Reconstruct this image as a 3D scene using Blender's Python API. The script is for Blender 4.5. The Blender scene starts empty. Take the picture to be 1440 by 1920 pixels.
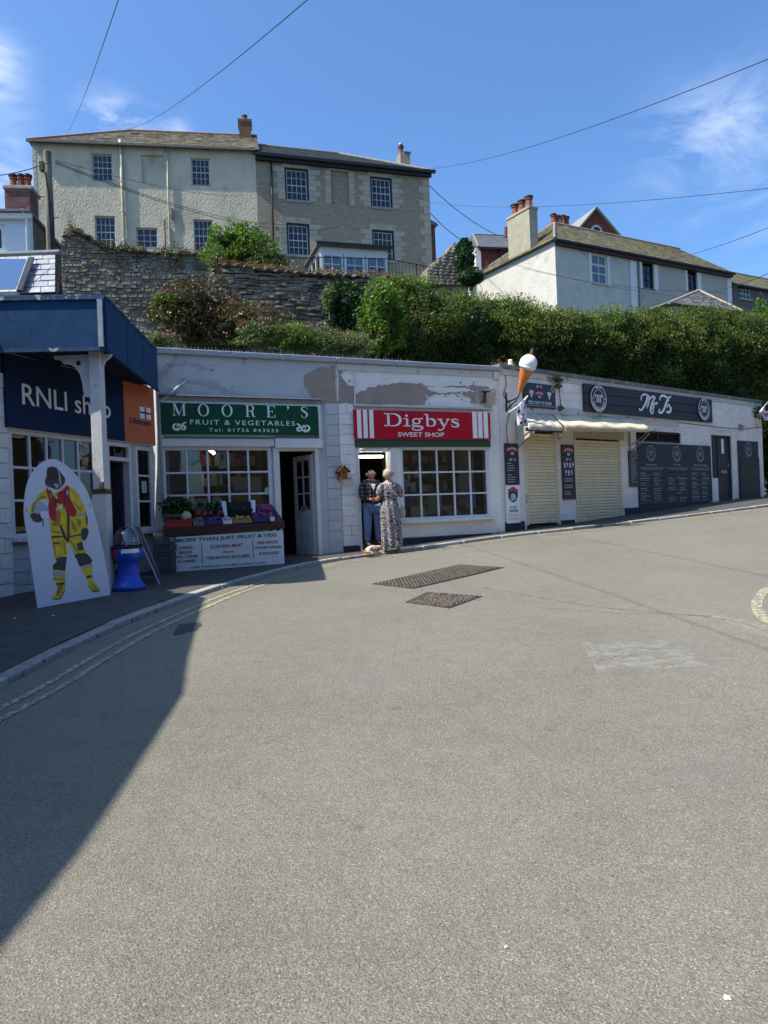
import bpy, math, random
import numpy as np
from math import radians, sin, cos, pi, atan2, sqrt
from mathutils import Vector, Matrix, noise as mnoise
from mathutils.geometry import tessellate_polygon
random.seed(7); rng = np.random.default_rng(7)
S = bpy.context.scene
COL = S.collection

FPX = 1387.0; ROLL = .04; EYE = 1.55            # focal length in photo pixels, slight roll of the hand, eye height
_n = sqrt(1+ROLL*ROLL)
CR = Vector((1, 0, -ROLL))/_n; CU = Vector((ROLL, 0, 1))/_n
cam = bpy.data.objects.new('camera', bpy.data.cameras.new('camera')); COL.objects.link(cam)
m = Matrix.Identity(4)
for i in range(3):
    m[i][0] = CR[i]; m[i][1] = CU[i]; m[i][2] = (0, -1, 0)[i]; m[i][3] = (0, 0, EYE)[i]
cam.matrix_world = m
cam.data.sensor_fit = 'VERTICAL'; cam.data.sensor_height = 36; cam.data.sensor_width = 27
cam.data.lens = FPX/1920*36; cam.data.clip_end = 2000; cam.data.clip_start = .05
S.camera = cam

SUN_EL, SUN_PHI = radians(54), radians(22)       # light travels towards +X, slightly +Y
LDIR = Vector((cos(SUN_PHI)*cos(SUN_EL), sin(SUN_PHI)*cos(SUN_EL), -sin(SUN_EL)))
sun = bpy.data.objects.new('sun', bpy.data.lights.new('sun', 'SUN')); COL.objects.link(sun)
sun.data.energy = 3.9; sun.data.angle = radians(.53); sun.data.color = (1, .93, .81)
sun.rotation_euler = LDIR.to_track_quat('-Z', 'Y').to_euler(); sun.location = (-20, -6, 30)
S.view_settings.view_transform = 'Standard'; S.view_settings.look = 'None'
S.view_settings.gamma = 1; S.view_settings.use_curve_mapping = False
S.view_settings.exposure = 0.97

def ray(x, y):
    return Vector((0, 1, 0)) + CR*((x-720)/FPX) + CU*((960-y)/FPX)
def at(x, y, z):
    "the world point seen at photo pixel (x, y), z metres in front of the camera"
    return ray(x, y)*z + Vector((0, 0, EYE))

world = bpy.data.worlds.new('World'); S.world = world; world.use_nodes = True
def build_world():
    nt = world.node_tree; N = nt.nodes; L = nt.links; N.clear()
    out = N.new('ShaderNodeOutputWorld'); bg = N.new('ShaderNodeBackground')
    sky = N.new('ShaderNodeTexSky'); sky.sky_type = 'NISHITA'; sky.sun_disc = False
    sky.sun_elevation = SUN_EL; sky.sun_rotation = atan2(-cos(SUN_PHI), -sin(SUN_PHI))
    sky.air_density = 1.0; sky.dust_density = 2.2; sky.ozone_density = 2.2; sky.altitude = 20
    bg.inputs['Strength'].default_value = .125
    tc = N.new('ShaderNodeTexCoord')
    def math_(op, a, b=None, c=None, clamp=False):
        n = N.new('ShaderNodeMath'); n.operation = op; n.use_clamp = clamp
        for i, v in enumerate((a, b, c)):
            if v is None: continue
            if isinstance(v, (int, float)): n.inputs[i].default_value = v
            else: L.new(v, n.inputs[i])
        return n.outputs[0]
    # wispy clouds: stretched noise, kept where the day's few clouds stand
    mp = N.new('ShaderNodeMapping'); mp.inputs['Scale'].default_value = (3.2, 3.2, 7.5)
    mp.inputs['Rotation'].default_value = (0, radians(-18), 0)
    L.new(tc.outputs['Generated'], mp.inputs['Vector'])
    nz = N.new('ShaderNodeTexNoise'); nz.inputs['Scale'].default_value = 2.1; nz.inputs['Detail'].default_value = 9
    nz.inputs['Roughness'].default_value = .62; nz.inputs['Distortion'].default_value = .5
    L.new(mp.outputs[0], nz.inputs['Vector'])
    total = None
    for (x, y, r, a) in ((-14, 125, .028, 1.35), (215, 226, .024, .9), (170, 228, .02, .6), (255, 232, .022, .7), (300, 240, .02, .5), (330, 244, .016, .35), (1300, 245, .045, .42), (1390, 225, .04, .45), (1240, 300, .05, .22),
                         (1410, 370, .06, .42), (-10, 300, .05, .25), (30, 360, .06, .5), (1490, 100, .05, .2), (-900, 200, .12, .8), (2300, 250, .12, .8)):
        d = ray(x, y).normalized()
        vd = N.new('ShaderNodeVectorMath'); vd.operation = 'DISTANCE'; vd.inputs[1].default_value = d
        L.new(tc.outputs['Generated'], vd.inputs[0])
        q = math_('DIVIDE', vd.outputs['Value'], r)
        q = math_('MULTIPLY', q, q)
        q = math_('MULTIPLY', math_('POWER', 2.718, math_('MULTIPLY', q, -1.0)), a)
        total = q if total is None else math_('ADD', total, q)
    nn = math_('SUBTRACT', nz.outputs['Fac'], .42)
    cl = math_('MULTIPLY', math_('MULTIPLY', nn, 3.4, clamp=True), total, clamp=True)
    cl = math_('MULTIPLY', cl, .6)
    mx = N.new('ShaderNodeMix'); mx.data_type = 'RGBA'
    L.new(cl, mx.inputs['Factor'])
    tint = N.new('ShaderNodeMix'); tint.data_type = 'RGBA'; tint.blend_type = 'MULTIPLY'
    tint.inputs['Factor'].default_value = 1; tint.inputs['B'].default_value = (.53, .765, 1.01, 1)
    L.new(sky.outputs[0], tint.inputs['A'])
    L.new(tint.outputs['Result'], mx.inputs['A'])
    mx.inputs['B'].default_value = (6.2, 6.6, 7.2, 1)
    L.new(mx.outputs['Result'], bg.inputs['Color']); L.new(bg.outputs[0], out.inputs[0])
build_world()

MATS = {}
def nodes(m):
    m.use_nodes = True
    return m.node_tree, m.node_tree.nodes, m.node_tree.links
def ramp(N, stops, interp='LINEAR'):
    r = N.new('ShaderNodeValToRGB'); r.color_ramp.interpolation = interp
    e = r.color_ramp.elements
    while len(e) < len(stops): e.new(.5)
    for k, (p, c) in enumerate(stops):
        e[k].position = p; e[k].color = (*c, 1) if len(c) == 3 else c
    return r
def M(name, c1, c2=None, scale=3, rough=.8, bump=0, bscale=40, spec=.3, metal=0, stretch=(1, 1, 1), c3=None, t3=.62, s3=1.2, jitter=0, detail=6, dist=.01, w3=.04, emit=0):
    "painted / stone / metal surface: two tones mixed by noise, a third as patches of wear, fine relief, per-object shift"
    if name in MATS: return MATS[name]
    m = bpy.data.materials.new(name); nt, N, L = nodes(m); b = N['Principled BSDF']
    b.inputs['Roughness'].default_value = rough; b.inputs['Metallic'].default_value = metal
    b.inputs['Specular IOR Level'].default_value = spec
    geo = N.new('ShaderNodeNewGeometry'); mp = N.new('ShaderNodeMapping'); mp.inputs['Scale'].default_value = stretch
    L.new(geo.outputs['Position'], mp.inputs[0])
    c2 = c2 or tuple(v*.8 for v in c1)
    nz = N.new('ShaderNodeTexNoise'); nz.inputs['Scale'].default_value = scale; nz.inputs['Detail'].default_value = detail; nz.inputs['Roughness'].default_value = .62
    L.new(mp.outputs[0], nz.inputs['Vector'])
    r = ramp(N, [(.32, c1), (.68, c2)]); L.new(nz.outputs['Fac'], r.inputs[0]); colr = r.outputs[0]
    if c3:
        n3 = N.new('ShaderNodeTexNoise'); n3.inputs['Scale'].default_value = s3; n3.inputs['Detail'].default_value = 8; n3.inputs['Roughness'].default_value = .6
        L.new(mp.outputs[0], n3.inputs['Vector'])
        f = ramp(N, [(t3-w3, (0, 0, 0)), (t3+w3, (1, 1, 1))]); L.new(n3.outputs['Fac'], f.inputs[0])
        mx = N.new('ShaderNodeMix'); mx.data_type = 'RGBA'; L.new(f.outputs[0], mx.inputs['Factor']); L.new(colr, mx.inputs['A']); mx.inputs['B'].default_value = (*c3, 1)
        colr = mx.outputs['Result']
    if jitter:
        oi = N.new('ShaderNodeObjectInfo'); mr = N.new('ShaderNodeMapRange'); mr.inputs['To Min'].default_value = 1-jitter; mr.inputs['To Max'].default_value = 1+jitter
        L.new(oi.outputs['Random'], mr.inputs[0])
        hs = N.new('ShaderNodeHueSaturation'); L.new(mr.outputs[0], hs.inputs['Value']); L.new(colr, hs.inputs['Color']); colr = hs.outputs[0]
    L.new(colr, b.inputs['Base Color'])
    if emit: L.new(colr, b.inputs['Emission Color']); b.inputs['Emission Strength'].default_value = emit
    if bump:
        nb = N.new('ShaderNodeTexNoise'); nb.inputs['Scale'].default_value = bscale; nb.inputs['Detail'].default_value = 5
        L.new(mp.outputs[0], nb.inputs['Vector'])
        bp = N.new('ShaderNodeBump'); bp.inputs['Strength'].default_value = bump; bp.inputs['Distance'].default_value = dist
        L.new(nb.outputs['Fac'], bp.inputs['Height']); L.new(bp.outputs[0], b.inputs['Normal'])
    MATS[name] = m
    return m
def glass(name, tint=(.75, .8, .82), base=.06, k=1.0):
    m = bpy.data.materials.new(name); nt, N, L = nodes(m); N.clear()
    out = N.new('ShaderNodeOutputMaterial'); tr = N.new('ShaderNodeBsdfTransparent'); gl = N.new('ShaderNodeBsdfGlossy'); mx = N.new('ShaderNodeMixShader')
    tr.inputs[0].default_value = (*tint, 1); gl.inputs['Roughness'].default_value = .015
    fr = N.new('ShaderNodeFresnel'); fr.inputs[0].default_value = 1.5
    nz = N.new('ShaderNodeTexNoise'); nz.inputs['Scale'].default_value = 1.3; geo = N.new('ShaderNodeNewGeometry'); L.new(geo.outputs['Position'], nz.inputs['Vector'])
    bp = N.new('ShaderNodeBump'); bp.inputs['Strength'].default_value = .12; bp.inputs['Distance'].default_value = .02; L.new(nz.outputs['Fac'], bp.inputs['Height']); L.new(bp.outputs[0], gl.inputs['Normal'])
    a = N.new('ShaderNodeMath'); a.operation = 'MULTIPLY_ADD'; a.inputs[1].default_value = k; a.inputs[2].default_value = base; a.use_clamp = True
    L.new(fr.outputs[0], a.inputs[0]); L.new(a.outputs[0], mx.inputs[0]); L.new(tr.outputs[0], mx.inputs[1]); L.new(gl.outputs[0], mx.inputs[2]); L.new(mx.outputs[0], out.inputs[0])
    MATS[name] = m
    return m
def leafmat(name, ca, cb, cc=None, trans=.35, patch=1.1):
    m = bpy.data.materials.new(name); nt, N, L = nodes(m); N.clear()
    out = N.new('ShaderNodeOutputMaterial'); df = N.new('ShaderNodeBsdfPrincipled'); tl = N.new('ShaderNodeBsdfTranslucent'); mx = N.new('ShaderNodeMixShader'); mx.inputs[0].default_value = trans
    df.inputs['Roughness'].default_value = .45; df.inputs['Specular IOR Level'].default_value = .35
    geo = N.new('ShaderNodeNewGeometry'); nz = N.new('ShaderNodeTexNoise'); nz.inputs['Scale'].default_value = patch; nz.inputs['Detail'].default_value = 4
    L.new(geo.outputs['Position'], nz.inputs['Vector'])
    ad = N.new('ShaderNodeMath'); ad.operation = 'MULTIPLY_ADD'; ad.inputs[1].default_value = .55; L.new(geo.outputs['Random Per Island'], ad.inputs[0])
    sb = N.new('ShaderNodeMath'); sb.operation = 'MULTIPLY_ADD'; sb.inputs[1].default_value = 1.6; sb.inputs[2].default_value = -.6; L.new(nz.outputs['Fac'], sb.inputs[0]); L.new(sb.outputs[0], ad.inputs[2])
    r = ramp(N, [(.1, ca), (.5, cb), (.95, cc or cb)]); L.new(ad.outputs[0], r.inputs[0])
    L.new(r.outputs[0], df.inputs['Base Color'])
    br = N.new('ShaderNodeMix'); br.data_type = 'RGBA'; br.blend_type = 'MULTIPLY'; br.inputs['Factor'].default_value = 1; br.inputs['B'].default_value = (1.5, 1.7, .6, 1); L.new(r.outputs[0], br.inputs['A']); L.new(br.outputs['Result'], tl.inputs[0])
    L.new(df.outputs[0], mx.inputs[1]); L.new(tl.outputs[0], mx.inputs[2]); L.new(mx.outputs[0], out.inputs[0])
    MATS[name] = m
    return m

class MB:
    def __init__(s): s.v = []; s.f = []
    def add(s, vs, fs):
        b = len(s.v); s.v += [tuple(p) for p in vs]; s.f += [tuple(b+i for i in f) for f in fs]; return s
    def box(s, x0, x1, y0, y1, z0, z1):
        return s.add([(x0,y0,z0),(x1,y0,z0),(x1,y1,z0),(x0,y1,z0),(x0,y0,z1),(x1,y0,z1),(x1,y1,z1),(x0,y1,z1)],
                     [(0,3,2,1),(4,5,6,7),(0,1,5,4),(1,2,6,5),(2,3,7,6),(3,0,4,7)])
    def hull8(s, p):
        return s.add(p, [(0,3,2,1),(4,5,6,7),(0,1,5,4),(1,2,6,5),(2,3,7,6),(3,0,4,7)])
    def quad(s, *p): return s.add(p, [tuple(range(len(p)))])
    def prism(s, pts, y0, y1):
        "outline in the (x, z) plane, extruded along y"
        n = len(pts)
        tri = tessellate_polygon([[Vector((p[0], p[1], 0)) for p in pts]])
        vs = [(p[0], y0, p[1]) for p in pts]+[(p[0], y1, p[1]) for p in pts]
        fs = [tuple(t) for t in tri]+[tuple(n+i for i in reversed(t)) for t in tri]+[(i, (i+1) % n, n+(i+1) % n, n+i) for i in range(n)]
        return s.add(vs, fs)
    def tube(s, pts, r, n=8, cap=True):
        pts = [Vector(p) for p in pts]; rr = r if isinstance(r, (list, tuple)) else [r]*len(pts)
        b = len(s.v); prev = None
        for i, p in enumerate(pts):
            t = (pts[min(i+1, len(pts)-1)]-pts[max(i-1, 0)]).normalized()
            if prev is None: a = t.orthogonal().normalized()
            else: a = (prev-t*prev.dot(t)).normalized()
            prev = a; c = t.cross(a)
            for k in range(n):
                w = 2*pi*k/n; s.v.append(tuple(p+(a*cos(w)+c*sin(w))*rr[i]))
        for i in range(len(pts)-1):
            for k in range(n):
                s.f.append((b+i*n+k, b+i*n+(k+1) % n, b+(i+1)*n+(k+1) % n, b+(i+1)*n+k))
        if cap: s.f.append(tuple(b+k for k in reversed(range(n)))); s.f.append(tuple(b+(len(pts)-1)*n+k for k in range(n)))
        return s
    def lathe(s, c, prof, n=24, sx=1, sy=1, wob=None):
        b = len(s.v)
        for j, (r, z) in enumerate(prof):
            for k in range(n):
                w = 2*pi*k/n; q = r*(1+(wob(w, z) if wob else 0)); s.v.append((c[0]+q*cos(w)*sx, c[1]+q*sin(w)*sy, c[2]+z))
        for j in range(len(prof)-1):
            for k in range(n): s.f.append((b+j*n+k, b+j*n+(k+1) % n, b+(j+1)*n+(k+1) % n, b+(j+1)*n+k))
        s.f.append(tuple(b+k for k in reversed(range(n)))); s.f.append(tuple(b+(len(prof)-1)*n+k for k in range(n)))
        return s
    def ball(s, c, r, n=10, sx=1, sy=1, sz=1, lump=0):
        prof = [(r*sin(pi*(j+.02)/(n+.04)), -r*cos(pi*(j+.02)/(n+.04))*sz) for j in range(n+1)]
        b = len(s.v); s.lathe(c, prof, n+4, sx, sy)
        if lump:
            for i in range(b, len(s.v)):
                p = Vector(s.v[i]); k = 1+lump*mnoise.noise(p*(2.2/r)); s.v[i] = tuple(Vector(c)+(p-Vector(c))*k)
        return s
    def ribbon(s, pts, w, y0, y1, closed=False):
        "flat stroke of varying width in the (x, z) plane"
        n = len(pts); ww = w if isinstance(w, (list, tuple)) else [w]*n
        P = [Vector((p[0], p[1])) for p in pts]; b = len(s.v)
        for i in range(n):
            if closed: t = P[(i+1) % n]-P[i-1]
            else: t = P[min(i+1, n-1)]-P[max(i-1, 0)]
            t = t.normalized() if t.length > 1e-9 else Vector((1, 0)); q = Vector((-t.y, t.x))*ww[i]/2
            for (c, y) in ((P[i]+q, y0), (P[i]-q, y0), (P[i]-q, y1), (P[i]+q, y1)): s.v.append((c.x, y, c.y))
        for i in range(n if closed else n-1):
            j = (i+1) % n
            for k in range(4): s.f.append((b+i*4+k, b+i*4+(k+1) % 4, b+j*4+(k+1) % 4, b+j*4+k))
        if not closed: s.f.append((b, b+1, b+2, b+3)); e = b+(n-1)*4; s.f.append((e+3, e+2, e+1, e))
        return s
    def data(s, name='mesh'):
        me = bpy.data.meshes.new(name); me.from_pydata(s.v, [], s.f); me.update(); return me
    def build(s, name, mat, parent=None, label=None, smooth=False, kind=None, bevel=0, loc=None):
        me = s.data(name); me.materials.append(mat)
        if smooth: me.polygons.foreach_set('use_smooth', [True]*len(me.polygons))
        o = bpy.data.objects.new(name, me); COL.objects.link(o); o.parent = parent
        if loc: o.location = loc
        if label: o['label'] = label
        if kind: o['kind'] = kind
        if bevel:
            bv = o.modifiers.new('bevel', 'BEVEL'); bv.width = bevel; bv.segments = 2; bv.limit_method = 'ANGLE'
        return o
def cat(pts, n=8, closed=False):
    "Catmull-Rom through 2-D or 3-D points"
    P = [Vector(p) for p in pts]; out = []
    N_ = len(P)
    for i in range(N_ if closed else N_-1):
        if closed: a, b, c, d = P[i-1], P[i], P[(i+1) % N_], P[(i+2) % N_]
        else: a, b, c, d = P[max(i-1, 0)], P[i], P[i+1], P[min(i+2, N_-1)]
        for k in range(n):
            t = k/n; out.append(.5*((2*b)+(c-a)*t+(2*a-5*b+4*c-d)*t*t+(3*b-a-3*c+d)*t**3))
    if not closed: out.append(P[-1])
    return out
def tag(o, label=None, cat_=None, group=None, kind=None):
    if label: o['label'] = label
    if cat_: o['category'] = cat_
    if group: o['group'] = group
    if kind: o['kind'] = kind
    return o
def inst(me, name, parent, loc, scale=(1, 1, 1), rot=(0, 0, 0)):
    o = bpy.data.objects.new(name, me); COL.objects.link(o); o.parent = parent; o.location = loc; o.scale = scale; o.rotation_euler = rot
    return o

class Fr:
    "a vertical reference plane: x along the wall, y into it, z up from its base"
    def __init__(s, X, Y, dx, dy, base=0.0):
        s.o = Vector((X, Y, base)); s.d = Vector((dx, dy, 0)).normalized(); s.n = Vector((s.d.y, -s.d.x, 0)); s.ang = atan2(dy, dx)
    def uv(s, x, y, w=0.0):
        r = ray(x, y); e = Vector((0, 0, EYE)); t = ((s.o+s.n*w-e).dot(s.n))/r.dot(s.n); p = e+r*t
        return ((p-s.o).dot(s.d), p.z-s.o.z)
    def rect(s, x0, y0, x1, y1, w=0.0):
        a = s.uv(x0, y0, w); b = s.uv(x1, y1, w); return (a[0], b[0], b[1], a[1])      # u0 u1 v0 v1
    def w(s, u, y, v): return s.o+s.d*u-s.n*y+Vector((0, 0, v))
    def loc(s, p): q = Vector(p)-s.o; return Vector((q.dot(s.d), -q.dot(s.n), q.z))
    def sub(s, u, y, v): q = s.w(u, y, v); return Fr(q.x, q.y, s.d.x, s.d.y, q.z)
def T(name, label, c, fr=None, loc=(0, 0, 0), rz=0, group=None, kind=None):
    e = bpy.data.objects.new(name, None); COL.objects.link(e); e.empty_display_size = .2
    if fr: e.location = fr.o; e.rotation_euler = (0, 0, fr.ang)
    else: e.location = loc; e.rotation_euler = (0, 0, rz)
    return tag(e, label, c, group, kind)
def solo(mb, name, mat, label, c, fr=None, loc=None, group=None, smooth=False, bevel=0, kind=None):
    o = mb.build(name, mat, None, smooth=smooth, bevel=bevel)
    if fr: o.location = fr.o; o.rotation_euler = (0, 0, fr.ang)
    elif loc: o.location = loc
    return tag(o, label, c, group, kind)
def copy_tree(o, parent=None):
    c = o.copy(); COL.objects.link(c); c.parent = parent
    for ch in list(o.children): copy_tree(ch, c)
    return c

def wallmb(u0, u1, v0, v1, openings, y0, y1, mb=None):
    "wall slab with rectangular openings"
    mb = mb or MB()
    us = sorted({u0, u1, *[min(max(q, u0), u1) for o in openings for q in o[:2]]}); vs = sorted({v0, v1, *[min(max(q, v0), v1) for o in openings for q in o[2:4]]})
    def solid(i, j):
        if i < 0 or j < 0 or i >= len(us)-1 or j >= len(vs)-1: return False
        a, b = (us[i]+us[i+1])/2, (vs[j]+vs[j+1])/2
        return not any(o[0] < a < o[1] and o[2] < b < o[3] for o in openings)
    for i in range(len(us)-1):
        for j in range(len(vs)-1):
            if not solid(i, j): continue
            a, b, c, d = us[i], us[i+1], vs[j], vs[j+1]
            mb.quad((a,y0,c),(b,y0,c),(b,y0,d),(a,y0,d)); mb.quad((b,y1,c),(a,y1,c),(a,y1,d),(b,y1,d))
            if not solid(i-1, j): mb.quad((a,y1,c),(a,y0,c),(a,y0,d),(a,y1,d))
            if not solid(i+1, j): mb.quad((b,y0,c),(b,y1,c),(b,y1,d),(b,y0,d))
            if not solid(i, j-1): mb.quad((a,y1,c),(b,y1,c),(b,y0,c),(a,y0,c))
            if not solid(i, j+1): mb.quad((a,y0,d),(b,y0,d),(b,y1,d),(a,y1,d))
    return mb
BLK = {}
def block_mesh(mat, k, kind='block'):
    key = (mat.name, k, kind)
    if key not in BLK:
        mb = MB(); r = random.Random(k*31+7); e = .03 if kind == 'block' else .16
        j = lambda: r.uniform(-e, e)
        mb.hull8([(-.5+j()*.3,-.5,-.5+j()*.5),(.5+j()*.3,-.5,-.5+j()*.5),(.5,.5,-.5),(-.5,.5,-.5),(-.5+j()*.3,-.5,.5+j()*.5),(.5+j()*.3,-.5,.5+j()*.5),(.5,.5,.5),(-.5,.5,.5)])
        if kind == 'stone':      # facetted face
            mb.v.append((r.uniform(-.2, .2), -.72, r.uniform(-.2, .2))); f = mb.f.pop(2); c = len(mb.v)-1
            for i in range(4): mb.f.append((f[i], f[(i+1) % 4], c))
        me = mb.data(kind); me.materials.append(mat); BLK[key] = me
    return BLK[key]
def blocks(parent, u0, u1, v0, v1, openings, mat, ch=.2, bl=.42, proud=.012, name='brick', gap=.01, seed=0, kind='block', thick=.06, jit=.006):
    r = random.Random(seed); nrow = max(1, round((v1-v0)/ch)); h = (v1-v0)/nrow; cnt = 0
    for j in range(nrow):
        z0 = v0+j*h; segs = [(u0, u1)]
        for o in openings:
            if o[2] < z0+h*.98 and o[3] > z0+h*.02:
                ns = []
                for (a, b) in segs:
                    if o[1] <= a or o[0] >= b: ns.append((a, b)); continue
                    if o[0] > a: ns.append((a, o[0]))
                    if o[1] < b: ns.append((o[1], b))
                segs = ns
        for (a, b) in segs:
            if b-a < .03: continue
            x = a; first = True
            while x < b-.005:
                ln = bl*(r.uniform(.85, 1.15) if kind == 'block' else r.uniform(.5, 1.6))
                if first and j % 2: ln *= .5
                first = False
                e = min(b, x+ln)
                if b-e < bl*.3: e = b
                dz = h-gap*r.uniform(.8, 1.3); o = inst(block_mesh(mat, r.randrange(5), kind), name, parent, ((x+e)/2, -proud+thick/2+r.uniform(-jit, jit), z0+h/2), (e-x-gap, thick, dz)); cnt += 1
                x = e
    return cnt
PANE = {}
def window(parent, u0, u1, v0, v1, cols, rows, fm, gm, y=.1, fw=.05, bw=.022, sill=True, label=None, rail=None, name='window', dep=.06, sillm=None, top=None):
    "sash or shop window: frame, glazing bars and every pane of its own"
    mb = MB(); mb.box(u0, u0+fw, y, y+dep, v0, v1).box(u1-fw, u1, y, y+dep, v0, v1).box(u0+fw, u1-fw, y+.001, y+dep-.001, v0, v0+fw).box(u0+fw, u1-fw, y+.001, y+dep-.001, v1-fw, v1)
    w = mb.build(name, fm, parent, label)
    iu0, iu1, iv0, iv1 = u0+fw, u1-fw, v0+fw, v1-fw
    hs = [iv0+(iv1-iv0)*k/rows for k in range(rows+1)]
    if top is not None: hs = [iv0+(iv1-iv0)*t for t in top]; rows = len(hs)-1
    for k in range(1, cols):
        x = iu0+(iu1-iu0)*k/cols; MB().box(x-bw/2, x+bw/2, y+.01, y+dep-.012, iv0, iv1).build('glazing_bar', fm, w)
    for k in range(1, rows):
        b2 = bw*1.9 if rail == k else bw
        MB().box(iu0, iu1, y+.012, y+dep-.014, hs[k]-b2/2, hs[k]+b2/2).build('glazing_bar', fm, w)
    for i in range(cols):
        for j in range(rows):
            a, b = iu0+(iu1-iu0)*i/cols, iu0+(iu1-iu0)*(i+1)/cols; key = (gm.name, round(b-a, 3), round(hs[j+1]-hs[j], 3))
            if key not in PANE:
                me = MB().box(-(b-a)/2, (b-a)/2, -.002, .002, -(hs[j+1]-hs[j])/2, (hs[j+1]-hs[j])/2).data('pane'); me.materials.append(gm); PANE[key] = me
            inst(PANE[key], 'pane', w, ((a+b)/2, y+dep*.55, (hs[j]+hs[j+1])/2), rot=(random.uniform(-.006, .006), 0, random.uniform(-.008, .008)))
    if sill: MB().box(u0-.05, u1+.05, y-.14, y+.03, v0-.05, v0-.002).build('sill', sillm or fm, w)
    return w
def text(s, u, v, h, mat, parent, y=-.01, align='LEFT', sx=1, bold=0, space=1, name='lettering', shear=0, thick=.002):
    cu = bpy.data.curves.new(name, 'FONT'); cu.body = s; cu.size = h/.73; cu.align_x = align; cu.offset = bold*h; cu.space_character = space; cu.shear = shear; cu.extrude = thick; cu.resolution_u = 3
    tmp = bpy.data.objects.new('tmp', cu); me = bpy.data.meshes.new_from_object(tmp); bpy.data.objects.remove(tmp); bpy.data.curves.remove(cu)
    n = len(me.vertices); co = np.empty(n*3); me.vertices.foreach_get('co', co); co = co.reshape(-1, 3)
    out = np.stack([u+co[:, 0]*sx, y-co[:, 2], v+co[:, 1]], 1); me.vertices.foreach_set('co', out.ravel()); me.update(); me.name = name
    me.materials.clear(); me.materials.append(mat)
    o = bpy.data.objects.new(name, me); COL.objects.link(o); o.parent = parent
    return o
def slates(parent, e0, e1, r1, r0, mat, gauge=.22, width=.32, name='slates', single=False, skip=None):
    "overlapping slates on the slope eave e0-e1, ridge r0-r1 (local points)"
    e0, e1, r0, r1 = map(Vector, (e0, e1, r0, r1)); L_ = max((r0-e0).length, (r1-e1).length); rows = max(2, int(L_/gauge)); mb = MB()
    nrm = (e1-e0).cross(r0-e0 if (r0-e0).length > .01 else r1-e0).normalized()
    if nrm.z < 0: nrm = -nrm
    for j in range(rows):
        a0, a1 = e0.lerp(r0, j/rows), e1.lerp(r1, j/rows); b0, b1 = e0.lerp(r0, (j+1.06)/rows), e1.lerp(r1, (j+1.06)/rows); W = (a1-a0).length; n = max(1, round(W/width))
        for i in range(n+1):
            t0, t1 = (i-(.5 if j % 2 else 0))/n, (i+1-(.5 if j % 2 else 0))/n; t0, t1 = max(0, t0), min(1, t1)
            if t1-t0 < .02/max(W, .02): continue
            g = .006/max(W, .02); up = nrm*random.uniform(.016, .026); lo = nrm*.003; dn = (a0-b0).normalized()*random.uniform(-.008, .008)
            p = [a0.lerp(a1, t0+g)+up+dn, a0.lerp(a1, t1-g)+up+dn, b0.lerp(b1, t1-g)+lo, b0.lerp(b1, t0+g)+lo]
            q = [x-nrm*.012 for x in p]
            if skip and skip((p[0]+p[2])/2): continue
            if single: MB().hull8(q+p).build(name, mat, parent)
            else: mb.add(p+q[:2], [(0, 1, 2, 3), (4, 5, 1, 0)])
    if not single: return mb.build(name, mat, parent, kind='stuff')
def leaves(name, pts, size, mat, parent=None, aspect=.5, nrm=None, up=.3, jit=.8, var=.4, kind=None, loc=(0, 0, 0)):
    "one small folded blade per point"
    n = len(pts); pts = np.asarray(pts, float)
    t = rng.normal(size=(n, 3)); t[:, 2] += up
    t /= np.linalg.norm(t, axis=1)[:, None]
    r = rng.normal(size=(n, 3))*jit+(nrm if nrm is not None else 0); b = np.cross(t, r); b /= np.linalg.norm(b, axis=1)[:, None]+1e-9
    s = (size*rng.uniform(1-var, 1+var, n))[:, None]
    V = np.stack([pts-t*s*.5, pts+b*s*aspect*.5-t*s*.05, pts+t*s*.5, pts-b*s*aspect*.5-t*s*.05], 1).reshape(-1, 3)
    me = bpy.data.meshes.new(name); me.vertices.add(n*4); me.vertices.foreach_set('co', V.ravel()); me.loops.add(n*4); me.loops.foreach_set('vertex_index', np.arange(n*4, dtype=np.int32))
    me.polygons.add(n); me.polygons.foreach_set('loop_start', np.arange(0, n*4, 4, dtype=np.int32)); me.polygons.foreach_set('loop_total', np.full(n, 4, dtype=np.int32)); me.update(calc_edges=True)
    me.materials.append(mat); o = bpy.data.objects.new(name, me); COL.objects.link(o); o.parent = parent; o.location = loc
    if kind: o['kind'] = kind
    return o
def jag(pts, n=6, a=.02, seed=0):
    "rough edge for flaking paint and stains"
    r = random.Random(seed); out = []
    for i in range(len(pts)):
        p, q = Vector(pts[i]), Vector(pts[(i+1) % len(pts)])
        for k in range(n):
            c = p.lerp(q, k/n); out.append((c.x+r.uniform(-a, a), c.y+r.uniform(-a, a)))
    return out
GP = np.array([(-2.9,5.5,-1.2),(-2.7,7.2,-1.08),(-2.35,9.95,-.965),(-1.2,13,-.87),(.2,14,-.79),(1.5,14.7,-.70),(2.9,15.3,-.60),(5.26,16.8,-.51),(10.07,19.4,-.27),(5.8,18.6,-.40),
    (10,22,-.13),(12.1,23.6,-.06),(-4.1,8.8,-.99),(-3.6,9.6,-.96),(-4.6,12.2,-.93),(0,0,-1.55),(0,3,-1.42),(-3,2,-1.4),(5,5,-1.2),(4,10,-.9),(9,12,-.62),(0,-8,-1.9),(12,-4,-1.5),(-10,0,-1.5),
    (-10,14,-1.0),(20,20,.0),(18,30,.3),(0,25,-.5),(30,-10,-1.0),(-14,-14,-2.1),(30,35,.7),(-2,19,-.7)])
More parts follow.
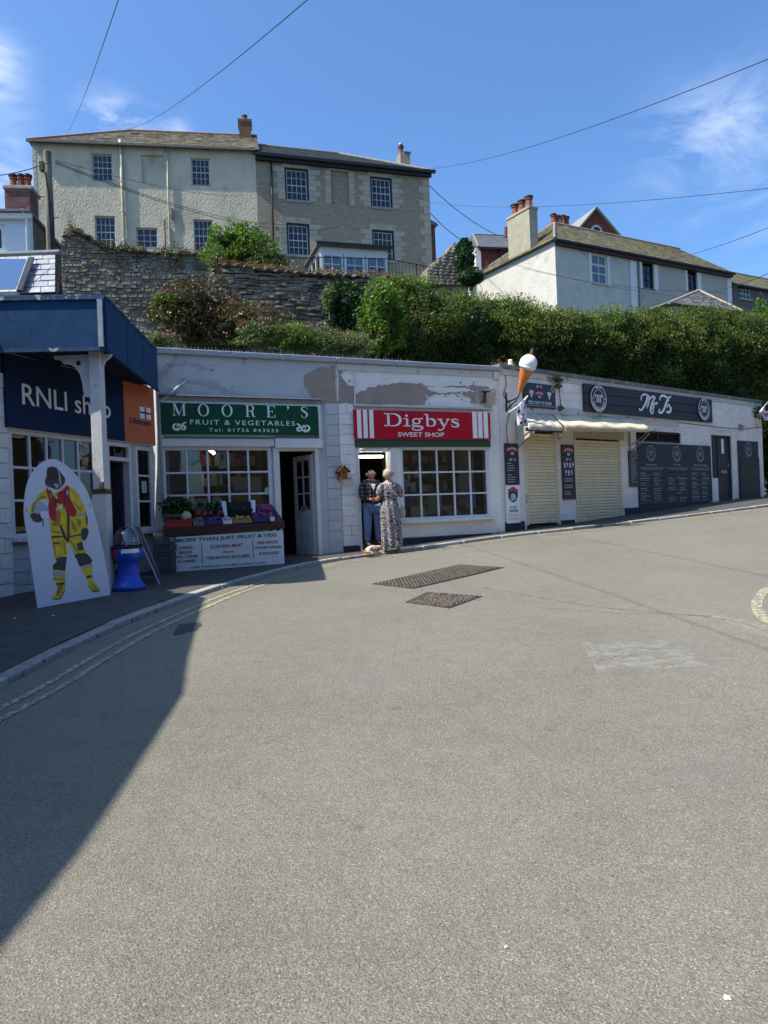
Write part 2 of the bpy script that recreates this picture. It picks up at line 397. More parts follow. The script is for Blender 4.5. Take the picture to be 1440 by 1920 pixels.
def _tps(P):
    n = len(P); d = np.linalg.norm(P[:, None, :2]-P[None, :, :2], axis=2); K = np.where(d > 0, d*d*np.log(d+1e-12), 0)+np.eye(n)*1.5
    A = np.zeros((n+3, n+3)); A[:n, :n] = K; A[:n, n] = 1; A[:n, n+1:] = P[:, :2]; A[n:, :n] = A[:n, n:].T
    return np.linalg.solve(A, np.r_[P[:, 2], 0, 0, 0])
_C = _tps(GP)
def gz(x, y):
    d = np.hypot(GP[:, 0]-x, GP[:, 1]-y); return float((_C[:-3]*np.where(d > 0, d*d*np.log(d+1e-12), 0)).sum()+_C[-3]+_C[-2]*x+_C[-1]*y)+EYE
def gzn(X, Y):
    d = np.hypot(GP[:, 0]-X[..., None], GP[:, 1]-Y[..., None]); return (np.where(d > 0, d*d*np.log(d+1e-12), 0)*_C[:-3]).sum(-1)+_C[-3]+_C[-2]*X+_C[-1]*Y+EYE
def ghit(x, y, lift=0.0):
    "where the line of sight through a photo pixel meets the ground"
    r = ray(x, y); lo, hi = .5, 60.
    for _ in range(50):
        t = (lo+hi)/2; p = r*t+Vector((0, 0, EYE))
        if p.z > gz(p.x, p.y)+lift: lo = t
        else: hi = t
    return p
FA = Fr(-3.99, 12.88, .908, .42, .5)
FB = Fr(2.58, 15.92, .778, .628, .8)
FC = Fr(-5.02, 9.9, .32, .947, .5)
PAVE = .055
KERB_PX = [(-400, 1480), (-150, 1362), (0, 1292), (100, 1238), (200, 1188), (300, 1146), (400, 1109), (500, 1080), (600, 1057), (680, 1046), (740, 1037), (850, 1022), (944, 1009), (1050, 997), (1155, 985.5), (1300, 968), (1440, 950.5), (1600, 928)]
KERB = [ghit(x, y) for x, y in KERB_PX]
KERB = [Vector((-3.3, -8, 0)), Vector((-3.3, -2, 0))]+KERB[0:] if KERB[0].y > -1 else KERB
KERB[-1] = KERB[-2]+(KERB[-2]-KERB[-3]).normalized()*9
K2 = [Vector((p.x, p.y, 0)) for p in KERB]
kc = cat(K2, 12)
def along(poly, step):
    out = [poly[0]]; acc = 0
    for a, b in zip(poly, poly[1:]):
        d = (b-a).length
        while acc+d >= step:
            t = (step-acc)/d; a = a.lerp(b, t); out.append(a); d = (b-a).length; acc = 0
        acc += d
    return out
kerbline = along(kc, .15)
def offs(line, d):
    out = []
    for i, p in enumerate(line):
        t = (line[min(i+1, len(line)-1)]-line[max(i-1, 0)]).normalized(); out.append(p+Vector((t.y, -t.x, 0))*d)     # to the right of travel = into the road
    return out

def road_mat():
    m = bpy.data.materials.new('asphalt_road'); nt, N, L = nodes(m); b = N['Principled BSDF']; b.inputs['Roughness'].default_value = .82; b.inputs['Specular IOR Level'].default_value = .3
    geo = N.new('ShaderNodeNewGeometry'); pos = geo.outputs['Position']
    def noise(s, d=4, r=.6):
        n = N.new('ShaderNodeTexNoise'); n.inputs['Scale'].default_value = s; n.inputs['Detail'].default_value = d; n.inputs['Roughness'].default_value = r; L.new(pos, n.inputs['Vector']); return n.outputs['Fac']
    def vor(s, f='F1', out='Color', rnd=1):
        n = N.new('ShaderNodeTexVoronoi'); n.inputs['Scale'].default_value = s; n.inputs['Randomness'].default_value = rnd; n.feature = f; L.new(pos, n.inputs['Vector']); return n.outputs[out]
    def mixc(f, a, b2, bt='MIX'):
        x = N.new('ShaderNodeMix'); x.data_type = 'RGBA'; x.blend_type = bt
        for k, v in (('Factor', f), ('A', a), ('B', b2)):
            if isinstance(v, (int, float)): x.inputs[k].default_value = v
            elif isinstance(v, tuple): x.inputs[k].default_value = (*v, 1)
            else: L.new(v, x.inputs[k])
        return x.outputs['Result']
    # stones in the binder: cell colour gives each chip its own tone
    sp = N.new('ShaderNodeSeparateColor'); L.new(vor(170), sp.inputs[0])
    chips = ramp(N, [(.0, (.06, .056, .05)), (.25, (.15,.138,.112)), (.62, (.205,.191,.153)), (.88, (.262,.245,.2)), (1, (.44, .42, .37))]); L.new(sp.outputs[0], chips.inputs[0])
    sp2 = N.new('ShaderNodeSeparateColor'); L.new(vor(330), sp2.inputs[0])
    ch2 = ramp(N, [(0, (.12, .112, .093)), (.5, (.2,.187,.15)), (1, (.27, .252, .205))]); L.new(sp2.outputs[1], ch2.inputs[0])
    c = mixc(.45, chips.outputs[0], ch2.outputs[0])
    big = ramp(N, [(.3, (.74,.74,.73)), (.52, (.86, .865, .85)), (.75, (.96, .955, .91))]); L.new(noise(.45, 5), big.inputs[0]); c = mixc(1., c, big.outputs[0], 'MULTIPLY'); pr = ramp(N, [(.55, (0, 0, 0)), (.72, (.5, .5, .5))]); L.new(noise(.9, 6, .65), pr.inputs[0]); c = mixc(pr.outputs[0], c, (.15, .138, .136))
    mid = ramp(N, [(.35, (.93, .925, .92)), (.6, (1.03, 1.03, 1.02))]); L.new(noise(6, 4, .7), mid.inputs[0]); c = mixc(1., c, mid.outputs[0], 'MULTIPLY')
    # oily blots, gum
    spots = ramp(N, [(0, (1, 1, 1)), (.055, (1, 1, 1)), (.075, (0, 0, 0))]); v = N.new('ShaderNodeTexVoronoi'); v.inputs['Scale'].default_value = 1.7; L.new(pos, v.inputs['Vector'])
    dn = N.new('ShaderNodeMath'); dn.operation = 'MULTIPLY_ADD'; dn.inputs[1].default_value = .07; L.new(noise(14), dn.inputs[0]); L.new(v.outputs['Distance'], dn.inputs[2])
    sb = N.new('ShaderNodeMath'); sb.operation = 'SUBTRACT'; sb.inputs[1].default_value = .02; L.new(dn.outputs[0], sb.inputs[0]); L.new(sb.outputs[0], spots.inputs[0])
    sf = N.new('ShaderNodeMath'); sf.operation = 'MULTIPLY'; sf.inputs[1].default_value = .35; L.new(spots.outputs[0], sf.inputs[0])
    c = mixc(sf.outputs[0], c, (.06, .058, .06))
    # fine cracks / joints of old repairs
    ck = ramp(N, [(0, (1, 1, 1)), (.0035, (0, 0, 0))]); wv = vor(.33, 'DISTANCE_TO_EDGE', 'Distance'); wd = N.new('ShaderNodeMath'); wd.operation = 'MULTIPLY_ADD'; wd.inputs[1].default_value = .014; L.new(noise(3, 6), wd.inputs[0]); L.new(wv, wd.inputs[2])
    ws = N.new('ShaderNodeMath'); ws.operation = 'SUBTRACT'; ws.inputs[1].default_value = .0055; L.new(wd.outputs[0], ws.inputs[0]); L.new(ws.outputs[0], ck.inputs[0])
    cf = N.new('ShaderNodeMath'); cf.operation = 'MULTIPLY'; cf.inputs[1].default_value = .3; L.new(ck.outputs[0], cf.inputs[0]); c = mixc(cf.outputs[0], c, (.07, .067, .06))
    for sc_, th, col_ in ((38, .13, (.05, .048, .045)), (47, .1, (.42, .4, .35))):      # lost chips, bright quartz
        v3 = N.new('ShaderNodeTexVoronoi'); v3.inputs['Scale'].default_value = sc_; L.new(pos, v3.inputs['Vector']); r3 = ramp(N, [(th-.03, (1, 1, 1)), (th, (0, 0, 0))]); L.new(v3.outputs['Distance'], r3.inputs[0])
        s3 = N.new('ShaderNodeSeparateColor'); L.new(v3.outputs['Color'], s3.inputs[0]); g3 = N.new('ShaderNodeMath'); g3.operation = 'GREATER_THAN'; g3.inputs[1].default_value = .6; L.new(s3.outputs[2], g3.inputs[0])
        m3 = N.new('ShaderNodeMath'); m3.operation = 'MULTIPLY'; L.new(r3.outputs[0], m3.inputs[0]); L.new(g3.outputs[0], m3.inputs[1]); c = mixc(m3.outputs[0], c, col_)
    L.new(c, b.inputs['Base Color'])
    bp = N.new('ShaderNodeBump'); bp.inputs['Strength'].default_value = .9; bp.inputs['Distance'].default_value = .004; vd = vor(120, 'F1', 'Distance')
    iv = N.new('ShaderNodeMath'); iv.operation = 'SUBTRACT'; iv.inputs[0].default_value = 1; L.new(vd, iv.inputs[1]); L.new(iv.outputs[0], bp.inputs['Height'])
    b2 = N.new('ShaderNodeBump'); b2.inputs['Strength'].default_value = .3; b2.inputs['Distance'].default_value = .02; L.new(noise(9), b2.inputs['Height']); L.new(bp.outputs[0], b2.inputs['Normal']); L.new(b2.outputs[0], b.inputs['Normal'])
    MATS['asphalt_road'] = m; return m
ROADM = road_mat()
def road():
    xs = np.concatenate([np.arange(-16, 24, .4), np.arange(24, 61, 3)]); ys = np.concatenate([np.arange(-40, -8, 4), np.arange(-8, 27, .4)])
    X, Y = np.meshgrid(xs, ys); Z = gzn(X, Y); Z = np.where((Y < -8) | (X > 24), np.clip(Z, -1.5, 2.6), Z); nx = len(xs)
    V = np.stack([X, Y, Z], -1).reshape(-1, 3).tolist(); Fc = [(j*nx+i, j*nx+i+1, (j+1)*nx+i+1, (j+1)*nx+i) for j in range(len(ys)-1) for i in range(nx-1)]
    o = MB().add(V, Fc).build('road', ROADM, smooth=True, kind='structure'); return o
road()
# far ground so that no view sees an edge
gfar = M('rough_grass_ground', (.05, .07, .025), (.09, .085, .05), 2, .95, .6, 12)
def terrain():
    def hh(x, y):
        yp = y-.45*min(max(x, 0), 20); h = float(np.interp(yp, (14, 18.4, 20.3, 22, 25, 30, 38, 60, 120, 300), (2.2, 2.4, 3.9, 5.0, 6.6, 8.4, 10.9, 12, 14, 16)))
        return EYE+min(h, float(np.interp(x, (-3, 6), (.31, .215)))*min(y, 60)-.5)
    mb = MB(); xs = np.concatenate([np.arange(-140, -30, 10), np.arange(-30, 44, 1.), np.arange(44, 150, 10)]); ys = np.concatenate([np.arange(15.2, 45, .8), np.arange(45, 240, 12)]); nx = len(xs)
    for y in ys:
        for x in xs:
            z = hh(x, y)+.15*mnoise.noise(Vector((x*.5, y*.5, 0)))
            mb.v.append((x, y, z))
    mb.f = [(j*nx+i, j*nx+i+1, (j+1)*nx+i+1, (j+1)*nx+i) for j in range(len(ys)-1) for i in range(nx-1)]
    # drop the cells that would stand in the street
    keep = []
    for f in mb.f:
        c = sum((Vector(mb.v[i]) for i in f), Vector())/4; q1 = FA.loc(c); q2 = FB.loc(c)
        if c.x < 2.6 and q1.y < 2.4: continue
        if c.x >= 2.6 and q2.y < 2.4: continue
        keep.append(f)
    mb.f = keep; return mb.build('hillside', gfar, smooth=True, kind='structure')
terrain()

pavm = M('pavement_asphalt', (.06, .057, .052), (.085, .08, .073), 5, .9, .7, 160, dist=.006, c3=(.05, .05, .05), t3=.66, s3=2)
kerbm = M('granite_kerb', (.26, .25, .23), (.36, .35, .32), 22, .85, .6, 60, jitter=.16, c3=(.13, .125, .115), t3=.6, s3=9)
yellow = M('worn_yellow_line', (.37, .32, .18), (.42, .37, .22), 9, .8, .4, 80, c3=(.18, .17, .145), t3=.49, s3=23)
white_worn = M('ghost_white_marking', (.3, .295, .27), (.42, .41, .38), 7, .85, .5, 90, c3=(.17, .165, .148), t3=.47, s3=11, w3=.07)
def pavement():
    inner = offs(kerbline, -.14); nn = len(inner)
    def wall_pt(p, i):                        # march from the kerb to just behind the wall face
        t = (inner[min(i+1, nn-1)]-inner[max(i-1, 0)]).normalized(); d = Vector((-t.y, t.x, 0)); best = 5.5
        for fr, lo, hi in ((FC, -12, 3.3), (FA, -.2, 7.2), (FB, -.3, 16)):
            den = d.dot(fr.n)
            if abs(den) < 1e-4: continue
            k = (fr.o-p).dot(fr.n)/den
            u = (p+d*k-fr.o).dot(fr.d)
            if k > 0 and lo < u < hi: best = min(best, k)
        return p+d*(best+.35)
    mb = MB(); K = 7
    for i, p in enumerate(inner):
        q = wall_pt(p, i)
        for k in range(K+1):
            c = p.lerp(q, k/K); mb.v.append((c.x, c.y, gz(c.x, c.y)+PAVE-.002+.012*k/K))
    mb.f = [(i*(K+1)+k, (i+1)*(K+1)+k, (i+1)*(K+1)+k+1, i*(K+1)+k+1) for i in range(nn-1) for k in range(K)]
    pv = mb.build('pavement', pavm, smooth=True, kind='structure')
    st = along(kc, .91); inn = offs(st, -.14)
    for i in range(len(st)-1):
        if st[i].y < 1: continue
        a, b, c, d = st[i].lerp(st[i+1], .012), st[i].lerp(st[i+1], .988), inn[i].lerp(inn[i+1], .988), inn[i].lerp(inn[i+1], .012); dz = random.uniform(-.006, .008)
        lo = [(p.x, p.y, gz(p.x, p.y)-.1) for p in (a, b, c, d)]; hi = [(p.x, p.y, gz(p.x, p.y)+PAVE+dz) for p in (a, b, c, d)]
        MB().hull8(lo+hi).build('kerb_stone', kerbm, pv, bevel=.012)
pavement()
def strip(line, o0, o1, mat, name, lift=.005, i0=0, i1=None, label=None):
    a, b = offs(line, o0), offs(line, o1); i1 = i1 or len(line); mb = MB()
    for i in range(i0, i1): mb.v += [(a[i].x, a[i].y, gz(a[i].x, a[i].y)+lift), (b[i].x, b[i].y, gz(b[i].x, b[i].y)+lift)]
    mb.f = [(2*i, 2*i+1, 2*i+3, 2*i+2) for i in range(i1-i0-1)]
    return mb.build(name, mat, kind='structure')
n1 = len([p for p in kerbline if p.x < 9.5 or p.y < 15])
strip(kerbline, .27, .33, yellow, 'road_marking', i1=n1); strip(kerbline, .42, .48, yellow, 'road_marking', i1=n1)
arc = along(cat([Vector((p.x, p.y, 0)) for p in (ghit(1475, 1094), ghit(1440, 1104), ghit(1424, 1120), ghit(1418.5, 1135), ghit(1424, 1151), ghit(1440, 1166), ghit(1480, 1186))], 8), .05)
strip(arc, -.05, .05, yellow, 'road_marking')
def patch(px, mat, name='road_marking', lift=.005):
    P_ = [ghit(*p) for p in px]; n = 10; mb = MB()
    for j in range(n+1):
        for i in range(n+1):
            q = P_[0].lerp(P_[1], i/n).lerp(P_[3].lerp(P_[2], i/n), j/n); mb.v.append((q.x, q.y, gz(q.x, q.y)+lift))
    mb.f = [(j*(n+1)+i, j*(n+1)+i+1, (j+1)*(n+1)+i+1, (j+1)*(n+1)+i) for j in range(n) for i in range(n)]
    return mb.build(name, mat, kind='structure')
def fade(name, lo, col, s=9.):
    "paint nearly worn away: mixes with nothing where the noise has rubbed it off"
    m = bpy.data.materials.new(name); nt, N, L = nodes(m); b = N['Principled BSDF']; b.inputs['Base Color'].default_value = (*col, 1); b.inputs['Roughness'].default_value = .85
    geo = N.new('ShaderNodeNewGeometry'); n = N.new('ShaderNodeTexNoise'); n.inputs['Scale'].default_value = s; n.inputs['Detail'].default_value = 9; n.inputs['Roughness'].default_value = .75; L.new(geo.outputs['Position'], n.inputs['Vector'])
    r = ramp(N, [(lo-.12, (0, 0, 0)), (lo+.15, (.6, .6, .6))]); L.new(n.outputs['Fac'], r.inputs[0]); L.new(r.outputs[0], b.inputs['Alpha']); MATS[name] = m; return m
gm1 = fade('rubbed_off_paint', .57, (.42, .41, .37)); gm2 = fade('rubbed_off_paint_faint', .56, (.36, .35, .32), 6)
for k in range(4):
    patch([(1105+k*22, 1214+k*11), (1190+k*22, 1209+k*9), (1196+k*22, 1214+k*9), (1110+k*22, 1220+k*11)], gm1)
patch([(1180, 1212), (1300, 1236), (1310, 1246), (1190, 1222)], gm2); patch([(1325, 1153), (1445, 1172), (1448, 1200), (1390, 1182)], gm1)
patch([(1090, 1205), (1270, 1200), (1330, 1250), (1120, 1262)], gm2)
seam = along(cat([Vector((p.x, p.y, 0)) for p in (ghit(905, 1102), ghit(1000, 1118), ghit(1110, 1137), ghit(1230, 1149), ghit(1340, 1158), ghit(1440, 1182))], 6), .1)
strip(seam, -.012, .014, fade('old_seam', .5, (.07, .066, .06), 14), 'road_seam', .003)
seam = along(cat([Vector((p.x, p.y, 0)) for p in (ghit(1015, 1140), ghit(1140, 1149), ghit(1250, 1152), ghit(1330, 1156))], 6), .1)
strip(seam, -.01, .01, MATS['old_seam'], 'road_seam', .0035)
tarm = M('dark_tar_patch', (.045, .044, .043), (.06, .058, .055), 8, .8, .4, 70)
def blob_patch(px, mat, name):
    P_ = [ghit(*p) for p in px]; Q = jag([(p.x, p.y) for p in P_], 5, .02, 3); tri = tessellate_polygon([[Vector((*q, 0)) for q in Q]])
    MB().add([(q[0], q[1], gz(*q)+.004) for q in Q], [tuple(t) for t in tri]).build(name, mat, kind='structure')
blob_patch([(333, 1172), (372, 1167), (378, 1172), (366, 1183), (326, 1192), (324, 1186)], tarm, 'road_repair')
# drain covers
rust = M('rusty_cast_iron', (.10, .08, .066), (.15, .125, .105), 18, .75, .5, 60, metal=.3, c3=(.07, .045, .032), t3=.56, s3=10)
def cover(px, nu, nv, name, label, ring=False, plates=1):
    P_ = [ghit(*p) for p in px]; c = sum(P_, Vector())/4; c.z = gz(c.x, c.y)
    t = T(name, label, 'drain cover', loc=c)
    def pt(a, b, l):
        q = P_[0].lerp(P_[1], a).lerp(P_[3].lerp(P_[2], a), b); return Vector((q.x, q.y, gz(q.x, q.y)+l))-c
    for k in range(plates):
        a0, a1 = k/plates+.006, (k+1)/plates-.006
        MB().hull8([pt(a0, 0, -.03), pt(a1, 0, -.03), pt(a1, 1, -.03), pt(a0, 1, -.03), pt(a0, 0, .006), pt(a1, 0, .006), pt(a1, 1, .006), pt(a0, 1, .006)]).build('plate', rust, t)
    mb = MB(); stud = lambda a, b, ea, eb: mb.hull8([pt(a-ea, b-eb, .004), pt(a+ea, b-eb, .004), pt(a+ea, b+eb, .004), pt(a-ea, b+eb, .004), pt(a-ea*.8, b-eb*.8, .018), pt(a+ea*.8, b-eb*.8, .018), pt(a+ea*.8, b+eb*.8, .018), pt(a-ea*.8, b+eb*.8, .018)])
    if ring:
        for rr, n in ((.1, 5), (.2, 10), (.3, 16), (.4, 22)):
            for k in range(n): stud(.5+rr*cos(2*pi*k/n), .5+rr*sin(2*pi*k/n), .022, .03)
        for k in range(10):
            for e in (.04, .96): stud(.05+k*.1, e, .03, .015); stud(e, .05+k*.1, .015, .03)
    else:
        for i in range(nu):
            for j in range(nv): stud((i+.5)/nu, (j+.5)/nv, .33/nu, .36/nv)
    mb.build('stud', rust, t, kind='stuff')
    fr_m = M('worn_iron_rim', (.05, .045, .04), (.08, .07, .06), 12, .6, metal=.5)
    for (a, b, c_, d_) in ((-.02, 1.02, -.05, -.008), (-.02, 1.02, 1.008, 1.05), (-.02, -.004, -.008, 1.008), (1.004, 1.02, -.008, 1.008)): MB().hull8([pt(a, c_, -.03), pt(b, c_, -.03), pt(b, d_, -.03), pt(a, d_, -.03), pt(a, c_, .009), pt(b, c_, .009), pt(b, d_, .009), pt(a, d_, .009)]).build('frame', fr_m, t)
cover([(705, 1095), (862, 1060), (938, 1065), (775, 1103)], 30, 10, 'drain_cover', 'long rusty four-plate studded cover in the road before the sweet shop', plates=4)
cover([(765, 1130), (805, 1112), (898, 1119), (840, 1140)], 8, 8, 'drain_cover', 'small square cover with studs in rings, nearer the camera', ring=True)
# litter and pale chips
littm = M('gum_and_litter', (.7, .7, .68), (.6, .6, .6), 5, .7)
for k, (x, y, s, lb) in enumerate(((1362, 1874, .011, 'white scrap lying on the road at bottom right'), (949, 1778, .006, 'small white scrap on the road right of the middle'), (27, 1161, .018, 'pale scrap on the pavement left of the board'), (100, 1156, .014, 'pale scrap on the pavement just below the cutout board'))):
    p = ghit(x, y, PAVE if x < 200 else 0); mb = MB(); Q = jag([(-s, -s*.5), (s, -s*.7), (s*1.1, s*.4), (-s*.3, s*.8)], 3, s*.25, k)
    n = len(Q); mb.add([(q[0], q[1], .002) for q in Q]+[(q[0]*.8, q[1]*.8, .006+random.uniform(0, .004)) for q in Q], [tuple(range(n, 2*n))]+[(i, (i+1) % n, n+(i+1) % n, n+i) for i in range(n)])
    o = mb.build('litter', littm); o.location = (p.x, p.y, gz(p.x, p.y)+(PAVE+.006 if x < 200 else .001)); tag(o, lb, 'litter', 'scraps of litter')
wpaint = M('white_painted_wood', (.72, .71, .69), (.62, .61, .59), 6, .6, .25, 30, c3=(.33, .34, .34), t3=.7, s3=5)
pblue = M('pale_blue_wall_paint', (.41, .44, .44), (.49, .51, .495), 2.2, .85, .9, 9, dist=.02, c3=(.3, .265, .24), t3=.66, s3=1.6, w3=.02)
pwhite = M('white_wall_paint', (.82, .785, .72), (.72, .685, .625), 2.5, .85, 1., 11, dist=.025, c3=(.42, .40, .37), t3=.69, s3=2.4, w3=.02)
blkw = M('white_block_paint', (.82, .785, .72), (.72, .68, .62), 3, .85, .9, 14, dist=.018, jitter=.05, c3=(.45, .42, .38), t3=.68, s3=3)
blkb = M('pale_blue_block_paint', (.45, .48, .48), (.51, .53, .53), 3, .85, .9, 14, dist=.018, jitter=.05)
bare = M('bare_render', (.36, .285, .235), (.285, .23, .195), 4, .92, .8, 25, dist=.01)
grime = M('grey_white_paint', (.66, .62, .55), (.72, .68, .61), 3, .85, .8, 13, dist=.015, c3=(.27, .24, .2), t3=.64, s3=4)
copm = M('grey_coping', (.36, .37, .40), (.29, .30, .32), 4, .8, .4, 20, c3=(.45, .45, .44), t3=.6)
plinthm = M('black_plinth_paint', (.022, .024, .03), (.04, .042, .05), 6, .6, .5, 25)
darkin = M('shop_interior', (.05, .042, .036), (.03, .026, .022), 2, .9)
feltm = M('roof_felt', (.12, .12, .115), (.08, .08, .075), 3, .9, .4, 30, c3=(.12, .13, .06), t3=.6)
signg = M('sign_green', (.004, .075, .035), (.005, .062, .03), 3, .6, spec=.15)
stripg = M('dark_green_paint', (.025, .075, .045), (.03, .085, .05), 5, .5, .2, 30)
signr = M('sign_red', (.50, .012, .03), (.44, .01, .027), 2, .6, spec=.12)
letw = M('white_lettering', (.84, .83, .79), (.8, .79, .75), 5, .5)
navy = M('navy_sign', (.008, .022, .065), (.01, .026, .075), 2, .6, spec=.12)
orange = M('orange_sign', (.60, .17, .075), (.53, .15, .065), 2, .6, spec=.12)
canb = M('weathered_blue_paint', (.016, .062, .145), (.010, .045, .105), 5, .6, .12, 60, spec=.12, c3=(.05, .11, .19), t3=.66, s3=9, w3=.05)
canb2 = M('flaking_blue_trim', (.02, .065, .14), (.012, .045, .1), 8, .6, .5, 40, c3=(.33, .38, .42), t3=.6, s3=11, w3=.03)
slateb = M('sign_slate_paint', (.026, .03, .042), (.034, .038, .052), 3, .55, .4, 40, stretch=(1, 1, 6))
menub = M('menu_board_grey', (.045, .048, .058), (.052, .055, .065), 2, .6, spec=.12)
blackm = M('black_paint', (.012, .012, .014), (.02, .02, .022), 6, .5)
shutm = M('cream_shutter', (.72, .62, .42), (.64, .545, .36), 4, .5, .1, 30, jitter=.05, c3=(.33, .29, .2), t3=.68, s3=2)
rustm = M('rusty_steel', (.1, .05, .028), (.16, .075, .04), 12, .85, .5, 40)
steel = M('galvanised_steel', (.33, .33, .33), (.42, .42, .42), 9, .45, metal=.7)
brownw = M('brown_painted_wood', (.07, .028, .02), (.05, .02, .015), 6, .55, .2, 30)
shopglass = glass('shop_glass', (.8, .83, .83), .04, 1.1)
houseglass = glass('house_glass', (.2, .23, .27), .03, .8)
paper = M('paper_notice', (.68, .68, .66), (.6, .6, .6), 3, .8)
inkm = M('dark_print', (.03, .03, .035), (.05, .05, .05), 5, .7)
lampm = M('lit_tube', (1, .97, .88), (1, .97, .88), 1, .5, emit=9)

def fit_text(s, fr, parent, x0, y0, x1, y1, hpx, mat, w=.03, name='lettering', bold=0, space=1, shear=0, thick=.003):
    "text whose baseline runs from photo point (x0, y0) to the end u of (x1, y1)"
    u0, v0 = fr.uv(x0, y0, w); u1, v1 = fr.uv(x1, y1, w); h = fr.uv(x0, y0-hpx, w)[1]-v0
    o = text(s, 0, v0, h, mat, parent, y=-w, bold=bold, space=space, name=name, shear=shear, thick=thick)
    me = o.data; n = len(me.vertices); co = np.empty(n*3); me.vertices.foreach_get('co', co); co = co.reshape(-1, 3)
    a, b = co[:, 0].min(), co[:, 0].max(); co[:, 0] = u0+(co[:, 0]-a)*(u1-u0)/(b-a); me.vertices.foreach_set('co', co.ravel()); me.update()
    return o
def rib(mb, fr, pts, w, off, n=5, closed=False, wid=None):
    "brush stroke through photo points on the plane off metres in front of fr"
    P_ = [fr.uv(x, y, off) for x, y in pts]; C_ = cat([Vector(p) for p in P_], n, closed)
    if wid:
        m_ = len(C_); ww = [np.interp(i/(m_-1)*(len(pts)-1), range(len(pts)), wid)*w for i in range(m_)]
    else: ww = w
    mb.ribbon([(c.x, c.y) for c in C_], ww, -off-.003, -off, closed)
# serif letters as strokes: ('s', points, widths) smooth, ('l', points, widths) straight; unit cap height
def ell(cx, cy, rx, ry, a0, a1, n=20): return [(cx+rx*cos(radians(a0+(a1-a0)*k/n)), cy+ry*sin(radians(a0+(a1-a0)*k/n))) for k in range(n+1)]
def ellw(a0, a1, thin, thick, n=20): return [thin+(thick-thin)*abs(cos(radians(a0+(a1-a0)*k/n)))**1.5 for k in range(n+1)]
TK, TN = .15, .045
GL = {
 'M': (1.0, [('l', [(.14, 0), (.14, 1)], [TN, TN]), ('l', [(.86, 0), (.86, 1)], [TK, TK]), ('l', [(.16, 1), (.50, .05)], [TK, TK]), ('l', [(.50, .05), (.84, 1)], [TN, TN]), ('l', [(.02, .02), (.28, .02)], TN), ('l', [(.72, .02), (1, .02)], TN), ('l', [(.02, .98), (.22, .98)], TN), ('l', [(.8, .98), (1, .98)], TN)]),
 'O': (.86, [('s', ell(.43, .5, .35, .49, 0, 360), ellw(0, 360, TN, TK))]),
 'R': (.84, [('l', [(.18, 0), (.18, 1)], TK), ('s', [(.18, .97), (.45, .97)]+ell(.45, .74, .2, .23, 90, -90, 10)+[(.18, .51)], [TN]*2+ellw(90, -90, TN, TK, 10)+[TN]), ('s', [(.42, .5), (.56, .4), (.62, .12), (.7, .02), (.82, .06)], [TN, TK, TK, TN, TN]), ('l', [(.02, .02), (.36, .02)], TN), ('l', [(.02, .98), (.3, .98)], TN)]),
 'E': (.76, [('l', [(.18, 0), (.18, 1)], TK), ('l', [(.02, .98), (.68, .98)], TN), ('l', [(.02, .02), (.7, .02)], TN), ('l', [(.18, .5), (.5, .5)], TN), ('l', [(.68, 1), (.665, .76)], [TN*2, .02]), ('l', [(.71, 0), (.68, .26)], [TN*2, .02]), ('l', [(.5, .38), (.5, .62)], TN)]),
 "'": (.3, [('s', [(.12, .88), (.16, .93), (.2, .86), (.17, .74), (.09, .66)], [.06, .16, .15, .06, .01])]),
 'S': (.66, [('s', [(.56, .72), (.53, .9), (.34, .97), (.14, .88), (.13, .7), (.3, .56), (.48, .43), (.54, .24), (.4, .05), (.22, .03), (.09, .14), (.07, .3)], [.02, TN, TN, .1, TK, TK, TK, TK, TN, TN, TN, .02])]),
 'D': (.92, [('l', [(.2, .02), (.2, .98)], .2), ('s', [(.2, .96), (.42, .96)]+ell(.44, .5, .34, .46, 90, -90, 14)+[(.2, .04)], [.08]*2+ellw(90, -90, .08, .22, 14)+[.08]), ('l', [(.0, .04), (.34, .04)], .08), ('l', [(.0, .96), (.34, .96)], .08)]),
 'i': (.38, [('l', [(.18, .02), (.18, .64)], .18), ('l', [(0, .04), (.36, .04)], .08), ('l', [(.02, .61), (.22, .61)], .08), ('s', ell(.17, .84, .045, .045, 0, 360, 10), [.09]*11)]),
 'g': (.64, [('s', ell(.26, .42, .17, .2, 0, 360, 16), ellw(0, 360, .08, .15, 16)), ('s', [(.16, .24), (.06, .14), (.14, .05), (.4, .02), (.56, -.07), (.46, -.24), (.24, -.28), (.06, -.2), (.08, -.06), (.2, .02)], [.07, .09, .1, .14, .13, .1, .08, .1, .08, .06]), ('s', [(.38, .56), (.48, .64), (.58, .62)], [.07, .09, .12])]),
 'b': (.66, [('l', [(.16, .02), (.16, .98)], .18), ('l', [(0, .96), (.2, .96)], .08), ('s', ell(.34, .33, .2, .29, 150, -150, 16), [.06]*3+[.1, .14, .18, .2, .2, .2, .18, .14, .1]+[.07]*5)]),
 'y': (.66, [('l', [(.12, .62), (.34, .04)], .18), ('s', [(.56, .62), (.38, .1), (.26, -.18), (.12, -.26), (.04, -.2)], [.08, .09, .09, .12, .14]), ('l', [(0, .61), (.26, .61)], .08), ('l', [(.44, .61), (.66, .61)], .08)]),
 's': (.52, [('s', [(.42, .46), (.38, .6), (.22, .64), (.1, .55), (.14, .42), (.34, .3), (.42, .18), (.34, .04), (.2, .02), (.08, .08), (.06, .22)], [.04, .07, .08, .12, .16, .18, .16, .12, .08, .07, .04])]),
}
